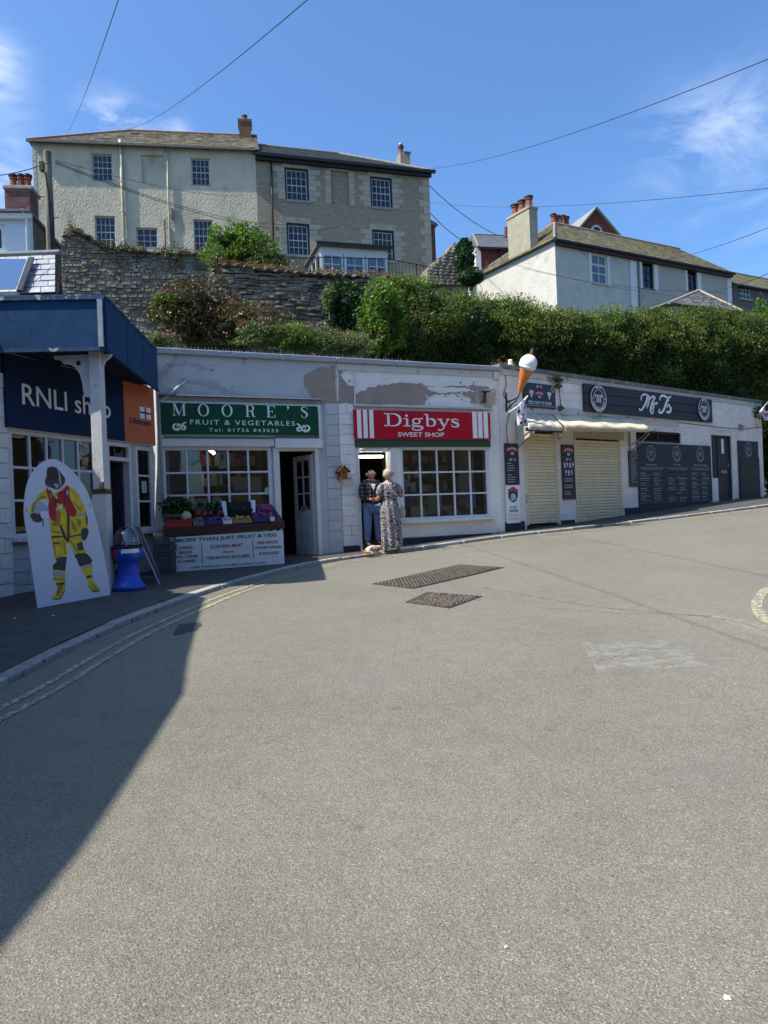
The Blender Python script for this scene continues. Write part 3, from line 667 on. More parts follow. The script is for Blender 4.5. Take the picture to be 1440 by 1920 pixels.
def serif_word(word, fr, parent, px, hpx, mat, w=.03, name='lettering', xs=1.0, adv=None):
    "px: photo (x, y) of the lower left of every letter, or the first one with adv > 0"
    mb = MB(); u, v = fr.uv(*px[0], w); h = fr.uv(px[0][0], px[0][1]-hpx, w)[1]-v
    for i, ch in enumerate(word):
        if adv is None: u, v = fr.uv(*px[i], w)
        W, st = GL[ch]
        for k_, pts, ww in st:
            P_ = [(u+p[0]*h*xs, v+p[1]*h) for p in pts]; ww = [q*h for q in (ww if isinstance(ww, (list, tuple)) else [ww]*len(pts))]
            if k_ == 's' and len(pts) < 15:
                C_ = cat([Vector(p) for p in P_], 5); w2 = [float(np.interp(a/5, range(len(ww)), ww)) for a in range(len(C_))]; mb.ribbon([(c.x, c.y) for c in C_], w2, -w-.004, -w)
            else: mb.ribbon(P_, ww, -w-.004, -w)
        if adv is not None: u += (W*xs+adv)*h
    return mb.build(name, mat, parent)

# ================================================================== greengrocer and sweet shop (one straight facade, two buildings)
uA0 = FA.uv(291, 655)[0]; uAB = FA.uv(633, 760)[0]; uA1 = FA.uv(944, 840)[0]-.02
vtop = FA.uv(450, 661)[1]; DEPTH = 3.9
mo_win = FA.rect(301, 836, 515, 972); mo_door = FA.rect(518, 840, 605, 1049)
di_door = FA.rect(669, 840, 741, 1042); di_win = FA.rect(750, 838, 921, 969)
mo_win = (mo_win[0], mo_win[1], mo_win[2], mo_win[3]); di_win = list(di_win); di_door = list(di_door)
def shell(root, u0, u1, ops, wm, v1, sides=(True, True), D=DEPTH, roofm=feltm, v0=-.35, band=None):
    wallmb(u0, u1, v0, v1, ops, 0, .26).build('wall', wm, root)
    for k, (u, on) in enumerate(((u0, sides[0]), (u1-.2, sides[1]))):
        if on: MB().box(u+.002, u+.198, .262, D, v0, v1-.02).build('side_wall', wm, root)
    MB().box(u0+.2, u1-.2, D-.2, D-.002, v0, v1-.02).build('rear_wall', wm, root)
    MB().box(u0+.2, u1-.2, .262, D-.2, v1-.4, v1-.22).build('roof', roofm, root)
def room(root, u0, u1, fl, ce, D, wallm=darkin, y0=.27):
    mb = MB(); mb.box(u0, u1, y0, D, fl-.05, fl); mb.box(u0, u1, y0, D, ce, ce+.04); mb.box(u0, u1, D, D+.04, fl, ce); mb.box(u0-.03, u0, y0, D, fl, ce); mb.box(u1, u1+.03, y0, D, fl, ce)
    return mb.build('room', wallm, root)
mo = T('greengrocer_shop', 'pale blue painted single-storey greengrocer shop with green sign and white shop window', 'shop', FA)
di = T('sweet_shop', 'white painted single-storey sweet shop under the red striped sign', 'shop', FA)
shell(mo, uA0, uAB, [mo_win, mo_door], pblue, vtop-.1, (True, False)); shell(di, uAB+.004, uA1, [di_win, di_door], pwhite, vtop-.1, (True, True))
# copings
for root, a, b in ((mo, uA0-.04, uAB), (di, uAB+.005, uA1+.03)):
    for k in range(3):
        x0, x1 = a+(b-a)*k/3, a+(b-a)*(k+1)/3-.006
        MB().box(x0, x1, -.07, .4, vtop-.1, vtop).build('coping', copm, root, bevel=.012)
MB().box(uAB+.02, uA1, -.02, -.001, vtop-.24, vtop-.115).build('cornice_band', M('cream_band', (.5, .49, .44), (.58, .57, .52), 4, .8, .5, 20, c3=(.3, .28, .24), t3=.62, s3=4), di)
# painted blocks of the pier between the shops
uP = FA.uv(609, 800)[0]; uQ = FA.uv(664, 800)[0]; vS = FA.uv(630, 757)[1]
blocks(mo, uP, uAB-.002, -.3, vS, [], blkb, .2, .4, proud=.02, seed=3); blocks(di, uAB+.004, uQ-.01, .42, vS, [], blkw, .2, .4, proud=.022, seed=4)
MB().box(uAB+.004, uQ+.01, -.028, -.001, -.3, .415).build('plinth', plinthm, di)
MB().box(di_win[0]-.02, uA1-.36, -.015, -.001, -.3, FA.uv(860, 1003)[1]).build('plinth', plinthm, di)
blocks(di, di_door[1]+.1, uA1-.03, FA.uv(860, 1003)[1]+.01, di_win[2]-.06, [], blkw, .19, .5, proud=.008, seed=9, gap=.006)
# flaking patches where the paint has gone, each a skin of bare render with a rough rim
def stain(root, fr, px, mat, name='bare_patch', off=.006, a=.02, n=6, seed=1):
    Q = jag([fr.uv(x, y, off) for x, y in px], n, a, seed); MB().prism(Q, -off, -.001).build(name, mat, root)
    r = random.Random(seed+99); fl = MB()
    for k in range(len(px)*3):
        p = Q[r.randrange(len(Q))]; c = (p[0]+r.gauss(0, .06), p[1]+r.gauss(0, .045)); s_ = r.uniform(.008, .03); fl.prism([(c[0]+s_*r.uniform(.5, 1.6)*cos(q*pi/3), c[1]+s_*r.uniform(.5, 1.1)*sin(q*pi/3)) for q in range(6)], -off-.001, -.001)
    fl.build('flakes', mat, root, kind='stuff')
stain(mo, FA, [(571, 702), (596, 690), (628, 686), (631, 757), (604, 757), (583, 742), (570, 722)], bare, seed=2)
stain(di, FA, [(634, 686), (646, 692), (636, 705), (652, 722), (664, 724), (665, 757), (634, 757)], bare, seed=3)
stain(di, FA, [(667, 738), (690, 729), (715, 722), (745, 718), (790, 718), (800, 725), (870, 723), (915, 726), (925, 733), (895, 730), (893, 745), (886, 758), (884, 748), (865, 739), (830, 738), (800, 742), (795, 758), (668, 757)], bare, seed=4, off=.009)
stain(di, FA, [(800, 727), (870, 726), (888, 733), (850, 737), (810, 734)], pwhite, 'paint_patch', off=.013, seed=5)
for k, px in enumerate(([(294, 700), (312, 688), (330, 668), (336, 670), (320, 692), (298, 716)], [(312, 685), (350, 678), (402, 690), (398, 696), (350, 684), (316, 690)], [(345, 710), (400, 716), (428, 730), (420, 736), (380, 722), (344, 716)])): stain(mo, FA, px, M('faint_bare_patch', (.40, .37, .36), (.36, .35, .35), 5, .9, .5, 20), seed=10+k, off=.004, a=.03)
stain(di, FA, [(893, 735), (905, 728), (930, 733), (931, 752), (921, 767), (905, 760), (890, 752)], M('rust_run', (.42, .3, .2), (.55, .5, .44), 9, .85), seed=30, off=.01)
# shop fronts
mow = window(mo, mo_win[0], mo_win[1], mo_win[2], mo_win[3], 5, 3, wpaint, shopglass, y=.03, fw=.075, bw=.032, dep=.07)
# Moore's: head panels, flashing, scalloped valance
u0, u1, v0, v1 = FA.rect(301, 822, 514, 837, .03); MB().box(u0, u1, -.05, -.002, v0, v1).build('head_panel', wpaint, mo)
u0, u1, v0, v1 = FA.rect(515, 822, 605, 840, .05); MB().box(u0, u1, -.08, -.002, v0, v1).build('head_panel', wpaint, mo, bevel=.008)
u0, u1, v0, v1 = FA.rect(298, 741, 604, 750, .09); MB().hull8([(u0, -.13, v0), (u1, -.13, v0), (u1, -.001, v0), (u0, -.001, v0), (u0, -.12, v0+.02), (u1, -.12, v0+.02), (u1, -.001, v1+.03), (u0, -.001, v1+.03)]).build('lead_flashing', M('lead', (.11, .115, .13), (.16, .165, .18), 5, .7, .4, 20), mo)
u0, u1, v0, v1 = FA.rect(300, 752, 602, 822, .05)
for a, b, c, d in ((u0, u1, v1-.09, v1), (u1-.05, u1, v0, v1-.09), (u0, u0+.03, v0, v1-.09)): MB().box(a, b, -.085, -.002, c, d).build('sign_surround', wpaint, mo)
mb = MB(); ns = 26; ub = FA.uv(513, 818, .09)[0]
for k in range(ns):
    a = u0+.03+(ub-u0-.03)*k/ns; b = u0+.03+(ub-u0-.03)*(k+1)/ns; r = (b-a)/2
    mb.prism([(a, v0+.07), (b, v0+.07)]+[(a+r+r*cos(t), v0+.035-r*.8*sin(t)) for t in np.linspace(0, pi, 7)], -.098, -.09)
mb.build('scalloped_valance', M('grey_valance', (.2, .26, .24), (.25, .3, .28), 8, .7), mo, kind='stuff')
# door of the greengrocer, standing open inwards
md = MB(); a, b, c, d = mo_door
for q in ((a, a+.05, c, d), (b-.07, b, c, d), (a+.05, b-.07, d-.05, d)): MB().box(q[0], q[1], -.012, .2, q[2], q[3]).build('door_frame', wpaint, mo)
MB().box(a-.07, a-.005, -.03, .0, mo_win[2], d).build('door_post', wpaint, mo)
dr = MB(); W, H = .74, d-c-.32
def door_leaf(parent, hinge, ang, W, H, fm, gm, rows=3, cols=2, z0=.0, paneltop=.42, name='door'):
    e = MB(); sw = .1; e.box(0, sw, 0, .045, z0, z0+H).box(W-sw, W, 0, .045, z0, z0+H).box(sw, W-sw, .001, .044, z0+H-.1, z0+H).box(sw, W-sw, .001, .044, z0, z0+.2).box(sw, W-sw, .001, .044, z0+H*paneltop-.07, z0+H*paneltop+.06)
    o = e.build(name, fm, parent); o.location = hinge; o.rotation_euler = (0, 0, ang)
    g0, g1 = z0+H*paneltop+.06, z0+H-.1
    for k in range(1, cols): MB().box(sw+(W-2*sw)*k/cols-.014, sw+(W-2*sw)*k/cols+.014, .005, .04, g0, g1).build('glazing_bar', fm, o)
    for k in range(1, rows): MB().box(sw, W-sw, .006, .039, g0+(g1-g0)*k/rows-.014, g0+(g1-g0)*k/rows+.014).build('glazing_bar', fm, o)
    for i in range(cols):
        for j in range(rows): MB().box(sw+(W-2*sw)*i/cols+.003, sw+(W-2*sw)*(i+1)/cols-.003, .018, .024, g0+(g1-g0)*j/rows, g0+(g1-g0)*(j+1)/rows).build('pane', gm, o)
    for i in range(2):
        x0 = sw+(W-2*sw)*i/2; MB().box(x0+.0, x0+(W-2*sw)/2, .012, .03, z0+.2, z0+H*paneltop-.07).build('panel', fm, o); MB().box(x0+.05, x0+(W-2*sw)/2-.05, .004, .034, z0+.25, z0+H*paneltop-.12).build('panel', fm, o)
    return o
lf = door_leaf(mo, (b-.08, .1, c+.09), pi-radians(80), .74, d-c-.2, M('old_door_paint', (.5, .51, .5), (.42, .43, .42), 5, .6, .2, 20), shopglass)
MB().box(.26, .46, -.02, .06, .86, .95).build('letterbox', steel, lf)
MB().box(a-.1, b+.05, -.12, .3, -.3, c+.07).build('doorstep', M('worn_step', (.16, .15, .14), (.11, .105, .1), 6, .9, .6, 30), mo)
# rainwater pipe at the left of the greengrocer
mb = MB(); p = [FA.uv(349, 714, .06), FA.uv(297, 757, .06), FA.uv(296, 765, .06), FA.uv(306, 1040, .06)]; mb.tube([(p[0][0], -.05, p[0][1]), (p[1][0]+.02, -.07, p[1][1]+.03), (p[1][0]+.01, -.07, p[1][1]-.05), (p[1][0]+.012, -.07, .1)], .028, 10)
mb.build('drainpipe', M('pipe_grey', (.32, .34, .36), (.4, .42, .44), 5, .5), mo, smooth=True)
MB().tube([(FA.uv(665, 700)[0], -.02, vtop-.15), (FA.uv(664, 758)[0], -.02, FA.uv(664, 758)[1])], .012).build('pipe', grime, di)
# sweet shop front
diw = window(di, di_win[0], di_win[1], di_win[2], di_win[3], 5, 3, wpaint, shopglass, y=.02, fw=.06, bw=.032, dep=.07)
a, b, c, d = di_door
for q in ((a-.012, a+.03, c, d), (b-.03, b+.075, c, d-.0)): MB().box(q[0], q[1], -.03, .2, q[2], q[3]).build('door_frame', wpaint, di)
MB().prism([(a+.03, d-.07), (b-.03, d-.07), (b-.03, d-.025), ((a+b)/2, d-.0), (a+.03, d-.025)], -.02, .15).build('door_head', wpaint, di)
u0, u1, v0, v1 = FA.rect(667, 824.5, 920, 838, .05); MB().box(u0, u1, -.05, -.002, v0, v1).build('green_fascia', stripg, di)
u0, u1, v0, v1 = FA.rect(664, 758, 924, 768, .05); MB().box(u0, u1, -.07, -.002, v0, v1).build('sign_rail', M('cream_band', (.5, .49, .44)), di)
MB().box(a-.1, b+.1, -.03, .5, -.3, c+.05).build('doorstep', MATS['worn_step'], di)
MB().tube([(uA1-.06, -.02, vtop-.3), (uA1-.05, -.02, .4)], .012).build('cable_conduit', grime, di)
# rooms behind the glass
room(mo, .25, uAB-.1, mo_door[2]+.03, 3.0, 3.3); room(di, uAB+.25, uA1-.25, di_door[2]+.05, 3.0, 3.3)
MB().box(di_door[0]+.04, di_door[1]-.04, .3, .36, di_door[3]-.165, di_door[3]-.12).build('strip_light', lampm, di)
shelfm = M('shelf_wood', (.25, .17, .1), (.18, .12, .07), 4, .7); goods = [M('goods_%s' % n, c, tuple(q*.7 for q in c), 6, .6) for n, c in (('cream', (.7, .65, .5)), ('red', (.55, .06, .05)), ('blue', (.08, .22, .55)), ('amber', (.65, .36, .08)), ('green', (.14, .36, .14)), ('pink', (.7, .3, .36)))]
def shelving(x0, x1, y, z0, rows, gap, label, fr, base, seed, hz=.2):
    t = T('display_shelves', label, 'shelf', fr); r = random.Random(seed)
    for s_ in (x0, x1-.03): MB().box(s_, s_+.03, y, y+.3, base, z0+rows*gap).build('upright', shelfm, t)
    for j in range(rows+1): MB().box(x0+.03, x1-.03, y, y+.3, z0+j*gap-.02, z0+j*gap).build('shelf', shelfm, t)
    for gi, gm in enumerate(goods):
        mb = MB()
        for j in range(rows):
            x = x0+.06+gi*.02
            while x < x1-.16:
                w_ = r.uniform(.07, .13)
                if r.randrange(len(goods)) == gi: mb.box(x, x+w_*.9, y+.03+r.uniform(0, .05), y+.2, z0+j*gap+.001, z0+j*gap+r.uniform(.5, .9)*hz)
                x += w_
        if mb.v: mb.build('packets', gm, t, kind='stuff')
f1 = di_door[2]+.05; f0 = mo_door[2]+.03
shelving(di_door[0]+.02, di_door[1]+.3, 2.6, f1+.35, 5, .32, 'shelves of sweet packets at the back of the sweet shop doorway', FA, f1, 1, .26)
shelving(di_win[0]+.3, di_win[1]-.1, 1.25, f1+.3, 7, .32, 'long shelves of sweets seen through the sweet shop window', FA, f1, 2, .26)
shelving(mo_win[0]+.9, mo_win[1]+.2, 1.5, f0+.3, 6, .4, 'shelves of groceries at the back of the greengrocer window', FA, f0, 3, .3)
# counter and display trays just behind the sweet shop glass
t = T('display_counter', 'pale wooden display trays standing low behind the sweet shop window', 'counter', FA)
MB().box(di_win[0]+.15, di_win[1]-.12, .3, .85, di_win[2]-.2, di_win[2]+.06).build('counter_top', shelfm, t)
for k in range(5):
    x = di_win[0]+.55+k*.36; MB().hull8([(x, .32, di_win[2]+.07), (x+.3, .32, di_win[2]+.07), (x+.3, .7, di_win[2]+.07), (x, .7, di_win[2]+.07), (x, .32, di_win[2]+.12), (x+.3, .32, di_win[2]+.12), (x+.3, .7, di_win[2]+.28), (x, .7, di_win[2]+.28)]).build('tray', goods[k % 6] if k != 2 else goods[0], t)
bpm = M('blue_poster', (.12, .25, .5), (.3, .45, .62), 12, .6); 
MB().box(di_win[1]-.5, di_win[1]-.25, .2, .21, di_win[2]+.2, di_win[2]+.62).build('price_card', bpm, t)
MB().box(di_win[0]+.72, di_win[0]+1.05, .24, .25, di_win[2]+.1, di_win[2]+.55).build('price_card', M('pale_green_card', (.35, .45, .33), (.3, .4, .3), 6), t)
for (fr, x0, y0, x1, y1, lb) in ((FA, 754, 885, 769, 911, 'white notice with a small picture taped inside the sweet shop window'), (FA, 361, 936, 391, 962, 'square white notice in the lower row of the greengrocer window'), (FA, 398, 934, 417, 962, 'grey typed notice right of the square one in the greengrocer window'), (FA, 409, 843, 424, 878, 'tall narrow notice hung in the top row of the greengrocer window')):
    u0, u1, v0, v1 = fr.rect(x0, y0, x1, y1, -.12); t = T('notice', lb, 'notice', fr); MB().box(u0, u1, .12, .123, v0, v1).build('sheet', paper, t); mb = MB(); hh_ = v1-v0
    for k in range(6):
        if k in (1, 2): continue
        mb.box(u0+(u1-u0)*.15, u1-(u1-u0)*random.uniform(.12, .35), .117, .119, v1-hh_*(.12+k*.14)-.008, v1-hh_*(.12+k*.14)+.004)
    mb.box(u0+(u1-u0)*.32, u1-(u1-u0)*.32, .117, .119, v1-hh_*.5, v1-hh_*.24); mb.build('print', inkm, t, kind='stuff')
t = T('curtain', 'brown curtain hanging at the left end of the greengrocer window', 'curtain', FA)
mb = MB(); 
for k in range(24):
    x = mo_win[0]+.1+k*.028; mb.v += [(x, .32+.03*sin(k*1.9), mo_win[2]+.55), (x, .32+.03*sin(k*1.9), mo_win[3])]
mb.f = [(2*i, 2*i+2, 2*i+3, 2*i+1) for i in range(23)]; mb.build('cloth', M('brown_curtain', (.17, .075, .035), (.12, .05, .025), 5, .9), t, smooth=True)
t = T('partition', 'off-white partition standing in the right part of the greengrocer window', 'partition', FA); MB().box(mo_win[0]+1.55, mo_win[0]+2.1, 1.2, 1.24, f0, mo_win[3]-.5).build('screen', M('panel_white', (.4, .39, .36), (.34, .33, .31), 3), t)
MB().box(mo_win[1]-.62, mo_win[1]-.1, .5, .9, mo_win[2]+.0, mo_win[2]+.55).build('cardboard_box', M('cardboard', (.33, .22, .12), (.28, .18, .1), 4, .85), None); o = bpy.data.objects['cardboard_box']; o.location = FA.o; o.rotation_euler = (0, 0, FA.ang); tag(o, 'tall cardboard box inside the right end of the greengrocer window', 'box')
cu_, cv_ = FA.uv(501, 919, -.05); mb = MB(); mb.lathe((0, 0, 0), [(.001, 0), (.055, 0), (.055, .004), (.001, .004)], 20); o = mb.build('window_sticker', M('sticker_green', (.25, .4, .33), (.3, .45, .38), 9)); o.rotation_euler = (pi/2, 0, FA.ang); o.location = FA.w(cu_, .04, cv_); tag(o, 'round pale green sticker on a right-hand pane of the greengrocer window', 'sticker')
t = T('strip_lamp', 'lit fluorescent tube inside the top of the greengrocer window', 'lamp', FA); q0 = FA.uv(391, 841, -.9); q1 = FA.uv(402, 849, -.9); MB().tube([(q0[0], .9, q0[1]), (q1[0], .9, q1[1]-.02)], .03).build('tube', lampm, t)
t = T('shop_sign', "green greengrocer sign lettered MOORE'S fruit and vegetables in white", 'sign', FA)
u0, u1, v0, v1 = FA.rect(300.5, 754.5, 597.5, 816.5, .1); MB().box(u0, u1, -.1, -.086, v0, v1).build('board', signg, t)
z5 = lambda x, y: (280+x/3.789, 640+y/3.789)
serif_word("MOORE'S", FA, t, [z5(163, 527), z5(345, 531), z5(514, 534), z5(682, 537), z5(832, 540), z5(972, 542), z5(1075, 544)], 23.3, letw, .104, xs=1.08)
fit_text('FRUIT & VEGETABLES', FA, t, *z5(290, 590), *z5(1035, 604), 9.6, letw, .104, bold=-.004, space=1.25)
fit_text('Tel: 01726 843035', FA, t, *z5(425, 641), *z5(916, 649), 6.8, letw, .104, space=1.35)
mb = MB()
for sgn, cx, cy in ((1, 215, 605), (-1, 1092, 616)):
    f = lambda x, y: z5(cx+sgn*x, cy+y)
    for pts, wd in (([(-20, -22), (-42, -8), (-40, 14), (-15, 24), (8, 8), (14, -12)], [.4, 1, 1.2, 1, .7, .3]), ([(-18, -2), (-6, -16), (10, -2), (30, -24), (48, -30)], [.8, 1, 1, .8, .4]), ([(10, 0), (28, -4), (42, 8), (30, 22), (12, 14)], [1, 1, 1, .8, .5]), ([(-20, 8), (2, 16), (22, 0)], [.5, 1, .5])): rib(mb, FA, [f(*p) for p in pts], .035, .103, wid=wd)
mb.build('flourish', letw, t, kind='stuff')
t = T('shop_sign', 'red sweet shop sign reading Digbys with three white stripes at either end', 'sign', FA)
u0, u1, v0, v1 = FA.rect(663.5, 768, 920.5, 824, .1); MB().box(u0, u1, -.1, -.052, v0, v1).build('board', signr, t)
z6 = lambda x, y: (600+x/4, 640+y/4)
for xa, xb in ((277, 312), (323, 358), (369, 404), (1143, 1180), (1184, 1220), (1226, 1262)):
    ya = 512+(xa-277)*.018; p = [z6(xa-2, ya), z6(xa+xb-xa-6, ya), z6(xb+2 if xa < 800 else xb, 726), z6(xa+12 if xa < 800 else xa+10, 726)]
    Q = [FA.uv(*q, .104) for q in p]; Q[2] = (Q[1][0]+.0, Q[2][1]); Q[3] = (Q[0][0], Q[3][1]); MB().prism(Q, -.104, -.1).build('stripe', letw, t)
serif_word('Digbys', FA, t, [z6(483, 636)], 24.5, letw, .104, xs=1.76, adv=.014)
fit_text('SWEET SHOP', FA, t, *z6(585, 714), *z6(932, 716), 8.6, letw, .104, bold=.012)
# ================================================================== ice-cream kiosk and takeaway (facade FB)
vB = FB.uv(1200, 720)[1]; uBend = FB.uv(1430, 850)[0]; uB0 = -.02
sh1 = FB.rect(981, 806, 1049, 992); sh2 = FB.rect(1075, 820, 1168, 973); bwin = FB.rect(1192, 806, 1277, 832); bdoor = FB.rect(1333, 815, 1376, 945)
kb = T('takeaway_building', 'long low white blockwork takeaway with roller shutters and dark menu boards', 'shop', FB)
vBg = lambda u: gz(*FB.w(u, 0, 0).xy)-.8            # ground height along the wall
wallmb(uB0, uBend, -.35, vB-.08, [sh1, sh2, bwin, bdoor], 0, .26).build('wall', grime, kb)
MB().box(uBend-.2, uBend-.002, .262, 5, -.3, vB-.1).build('side_wall', grime, kb); MB().box(uB0+.002, uB0+.2, .262, 5, -.3, vB-.1).build('side_wall', grime, kb)
MB().box(uB0+.2, uBend-.2, 4.8, 4.99, -.3, vB-.1).build('rear_wall', grime, kb); MB().box(uB0+.2, uBend-.2, .262, 4.8, vB-.45, vB-.3).build('roof', feltm, kb)
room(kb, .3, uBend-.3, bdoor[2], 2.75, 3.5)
ops = [sh1, sh2, bwin, bdoor]; vband = FB.uv(1290, 795)[1]
sill2 = FB.uv(1120, 812)[1]
blocks(kb, uB0+.01, uBend-.004, -.3, vB-.22, [(o[0]-.03, o[1]+.03, -.4, o[3]+.03) for o in (sh1, sh2, bdoor)]+[(bwin[0]-.02, bwin[1]+.02, bwin[2]-.02, bwin[3]+.02), (.0, 4.9, sh2[3]-.02, sill2+.32)], blkw, .205, .43, proud=.012, seed=11, gap=.005, jit=.003)
MB().box(uB0, uBend, -.035, -.001, vB-.215, vB-.085).build('cornice_band', MATS['cream_band'], kb)
nB = 8
for k in range(nB):
    a = uB0-.02+(uBend-uB0+.06)*k/nB; b = uB0-.02+(uBend-uB0+.06)*(k+1)/nB-.006; MB().box(a, b, -.075, .4, vB-.08, vB).build('coping', M('dark_coping', (.13, .125, .12), (.2, .19, .18), 5, .85, .5, 25, c3=(.3, .29, .26), t3=.6, s3=5), kb)
u0, u1, v0, v1 = FB.rect(1000, 771, 1278, 800, .02); MB().box(u0, FB.uv(1272, 800)[0], -.022, -.001, FB.uv(1240, 797)[1], FB.uv(1240, 781)[1]).build('cornice_band', MATS['cream_band'], kb)
# black plinths stepping with the pavement
for x0, x1, yt in ((946, 982, 978), (1051, 1076, 975), (1170, 1196, 952), (1196, 1335, 948), (1377, 1427, 934)):
    a = FB.uv(x0, yt)[0]; b = FB.uv(x1, yt)[0]; MB().box(a, b, -.03, -.001, -.3, FB.uv((x0+x1)/2, yt)[1]).build('plinth', plinthm, kb)
# roller shutters: guides, box, every slat
def shutter(o, label, low, gx=.06):
    t = T('roller_shutter', label, 'shutter', FB, group='cream roller shutters'); a, b, c, d = o; c = low
    me = MB().add([(-.5, 0, -.036), (.5, 0, -.036), (-.5, -.011, -.024), (.5, -.011, -.024), (-.5, -.013, .0), (.5, -.013, .0), (-.5, -.011, .024), (.5, -.011, .024), (-.5, 0, .034), (.5, 0, .034)], [(0, 1, 3, 2), (2, 3, 5, 4), (4, 5, 7, 6), (6, 7, 9, 8)]).data('slat'); me.materials.append(shutm)
    n = int((d-c-.03)/.074)
    for k in range(n): inst(me, 'slat', t, ((a+b)/2, .02, c+.07+k*.074), (b-a-2*gx+.02, 1, 1))
    for q in (a, b-gx): MB().box(q, q+gx, -.02, .05, c-.03, d).build('guide', shutm, t)
    MB().box(a+gx, b-gx, .0, .04, c, c+.035).build('bottom_bar', shutm, t); return t
shutter(sh1, 'narrow cream roller shutter, the left one beside the cone sign', vBg((sh1[0]+sh1[1])/2)+.09+PAVE); shutter(sh2, 'wide cream roller shutter, the right one under the awning', sh2[2])
MB().box(sh1[0]+.06, sh1[1]-.06, -.02, .3, -.3, vBg(.5)+PAVE+.08).build('step', plinthm, kb)
u0, u1, v0, v1 = FB.rect(1075, 809, 1168, 822, .0); MB().box(u0, u1, -.03, -.001, sh2[3]-.01, sh2[3]+.19).build('shutter_box', M('cream_wood', (.46, .39, .27), (.40, .34, .24), 4, .7, .3, 20), kb)
# small high window, door, side panel
window(kb, bwin[0], bwin[1], bwin[2], bwin[3], 2, 1, blackm, houseglass, y=.03, fw=.05, bw=.07, sill=False)
a, b, c, d = bdoor; vd = vBg((a+b)/2)+PAVE
doorm = M('dark_door', (.035, .036, .045), (.045, .046, .056), 5, .5, .2, 30)
MB().box(a, a+.42, .05, .11, FB.uv(1340, 896)[1], d-.03).build('side_panel', M('dark_side_panel', (.02, .022, .035), (.03, .032, .045), 5, .5), kb)
MB().box(a, a+.4, .04, .2, -.2, FB.uv(1340, 896)[1]-.003).build('low_wall', blkw, kb)
MB().box(a+.42, a+.48, .03, .14, vd, d-.03).build('door_frame', doorm, kb); MB().box(b-.06, b, .03, .14, vd, d-.03).build('door_frame', doorm, kb); MB().box(a, b, .03, .14, d-.03, d).build('door_frame', doorm, kb)
dw = MB(); D0 = a+.485; D1 = b-.065; dl = MB().box(D0, D1, .08, .12, vd+.02, d-.035).build('door', doorm, kb)
MB().box(D0, D1, .02, .3, -.2, vd+.018).build('doorstep', plinthm, kb)
for k in range(5): w_ = (D1-D0)/5; MB().box(D0+w_*k+.008, D0+w_*(k+1)-.008, .07, .08, vd+.05, d-.08).build('board', doorm, dl)
MB().box((D0+D1)/2-.2, (D0+D1)/2+.16, .05, .068, vd+.83, vd+.92).build('letterbox', M('brass', (.6, .38, .2), (.5, .3, .15), 4, .3, metal=.9), dl)
MB().box((D0+D1)/2-.1, (D0+D1)/2+.03, .055, .068, vd+1.42, vd+1.86).build('number_plate', letw, dl)
MB().tube([(D1-.12, .06, vd+1.02), (D1-.12, .03, vd+1.02), (D1-.12, .03, vd+1.12)], .015, 6).build('handle', steel, dl)
cream = M('awning_canvas', (.64, .56, .385), (.54, .47, .33), 3, .8, .4, 8, dist=.02, stretch=(1, 1, 4), c3=(.36, .31, .23), t3=.6, s3=3)
t = T('awning', 'weathered cream canvas awning over the roller shutters', 'awning', FB)
wA = .62
def sheet(name, px_top, px_front, drop, mat, n=26, sag=.03, seed=0, w0=.02, wA=wA):
    r = random.Random(seed); tl = FB.uv(*px_top[0], w0); tr = FB.uv(*px_top[1], w0); fl = FB.uv(*px_front[0], wA); f_r = FB.uv(*px_front[1], wA); mb = MB(); rows = 6
    for j in range(rows+3):
        for i in range(n+1):
            q = i/n
            if j <= rows:
                k = j/rows; x = (tl[0]*(1-k)+fl[0]*k)*(1-q)+(tr[0]*(1-k)+f_r[0]*k)*q; y = -(w0*(1-k)+wA*k); z = (tl[1]*(1-q)+tr[1]*q)*(1-k)+(fl[1]*(1-q)+f_r[1]*q)*k-sag*sin(pi*k)+.012*sin(q*23+k*3+seed)
            else:
                k = (j-rows)/2; x = fl[0]*(1-q)+f_r[0]*q; y = -wA-.01+.012*sin(q*40+seed)*k; z = fl[1]*(1-q)+f_r[1]*q-drop*k*(1+.12*mnoise.noise(Vector((q*9, seed, 0))))
            mb.v.append((x, y, z))
    mb.f = [(j*(n+1)+i, j*(n+1)+i+1, (j+1)*(n+1)+i+1, (j+1)*(n+1)+i) for j in range(rows+2) for i in range(n)]
    o = mb.build(name, mat, t, smooth=True); so = o.modifiers.new('thick', 'SOLIDIFY'); so.thickness = .008; return o
sheet('canvas', [(1036, 776), (1205, 786)], [(1058, 797), (1217, 803)], .09, cream, seed=1)
sheet('canvas', [(988, 774), (1037, 777)], [(990, 797), (1055, 800)], .10, M('dirty_canvas', (.35, .32, .27), (.5, .47, .4), 9, .85, .4, 12, c3=(.68, .66, .58), t3=.6, s3=6), seed=2)
a0 = FB.uv(988, 800, wA); a1 = FB.uv(1056, 808, wA); MB().box(a0[0], a1[0], -wA+.01, -wA+.05, a1[1]-.04, a1[1]+.03).build('front_rail', brownw, t)
a2 = FB.uv(1215, 812, wA); MB().tube([(a1[0]+.02, -wA+.03, a1[1]+.02), (a2[0]-.02, -wA+.03, a2[1]+.04)], .018).build('front_rail', shutm, t)
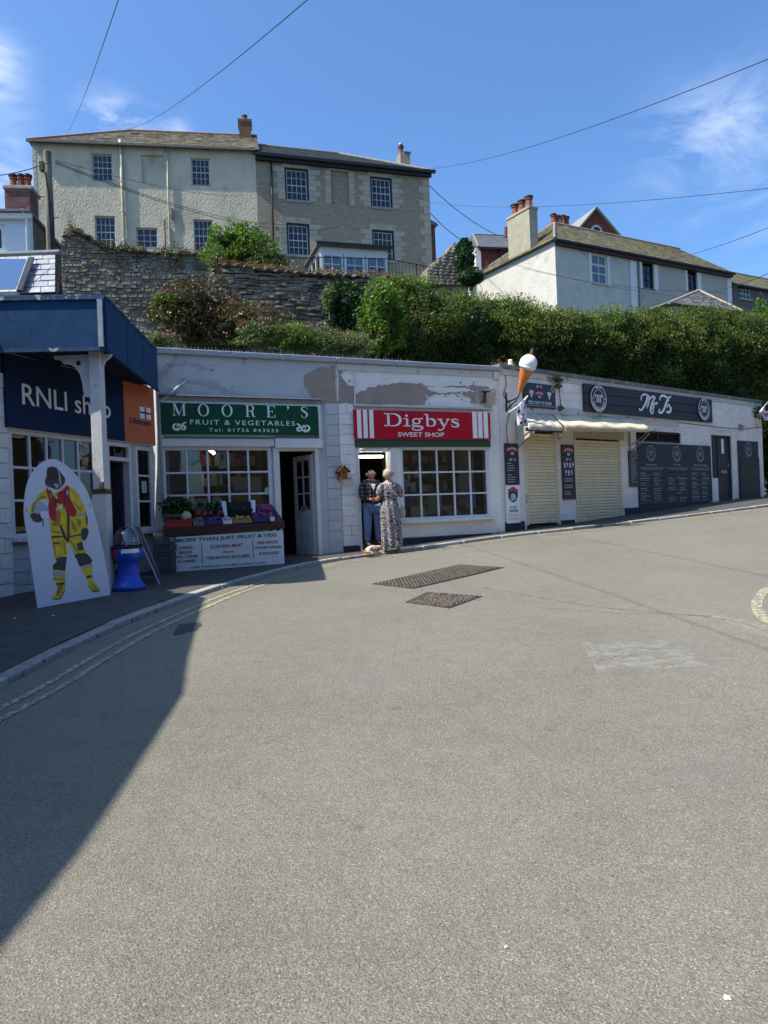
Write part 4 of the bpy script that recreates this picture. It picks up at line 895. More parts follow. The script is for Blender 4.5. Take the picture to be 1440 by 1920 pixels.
for x, yy in ((969, 836), (1180, 846)):
    u_, v_ = FB.uv(x, yy, .0); vt = a0[1] if x < 1000 else a2[1]
    mb = MB(); mb.tube([(u_, -.02, v_-.1), (u_, -.02, vt+.22)], .02, 6); o = mb.build('bracket', M('awning_bracket', (.4, .36, .3), (.2, .17, .14), 9, .7), t)
    MB().tube([(u_, -.03, v_-.05), (u_+.02, -wA+.05, vt)], .02, 6).build('arm', MATS['awning_bracket'], t)
    MB().tube([(u_+.05, -.03, v_+.15), (u_+.06, -wA+.1, vt+.05)], .014, 6).build('arm', MATS['awning_bracket'], t)
    MB().prism([(0, 0), (.002, 0), (.002, .01), (0, .01)], 0, .01)
    if x > 1000: continue
    c = MB(); c.add([(u_-.02, -.02, v_), (u_-.02, -.02, vt+.25), (u_-.015, -wA+.02, vt+.04), (u_-.01, -wA+.02, vt-.06)], [(0, 1, 2, 3)]); o = c.build('side_cheek', MATS['dirty_canvas'], t); so = o.modifiers.new('thick', 'SOLIDIFY'); so.thickness = .006
z2 = lambda x, y: (1080+x/5.143, 700+y/5.143)
t = T('name_board', "long dark plank board with script Mr T's between two round logos", 'sign', FB)
tl = FB.uv(1095, 719.5, .08); br = FB.uv(1336.5, 791.5, .08); bl = FB.uv(1097.5, 773, .08); hN = tl[1]-bl[1]; vlow = (bl[1]+br[1])/2; vhi = vlow+hN
for k in range(3): MB().box(tl[0], br[0], -.08, -.02, vlow+k*hN/3+.006, vlow+(k+1)*hN/3-.006).build('plank', slateb, t, bevel=.006)
MB().box(tl[0]+.01, br[0]-.01, -.035, -.016, vlow+.01, vhi-.01).build('backing', blackm, t)
mb = MB()
for pts, wd in (([(628, 262), (630, 226), (652, 203), (678, 208), (688, 232), (676, 275), (655, 320), (632, 352), (614, 350), (612, 335)], [.7, .8, .9, 1, 1.3, 1.3, 1.1, .9, .9, .9]),
                ([(672, 208), (700, 222), (706, 252), (694, 300), (682, 338)], [.7, 1.2, 1.5, 1.4, .8]), ([(682, 338), (700, 280), (722, 236), (744, 222), (762, 236), (754, 252)], [.6, .7, .8, .9, .9, .6]),
                ([(758, 234), (738, 280), (722, 330), (718, 362), (730, 384), (746, 384)], [.9, 1.4, 1.5, 1.3, 1, .7]), ([(756, 288), (748, 320), (742, 355), (750, 364)], [1, 1.3, 1.2, .7]), ([(748, 318), (762, 292), (778, 286), (782, 300)], [.7, .9, 1.2, 1.1]),
                ([(808, 262), (812, 232), (834, 214), (862, 224), (888, 238), (910, 226), (916, 216)], [.8, .9, 1.2, 1.2, 1.1, .8, .6]), ([(886, 240), (868, 290), (848, 345), (824, 378), (802, 376), (798, 358), (808, 348)], [1, 1.5, 1.5, 1.2, 1, .9, .8]),
                ([(892, 252), (886, 274)], [1.4, .5]), ([(892, 292), (898, 310), (914, 340), (908, 366), (888, 376), (870, 366)], [.8, 1, 1.5, 1.4, 1.2, .8]), ([(892, 294), (876, 330)], [.8, .7])):
    rib(mb, FB, [z2(*p) for p in pts], .055, .086, wid=wd)
mb.build('script_lettering', letw, t, kind='stuff')
def logo(parent, fr, cx, cy, ru, off, mat, disc=None, small=False):
    "round badge: rings, stars, name and dashes of small print"
    u, v = fr.uv(cx, cy, off); mb = MB()
    if disc: MB().prism([(u+ru*1.04*cos(k*pi/20), v+ru*1.04*sin(k*pi/20)) for k in range(40)], -off+.002, -off+.03).build('logo_disc', disc, parent)
    circ = lambda r, w_: mb.ribbon([(u+r*cos(k*pi/20), v+r*sin(k*pi/20)) for k in range(40)], w_, -off-.003, -off, True)
    circ(ru*.97, ru*.05); circ(ru*.66, ru*.03)
    for k in range(26):                         # small print round the rim
        a = radians(200+k*5.6) if k < 26 else 0
        x, z = u+ru*.82*cos(a), v+ru*.82*sin(a); mb.prism([(x-ru*.02, z-ru*.07), (x+ru*.025, z-ru*.07), (x+ru*.025, z+ru*.07), (x-ru*.02, z+ru*.07)], -off-.003, -off)
    for s_ in (-1, 1): mb.prism([(u+s_*ru*.82+ru*.09*(1 if j % 2 else .45)*cos(j*pi/5+pi/10), v+ru*.09*(1 if j % 2 else .45)*sin(j*pi/5+pi/10)) for j in range(10)], -off-.003, -off)
    mb.prism([(u-ru*.42, v-ru*.26), (u+ru*.42, v-ru*.26), (u+ru*.42, v-ru*.22), (u-ru*.42, v-ru*.22)], -off-.003, -off); mb.build('logo_ring', mat, parent, kind='stuff')
    text("MR T'S", u, v+ru*.74, ru*.16, mat, parent, -off-.003, 'CENTER', bold=.01)
    text('BURGER', u, v+ru*.08, ru*.24, mat, parent, -off-.003, 'CENTER', bold=.012, sx=.82); text('BAR', u, v-ru*.18, ru*.24, mat, parent, -off-.003, 'CENTER', bold=.012)
rl = (FB.uv(1123, 722.6, .1)[1]-FB.uv(1123, 772, .1)[1])/2
logo(t, FB, *z2(219, 245), rl, .115, letw, slateb); logo(t, FB, *z2(1236, 348), rl*.97, .115, letw, slateb)
grey_ink = M('menu_print', (.3, .3, .31), (.38, .38, .38), 5, .6)
z3 = lambda x, y: (1170+x/5.333, 810+y/5.333)
t = T('menu_board', 'large dark three-panel menu board with three round logos below the small window', 'menu board', FB)
u0, u1, v0, v1 = FB.rect(*z3(133, 115), *z3(888, 710), .05); v1 = FB.uv(*z3(500, 122), .05)[1]; v0 = FB.uv(*z3(520, 712), .05)[1]
x3 = [u0, u0+(u1-u0)*.355, u0+(u1-u0)*.68, u1]
for k in range(3): MB().box(x3[k]+.002, x3[k+1]-.002, -.05, -.02, v0, v1).build('panel', menub, t)
MB().box(u0, u1-.1, -.04, -.002, FB.uv(1260, 965)[1], v0-.004).build('panel', M('menu_lower_panel', (.032, .034, .042), (.038, .04, .05), 4, .5), t)
for k, (cx, cy) in enumerate(((270, 212), (525, 220), (762, 226))): logo(t, FB, *z3(cx, cy), .215, .052, grey_ink)
for k, (x, y, xx, yy, s) in enumerate(((222, 332, 330, 332, 'Burger Menu'), (494, 334, 568, 336, 'Hot Dogs'), (700, 338, 836, 342, 'The Grill Regular'))): fit_text(s, FB, t, *z3(x, y), *z3(xx, yy), 3.2, grey_ink, .054, shear=.3, bold=.008)
mb = MB(); r = random.Random(5)
def dashes(u0, u1, v, h, fill=.8):
    x = u0
    while x < u1: w_ = r.uniform(.02, .07); mb.box(x, min(x+w_, u1), -.053, -.051, v, v+h); x += w_+r.uniform(.006, .02)
H = v1-v0
for k in range(3):
    a, b = x3[k]+.08, x3[k+1]-.08; W = b-a
    mb.box(a-.04, b+.04, -.053, -.051, v1-H*.395, v1-H*.391); dashes(a, b-.02, v1-H*.42, .012); dashes(a+.1, b-.1, v1-H*.435, .01)
    mb.box(a-.06, b+.06, -.053, -.051, v0+H*.02, v0+H*.024)
    for j in range(6):
        if k == 1 and j in (0, 4): mb.box(a, b, -.053, -.051, v1-H*(.5+j*.082)-.03, v1-H*(.5+j*.082)-.026); continue
        for c_ in range(2):
            x = a+c_*W*.52; yy = v1-H*(.50+j*.082+c_*.004); dashes(x, x+W*r.uniform(.18, .42), yy, .024); dashes(x, x+W*r.uniform(.3, .42), yy-.045, .012)
            if r.random() < .5: dashes(x, x+W*r.uniform(.2, .4), yy-.07, .01)
for s, kx, j in (('Fries', 540, 1), ('Drinks', 550, 5)): fit_text(s, FB, t, *z3(kx-20, 462 if j == 1 else 612), *z3(kx+24, 464 if j == 1 else 614), 2.6, grey_ink, .054, shear=.3, bold=.01)
mb.build('small_print', grey_ink, t, kind='stuff')
def side_menu(x0, y0, x1, y1, label, mat, zf, w=.06, lines=9):
    global mb
    t = T('menu_board', label, 'menu board', FB); u0, u1, v0, v1 = FB.rect(*zf(x0, y0), *zf(x1, y1), w); MB().box(u0, u1, -w, -w+.03, v0, v1).build('panel', mat, t); return t, u0, u1, v0, v1
t, u0, u1, v0, v1 = side_menu(48, 188, 150, 545, 'narrow grey-green menu board left of the three-panel menu', M('menu_olive', (.055, .06, .056), (.06, .066, .06), 3, .5), z3, .05)
logo(t, FB, *z3(98, 222), .14, .052, grey_ink); mb = MB()
for j in range(11): dashes(u0+.08, u0+.08+(u1-u0)*r.uniform(.35, .75), v1-(v1-v0)*(.26+j*.062), .02)
mb.build('small_print', grey_ink, t, kind='stuff')
t, u0, u1, v0, v1 = side_menu(1140, 85, 1362, 668, 'tall dark menu board right of the door, with a glossy black lower panel', menub, z3, .05)
vm = FB.uv(*z3(1240, 250), .05)[1]; MB().box(u0+.06, u1+.02, -.062, -.051, v0, vm).build('gloss_panel', M('black_perspex', (.01, .01, .013), (.014, .014, .018), 3, .4, spec=.25), t)
logo(t, FB, *z3(1245, 175), .23, .053, grey_ink); mb = MB()
for j in range(7): dashes(u0+.15, u0+.15+(u1-u0)*r.uniform(.2, .6), vm-(vm-v0)*(.3+j*.07), .01)
for q in range(len(mb.v)): p = mb.v[q]; mb.v[q] = (p[0], p[1]-.013, p[2])
mb.build('small_print', M('dim_print', (.1, .1, .11)), t, kind='stuff')
# ice cream boards
nightm = M('ice_cream_board_navy', (.014, .018, .03), (.02, .024, .036), 3, .4, spec=.5); pinkp = M('pink_print', (.5, .06, .14), (.42, .05, .12), 6, .5); gprint = M('pale_print', (.5, .52, .58), (.62, .64, .68), 7, .5)
z1 = lambda x, y: (960+x/10.286, 640+y/10.286)
t, u0, u1, v0, v1 = side_menu(215, 800, 848, 1318, 'dark ice cream board with two cones printed on it, behind the giant cone', nightm, z1, .05); v1 = FB.uv(*z1(540, 820), .05)[1]; v0 = FB.uv(*z1(560, 1290), .05)[1]
for o in list(t.children): bpy.data.objects.remove(o)
MB().box(u0, u1, -.05, -.01, v0, v1).build('panel', nightm, t); Lw = u1-u0; Hh = v1-v0
text('Mr Ts', (u0+u1)/2-.02, v1-Hh*.17, Hh*.11, gprint, t, -.053, 'CENTER', shear=.3, bold=.01); text('REAL DAIRY ICE CREAM', (u0+u1)/2, v0+Hh*.15, Hh*.14, gprint, t, -.053, 'CENTER', sx=.78*Lw/1.05*.86, bold=.012)
mb = MB(); mb.box(u0+.05, u1-.05, -.053, -.051, v0+Hh*.08, v0+Hh*.095); mb.ribbon([(u1-.09+.04*cos(k*pi/8), v1-.1+.06*sin(k*pi/8)) for k in range(16)], .015, -.053, -.05, True)
for cx in (u0+Lw*.24, u1-Lw*.2):
    mb.prism([(cx, v0+Hh*.36), (cx+Lw*.045, v0+Hh*.56), (cx-Lw*.045, v0+Hh*.56)], -.053, -.05); mb.prism([(cx+Lw*.07*cos(k*pi/8), v0+Hh*.63+Hh*.08*sin(k*pi/8)) for k in range(16)], -.053, -.05)
mb.build('cone_print', gprint, t, kind='stuff')
def wobble_name(t, u, v, w_, off):
    mb = MB(); mb.ribbon([(u+w_*(k/10-.5), v+w_*.12*sin(k/10*pi)) for k in range(11)], w_*.2, -off-.002, -off); mb.build('pink_banner', pinkp, t)
    mb = MB()
    for k in range(8): x = u+w_*(.1*k-.36); z = v+w_*.12*sin((x-u)/w_*pi+pi/2); mb.box(x, x+w_*.055, -off-.004, -off-.0025, z-w_*.05, z+w_*.05)
    for k in range(3): mb.prism([(u-w_*.12+k*w_*.1, v-w_*.26), (u-w_*.06+k*w_*.1, v-w_*.26), (u-w_*.03+k*w_*.1, v-w_*.08), (u-w_*.1+k*w_*.1, v-w_*.1)], -off-.003, -off)
    mb.build('white_print', gprint, t, kind='stuff')
wobble_name(t, (u0+u1)/2-.02, v0+Hh*.56, Lw*.27, .052)
z4 = lambda x, y: (930+x/9, 820+y/9)
t, u0, u1, v0, v1 = side_menu(152, 98, 402, 800, 'narrow black price board left of the narrow shutter, above the white dog board', nightm, z4); Lw, Hh = u1-u0, v1-v0
wobble_name(t, (u0+u1)/2, v1-Hh*.17, Lw*.86, .062); text('Mr Ts', (u0+u1)/2, v1-Hh*.42, Hh*.07, gprint, t, -.063, 'CENTER', shear=.3, bold=.01); mb = MB()
for j in range(9):
    if j != 4: dashes(u0+.04, u0+.04+Lw*r.uniform(.45, .6) if j not in (0, 5) else u0+.04+Lw*.3, v1-Hh*(.49+j*.056), .016 if j in (0, 5) else .012)
for q in range(len(mb.v)): p = mb.v[q]; mb.v[q] = (p[0], p[1]-.011, p[2])
mb.build('small_print', gprint, t, kind='stuff')
t, u0, u1, v0, v1 = side_menu(1110, 122, 1350, 1042, 'narrow black sundae board between the two roller shutters', nightm, z4); Lw, Hh = u1-u0, v1-v0
wobble_name(t, (u0+u1)/2, v1-Hh*.12, Lw*.86, .062); text('Mr Ts', (u0+u1)/2, v1-Hh*.29, Hh*.05, gprint, t, -.063, 'CENTER', shear=.3, bold=.01); mb = MB(); mp_ = MB()
for row, nn, z in ((0, 4, .38), (1, 3, .52)):
    for k in range(nn):
        cx = u0+Lw*(.16+.23*k+.1*row); cz = v1-Hh*z; tgt = mp_ if (k+row) % 2 else mb
        mb.prism([(cx+.03*cos(q*pi/6), cz+.035+.04*sin(q*pi/6)) for q in range(12)], -.063, -.06); tgt.prism([(cx-.018, cz-.06), (cx+.018, cz-.06), (cx+.03, cz), (cx-.03, cz)], -.064, -.06)
for j, z in enumerate((.63, .67, .75, .79, .87, .91)): 
    x = u0+.04
    while x < u0+Lw*(.75 if j < 4 else .5): w_ = r.uniform(.02, .05); mb.box(x, x+w_, -.063, -.061, v1-Hh*z, v1-Hh*z+.014); x += w_+.008
mb.build('sundae_print', gprint, t, kind='stuff'); mp_.build('sundae_print', M('mauve_print', (.4, .2, .35)), t, kind='stuff')
t, u0, u1, v0, v1 = side_menu(172, 808, 414, 1440, 'white board advertising ice cream for dogs, at foot of the pier', letw, z4, .065); Lw, Hh = u1-u0, v1-v0
tealp = M('teal_print', (.06, .2, .24), (.04, .14, .18), 8, .5); cx, cz = (u0+u1)/2, v1-Hh*.25
MB().prism([(cx+Lw*.38*cos(k*pi/12), cz+Lw*.4*sin(k*pi/12)) for k in range(24)], -.067, -.065).build('badge', inkm, t); MB().ribbon([(cx+Lw*(k/10-.5)*.75, cz+Lw*.18+Lw*.1*sin(k/10*pi)) for k in range(11)], Lw*.17, -.069, -.067).build('badge_banner', pinkp, t)
MB().prism(jag([(cx-Lw*.2, cz-Lw*.3), (cx+Lw*.22, cz-Lw*.28), (cx+Lw*.2, cz+Lw*.02), (cx-Lw*.18, cz+Lw*.05)], 3, .015, 4), -.069, -.067).build('badge_picture', M('badge_pale', (.45, .6, .65), (.2, .4, .45), 30, .5), t)
text('ICE CREAM', cx, v0+Hh*.40, Hh*.05, tealp, t, -.068, 'CENTER', sx=.75); text('FOR DOGS', cx, v0+Hh*.29, Hh*.08, inkm, t, -.068, 'CENTER', sx=.62, bold=.01); mb = MB()
for z in (.22, .19, .13, .10): mb.box(u0+.03, u1-.03, -.068, -.066, v0+Hh*z, v0+Hh*z+.008)
mb.build('small_print', MATS['menu_print'], t, kind='stuff')
t = T('giant_cone_sign', 'giant orange ice cream cone with white scoop and flake, leaning from a wall bracket', 'sign', FB)
tip = FB.uv(972, 742, .35); topc = FB.uv(988, 690, .62); A = Vector((tip[0], -.35, tip[1])); B = Vector((topc[0], -.62, topc[1])); ax = (B-A).normalized()
L_ = (B-A).length; rc = .145; conem = M('cone_orange', (.62, .2, .05), (.5, .14, .035), 7, .5, .7, 26, dist=.02, spec=.4)
mb = MB(); rings = [A+ax*L_*k/14 for k in range(15)]; mb.tube(rings, [.012+(rc-.012)*(k/14)**.9*(1+.05*(k % 2)) for k in range(15)], 16); mb.build('cone', conem, t, smooth=True)
mb = MB(); mb.ball(tuple(B+ax*.1), .185, 14); mb.build('scoop', M('scoop_white', (.8, .79, .76), (.74, .73, .7), 6, .45, .4, 12, dist=.02), t, smooth=True)
mb = MB(); mb.tube([B+ax*.06-Vector((.0, .0, 0)), B+ax*.0+Vector((0, 0, .001))], [.19, .17], 18); mb.build('rim', MATS['scoop_white'], t, smooth=True)
fl0 = B+Vector((.06, -.05, .2)); mb = MB(); mb.tube([fl0, fl0+Vector((.07, 0, .16)), fl0+Vector((.085, 0, .2))], [.04, .042, .035], 9); mb.build('flake', M('flake_brown', (.11, .045, .03), (.07, .03, .02), 30, .7, .8, 60), t)
mb = MB(); mb.box(A.x-.03, A.x+.0, -.03, -.0, A.z-.3, A.z+.12); mb.tube([(A.x-.01, -.02, A.z-.1), (A.x+.0, -.34, A.z-.04), tuple(A+ax*.06)], .018, 6).tube([(A.x-.01, -.02, A.z-.25), (A.x+.0, -.3, A.z-.08)], .014, 6); mb.build('bracket', blackm, t, kind=None)
# flags
flagm = M('flag_cloth', (.72, .72, .74), (.66, .66, .68), 8, .8, .4, 20)
def flag(label, a, b, c, d, w, post, seed):
    "cloth between four photo points, hung from its slanting upper edge"
    t = T('flag', label, 'flag', FB); P_ = [Vector((*[FB.uv(*p, w)[0]], -w, FB.uv(*p, w)[1])) for p in (a, b, c, d)]; mb = MB(); n = 10
    fn = lambda s_, q, k=0: P_[0].lerp(P_[1], s_).lerp(P_[3].lerp(P_[2], s_), q)+Vector((0, .03*sin(s_*7+q*3+seed)-k, 0))
    for j in range(n+1):
        for i in range(n+1): mb.v.append(tuple(fn(i/n, j/n)))
    mb.f = [(j*(n+1)+i, j*(n+1)+i+1, (j+1)*(n+1)+i+1, (j+1)*(n+1)+i) for j in range(n) for i in range(n)]
    o = mb.build('cloth', flagm, t, smooth=True); so = o.modifiers.new('thick', 'SOLIDIFY'); so.thickness = .004
    for (cx, cy, rx, ry, mt, nm) in ((.72, .22, .18, .22, blackm, 'cow_patch'), (.15, .3, .1, .1, blackm, 'cow_patch'), (.45, .6, .3, .12, pinkp, 'pink_banner'), (.25, .86, .12, .07, blackm, 'cow_patch'), (.82, .82, .09, .08, blackm, 'cow_patch'), (.5, .76, .14, .06, MATS['badge_pale'], 'print')):
        m2 = MB(); m2.v = [tuple(fn(min(.99, max(.01, cx+rx*cos(k*pi/7))), min(.99, max(.01, cy+ry*sin(k*pi/7))), .008)) for k in range(14)]; m2.v.append(tuple(fn(cx, cy, .008))); m2.f = [(k, (k+1) % 14, 14) for k in range(14)]; m2.build(nm, mt, t)
    MB().tube([(post[0], -.01, post[1]), tuple(P_[0]), tuple(P_[1]+(P_[1]-P_[0])*.1)], .014, 6).build('pole', letw, t); return t
u_, v_ = FB.uv(966, 772, .0)
flag('small cow-print flag with pink banner hanging below the giant cone', (971, 762), (988, 744), (989, 799), (971, 799), .38, (.12, v_-.1), 0)
u_, v_ = FB.uv(1427, 786, .0)
flag('small cow-print flag at the far right end of the takeaway', (1424, 772), (1441, 752), (1447, 787), (1432, 789), .35, (uBend-.05, v_), 3)
# odds and ends on the walls
def floodlight(fr, x, y, label, group=None):
    u, v = fr.uv(x, y, .12); t = T('floodlight', label, 'lamp', fr); MB().hull8([(u-.13, -.2, v+.06), (u+.09, -.2, v+.06), (u+.07, -.05, v+.08), (u-.1, -.05, v+.08), (u-.11, -.2, v+.09), (u+.07, -.2, v+.09), (u+.07, -.05, v+.1), (u-.1, -.05, v+.1)]).build('hood', blackm, t)
    MB().tube([(u-.02, -.16, v+.06), (u+.05, -.03, v-.1)], .035, 8).build('body', rustm, t); MB().lathe((u+.02, -.03, v-.12), [(.001, -.01), (.075, -.01), (.06, .02), (.001, .02)], 14).build('base', rustm, t, smooth=True); return t
floodlight(FA, 909, 742, 'small rusty floodlight on the white wall above the sweet shop sign')
for (x, y, lb) in ((1047, 724, 'broken rusty lamp left of the plank name board, upper one'), (1051, 765, 'broken rusty lamp left of the plank name board, lower one')):
    u, v = FB.uv(x, y, .06); o = solo(MB().ball((0, 0, 0), .07, 8, 1.2, .8, .8, lump=.6), 'wall_fitting', rustm, lb, 'lamp', loc=FB.w(u, -.06, v), smooth=True)
u, v = FB.uv(1391, 800, .08); t = T('wall_lamp', 'small grey lamp on a bracket above the door at right', 'lamp', FB); MB().hull8([(u-.02, -.1, v-.12), (u+.02, -.1, v-.12), (u+.02, -.04, v-.12), (u-.02, -.04, v-.12), (u-.09, -.14, v+.04), (u+.08, -.14, v+.04), (u+.08, -.02, v+.04), (u-.09, -.02, v+.04)]).build('shade', steel, t); MB().tube([(u, -.06, v+.04), (u, -.01, v+.1)], .012, 6).build('arm', rustm, t)
u, v = FA.uv(930, 704, .02); solo(MB().box(-.07, .07, -.04, 0, -.08, .08), 'junction_box', M('box_white', (.6, .62, .64)), 'small square white junction box high on the sweet shop wall', 'junction box', loc=FA.w(u, -.01, v)).rotation_euler = (0, 0, FA.ang)
for fr, x, y, lb in ((FA, 957, 683, 'white insulator standing on the parapet left of the giant cone'), (FB, 1419, 745, 'white knob standing on the parapet at far right')):
    u, v = fr.uv(x, y, -.1); t = T('insulator', lb, 'insulator', loc=fr.w(u, .1, vtop-.01 if fr is FA else vB-.01)); 
    MB().lathe((0, 0, 0), [(.02, 0), (.02, .06), (.05, .07), (.055, .12), (.035, .13), (.05, .15), (.045, .2), (.001, .21)], 12).build('knob', letw, t, smooth=True)
def cable(fr, pts, name, label, r_=.008, mat=blackm):
    P_ = [(lambda q: (q[0], -.025, q[1]))(fr.uv(x, y, .025)) for x, y in pts]; o = MB().tube(cat(P_, 6), r_, 6).build(name, mat); o.location = fr.o; o.rotation_euler = (0, 0, fr.ang); return tag(o, label, 'cable')
cable(FB, [(946, 690), (949, 720), (945, 742), (958, 762), (950, 800), (953, 840)], 'wall_cable', 'thin dark cable looping down the pier left of the giant cone')
cable(FB, [(1049, 726), (1050, 745), (1052, 765), (1049, 772)], 'wall_cable', 'short cable between the two broken wall lamps')
cable(FB, [(1272, 792), (1330, 799), (1385, 804), (1427, 801)], 'wall_cable', 'thin cable running right above the dark door')
cable(FA, [(716, 692), (722, 712), (735, 704), (736, 690)], 'wall_cable', 'loop of thin cable hanging on the white parapet wall', .005, grime)
# birdhouse
u, v = FA.uv(642, 888, .1); t = T('birdhouse', 'small orange-brown wooden birdhouse fixed to the pier left of the sweet shop door', 'birdhouse', loc=FA.w(u, -.12, v), rz=FA.ang)
bw_ = M('varnished_pine', (.30, .12, .03), (.22, .08, .02), 9, .5, .3, 30, stretch=(1, 1, 4))
MB().prism([(-.07, -.09), (.07, -.09), (.07, .05), (0, .13), (-.07, .05)], -.07, .07).build('box', bw_, t)
for s_ in (-1, 1): MB().hull8([(0, -.1, .135), (s_*.12, -.1, .02), (s_*.12, .1, .02), (0, .1, .135), (0, -.1, .155), (s_*.13, -.1, .03), (s_*.13, .1, .03), (0, .1, .155)]).build('roof_board', rustm, t)
MB().box(-.1, .1, -.11, .08, -.11, -.09).build('floor_board', bw_, t); MB().prism([(.024*cos(k*pi/6), .02+.024*sin(k*pi/6)) for k in range(12)], -.074, -.07).build('hole', blackm, t)
# spikes along the parapet
t = T('anti_climb_spikes', 'row of small metal spikes along the parapet of the two shops', 'spikes', FA); mb = MB(); a = .3; e = FA.uv(772, 680)[0]
while a < e: x = a+random.uniform(-.012, .012); h_ = random.uniform(.045, .085); mb.add([(x-.012, .0, vtop), (x+.012, .0, vtop), (x, .02, vtop), (x+random.uniform(-.015, .015), random.uniform(-.01, .01), vtop+h_)], [(0, 1, 3), (1, 2, 3), (2, 0, 3)]); a += .062
mb.build('spike_row', steel, t, kind='stuff')
# ================================================================== lifeboat shop under the blue canopy (facade FC)
uC0, uC1 = -4.2, FC.loc((FA.o.x, FA.o.y, 0)).x-.02
cwin = FC.rect(15, 804, 186, 1000); cdoor = FC.rect(202, 828, 251, 1090); cnar = FC.rect(253, 836, 291, 993)
vC = 4.0
rn = T('lifeboat_shop', 'lifeboat charity shop with small-paned window and slate roof under a dark blue canopy', 'shop', FC)
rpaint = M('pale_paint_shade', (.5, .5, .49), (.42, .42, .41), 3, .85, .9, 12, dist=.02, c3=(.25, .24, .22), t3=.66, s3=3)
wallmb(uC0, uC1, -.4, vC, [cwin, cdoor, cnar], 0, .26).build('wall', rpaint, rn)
MB().box(uC0+.002, uC0+.2, .262, 4.2, -.3, vC).build('side_wall', rpaint, rn); MB().box(uC0, uC1+.1, 4.2, 4.4, -.3, vC+1.3).build('rear_wall', rpaint, rn)
room(rn, uC0+.3, uC1-.15, cdoor[2]+.03, 3.0, 3.2, M('shop_interior_light', (.3, .29, .3), (.22, .21, .22), 2, .9))
blocks(rn, uC0, cwin[0]-.05, -.3, 3.1, [], blkw, .2, .42, proud=.05, seed=21, thick=.1); blocks(rn, cwin[0]-.045, cwin[1]+.03, -.3, cwin[2]-.1, [], blkb, .19, .6, proud=.015, seed=22); blocks(rn, cnar[0]-.03, uC1-.0, -.3, cnar[2]-.1, [], blkb, .2, .5, proud=.015, seed=23)
window(rn, *cwin, 5, 3, wpaint, shopglass, y=.0, fw=.06, bw=.035, dep=.07); window(rn, *cnar, 1, 3, wpaint, shopglass, y=.0, fw=.06, bw=.03, dep=.07)
a, b, c, d = cdoor; vt = FC.uv(225, 861)[1]
MB().box(a-.06, b+.0, -.02, .1, d-.06, d).build('door_frame', wpaint, rn); MB().box(a, b, -.02, .1, vt-.03, vt+.03).build('transom', wpaint, rn)
for q in (a-.06, b-.03): MB().box(q, q+.06, -.021, .101, c, d-.06).build('door_frame', wpaint, rn)
MB().box(a, b-.03, .03, .036, vt+.03, d-.06).build('transom_pane', shopglass, rn)
navyd = M('navy_door', (.008, .012, .03), (.012, .016, .036), 4, .4); lf = door_leaf(rn, (b-.04, .12, c+.12), pi-radians(62), .86, vt-c-.17, navyd, shopglass, rows=3, cols=1, paneltop=.18)
for (x0, x1, z0, z1, mt, nm, lb) in ((.5, .7, 1.15, 1.5, paper, 'door_notice', None), (.3, .42, .85, .97, M('red_sticker', (.45, .04, .03)), 'door_sticker', 'red square sticker'), (.2, .7, .45, .62, paper, 'door_notice', 'wide notice low on the door')): MB().box(x0, x1, -.006, .0, z0, z1).build(nm, mt, lf, lb)
for (x0, y0, x1, y1, lb) in ((265, 902, 274, 924, 'white notice of pictograms in the narrow window by the lifeboat shop door'),):
    u0, u1, v0, v1 = FC.rect(x0, y0, x1, y1, -.04); t = T('notice', lb, 'notice', FC); MB().box(u0, u1, .03, .034, v0, v1).build('sheet', paper, t); m2 = MB()
    for k in range(4): m2.box(u0+.03, u1-.03, .026, .029, v1-(k+.8)*(v1-v0)/4.4, v1-(k+.35)*(v1-v0)/4.4)
    m2.build('print', inkm, t, kind='stuff')
# things in the window: bunting, clothes, books
for k in range(7):
    u = cwin[0]+.12+k*(cwin[1]-cwin[0])/7.2; t = T('pennant', ('pale', 'dark navy', 'patterned white')[k % 3]+' triangular pennant in the lifeboat shop window, '+('leftmost of seven', 'second from left', 'third from left', 'fourth, in the middle', 'third from right', 'second from right', 'rightmost of seven')[k], 'pennant', FC, group='pennants strung inside the lifeboat shop window')
    MB().prism([(u, cwin[3]-.12-.06*sin(k)), (u+.3, cwin[3]-.13-.05*cos(k)), (u+.18, cwin[3]-.72)], .2+.02*k, .206+.02*k).build('cloth', (letw, navy, M('speckled_cloth', (.6, .6, .65), (.1, .12, .25), 22))[k % 3], t)
for k, (x, c_, lb) in enumerate(((.25, (.28, .2, .42), 'mauve sweatshirt'), (.9, (.30, .24, .44), 'lilac sweatshirt'), (1.5, (.05, .07, .16), 'navy jacket'))):
    t = T('hanging_top', lb+' displayed in the lifeboat shop window', 'clothing', FC); x += cwin[0]; z = cwin[3]-1.0; MB().prism([(x-.24, z-.75), (x+.24, z-.75), (x+.22, z-.2), (x+.36, z-.5), (x+.46, z-.42), (x+.3, z), (x+.08, z+.08), (x-.08, z+.08), (x-.3, z), (x-.46, z-.42), (x-.36, z-.5), (x-.22, z-.2)], .4, .5).build('cloth', M('cloth_%d' % k, c_), t, bevel=.02)
shelving(cwin[0]+.1, cwin[1]-.2, .55, cdoor[2]+.6, 2, .4, 'low shelves of souvenirs inside the lifeboat shop window', FC, cdoor[2]+.05, 8, .3)
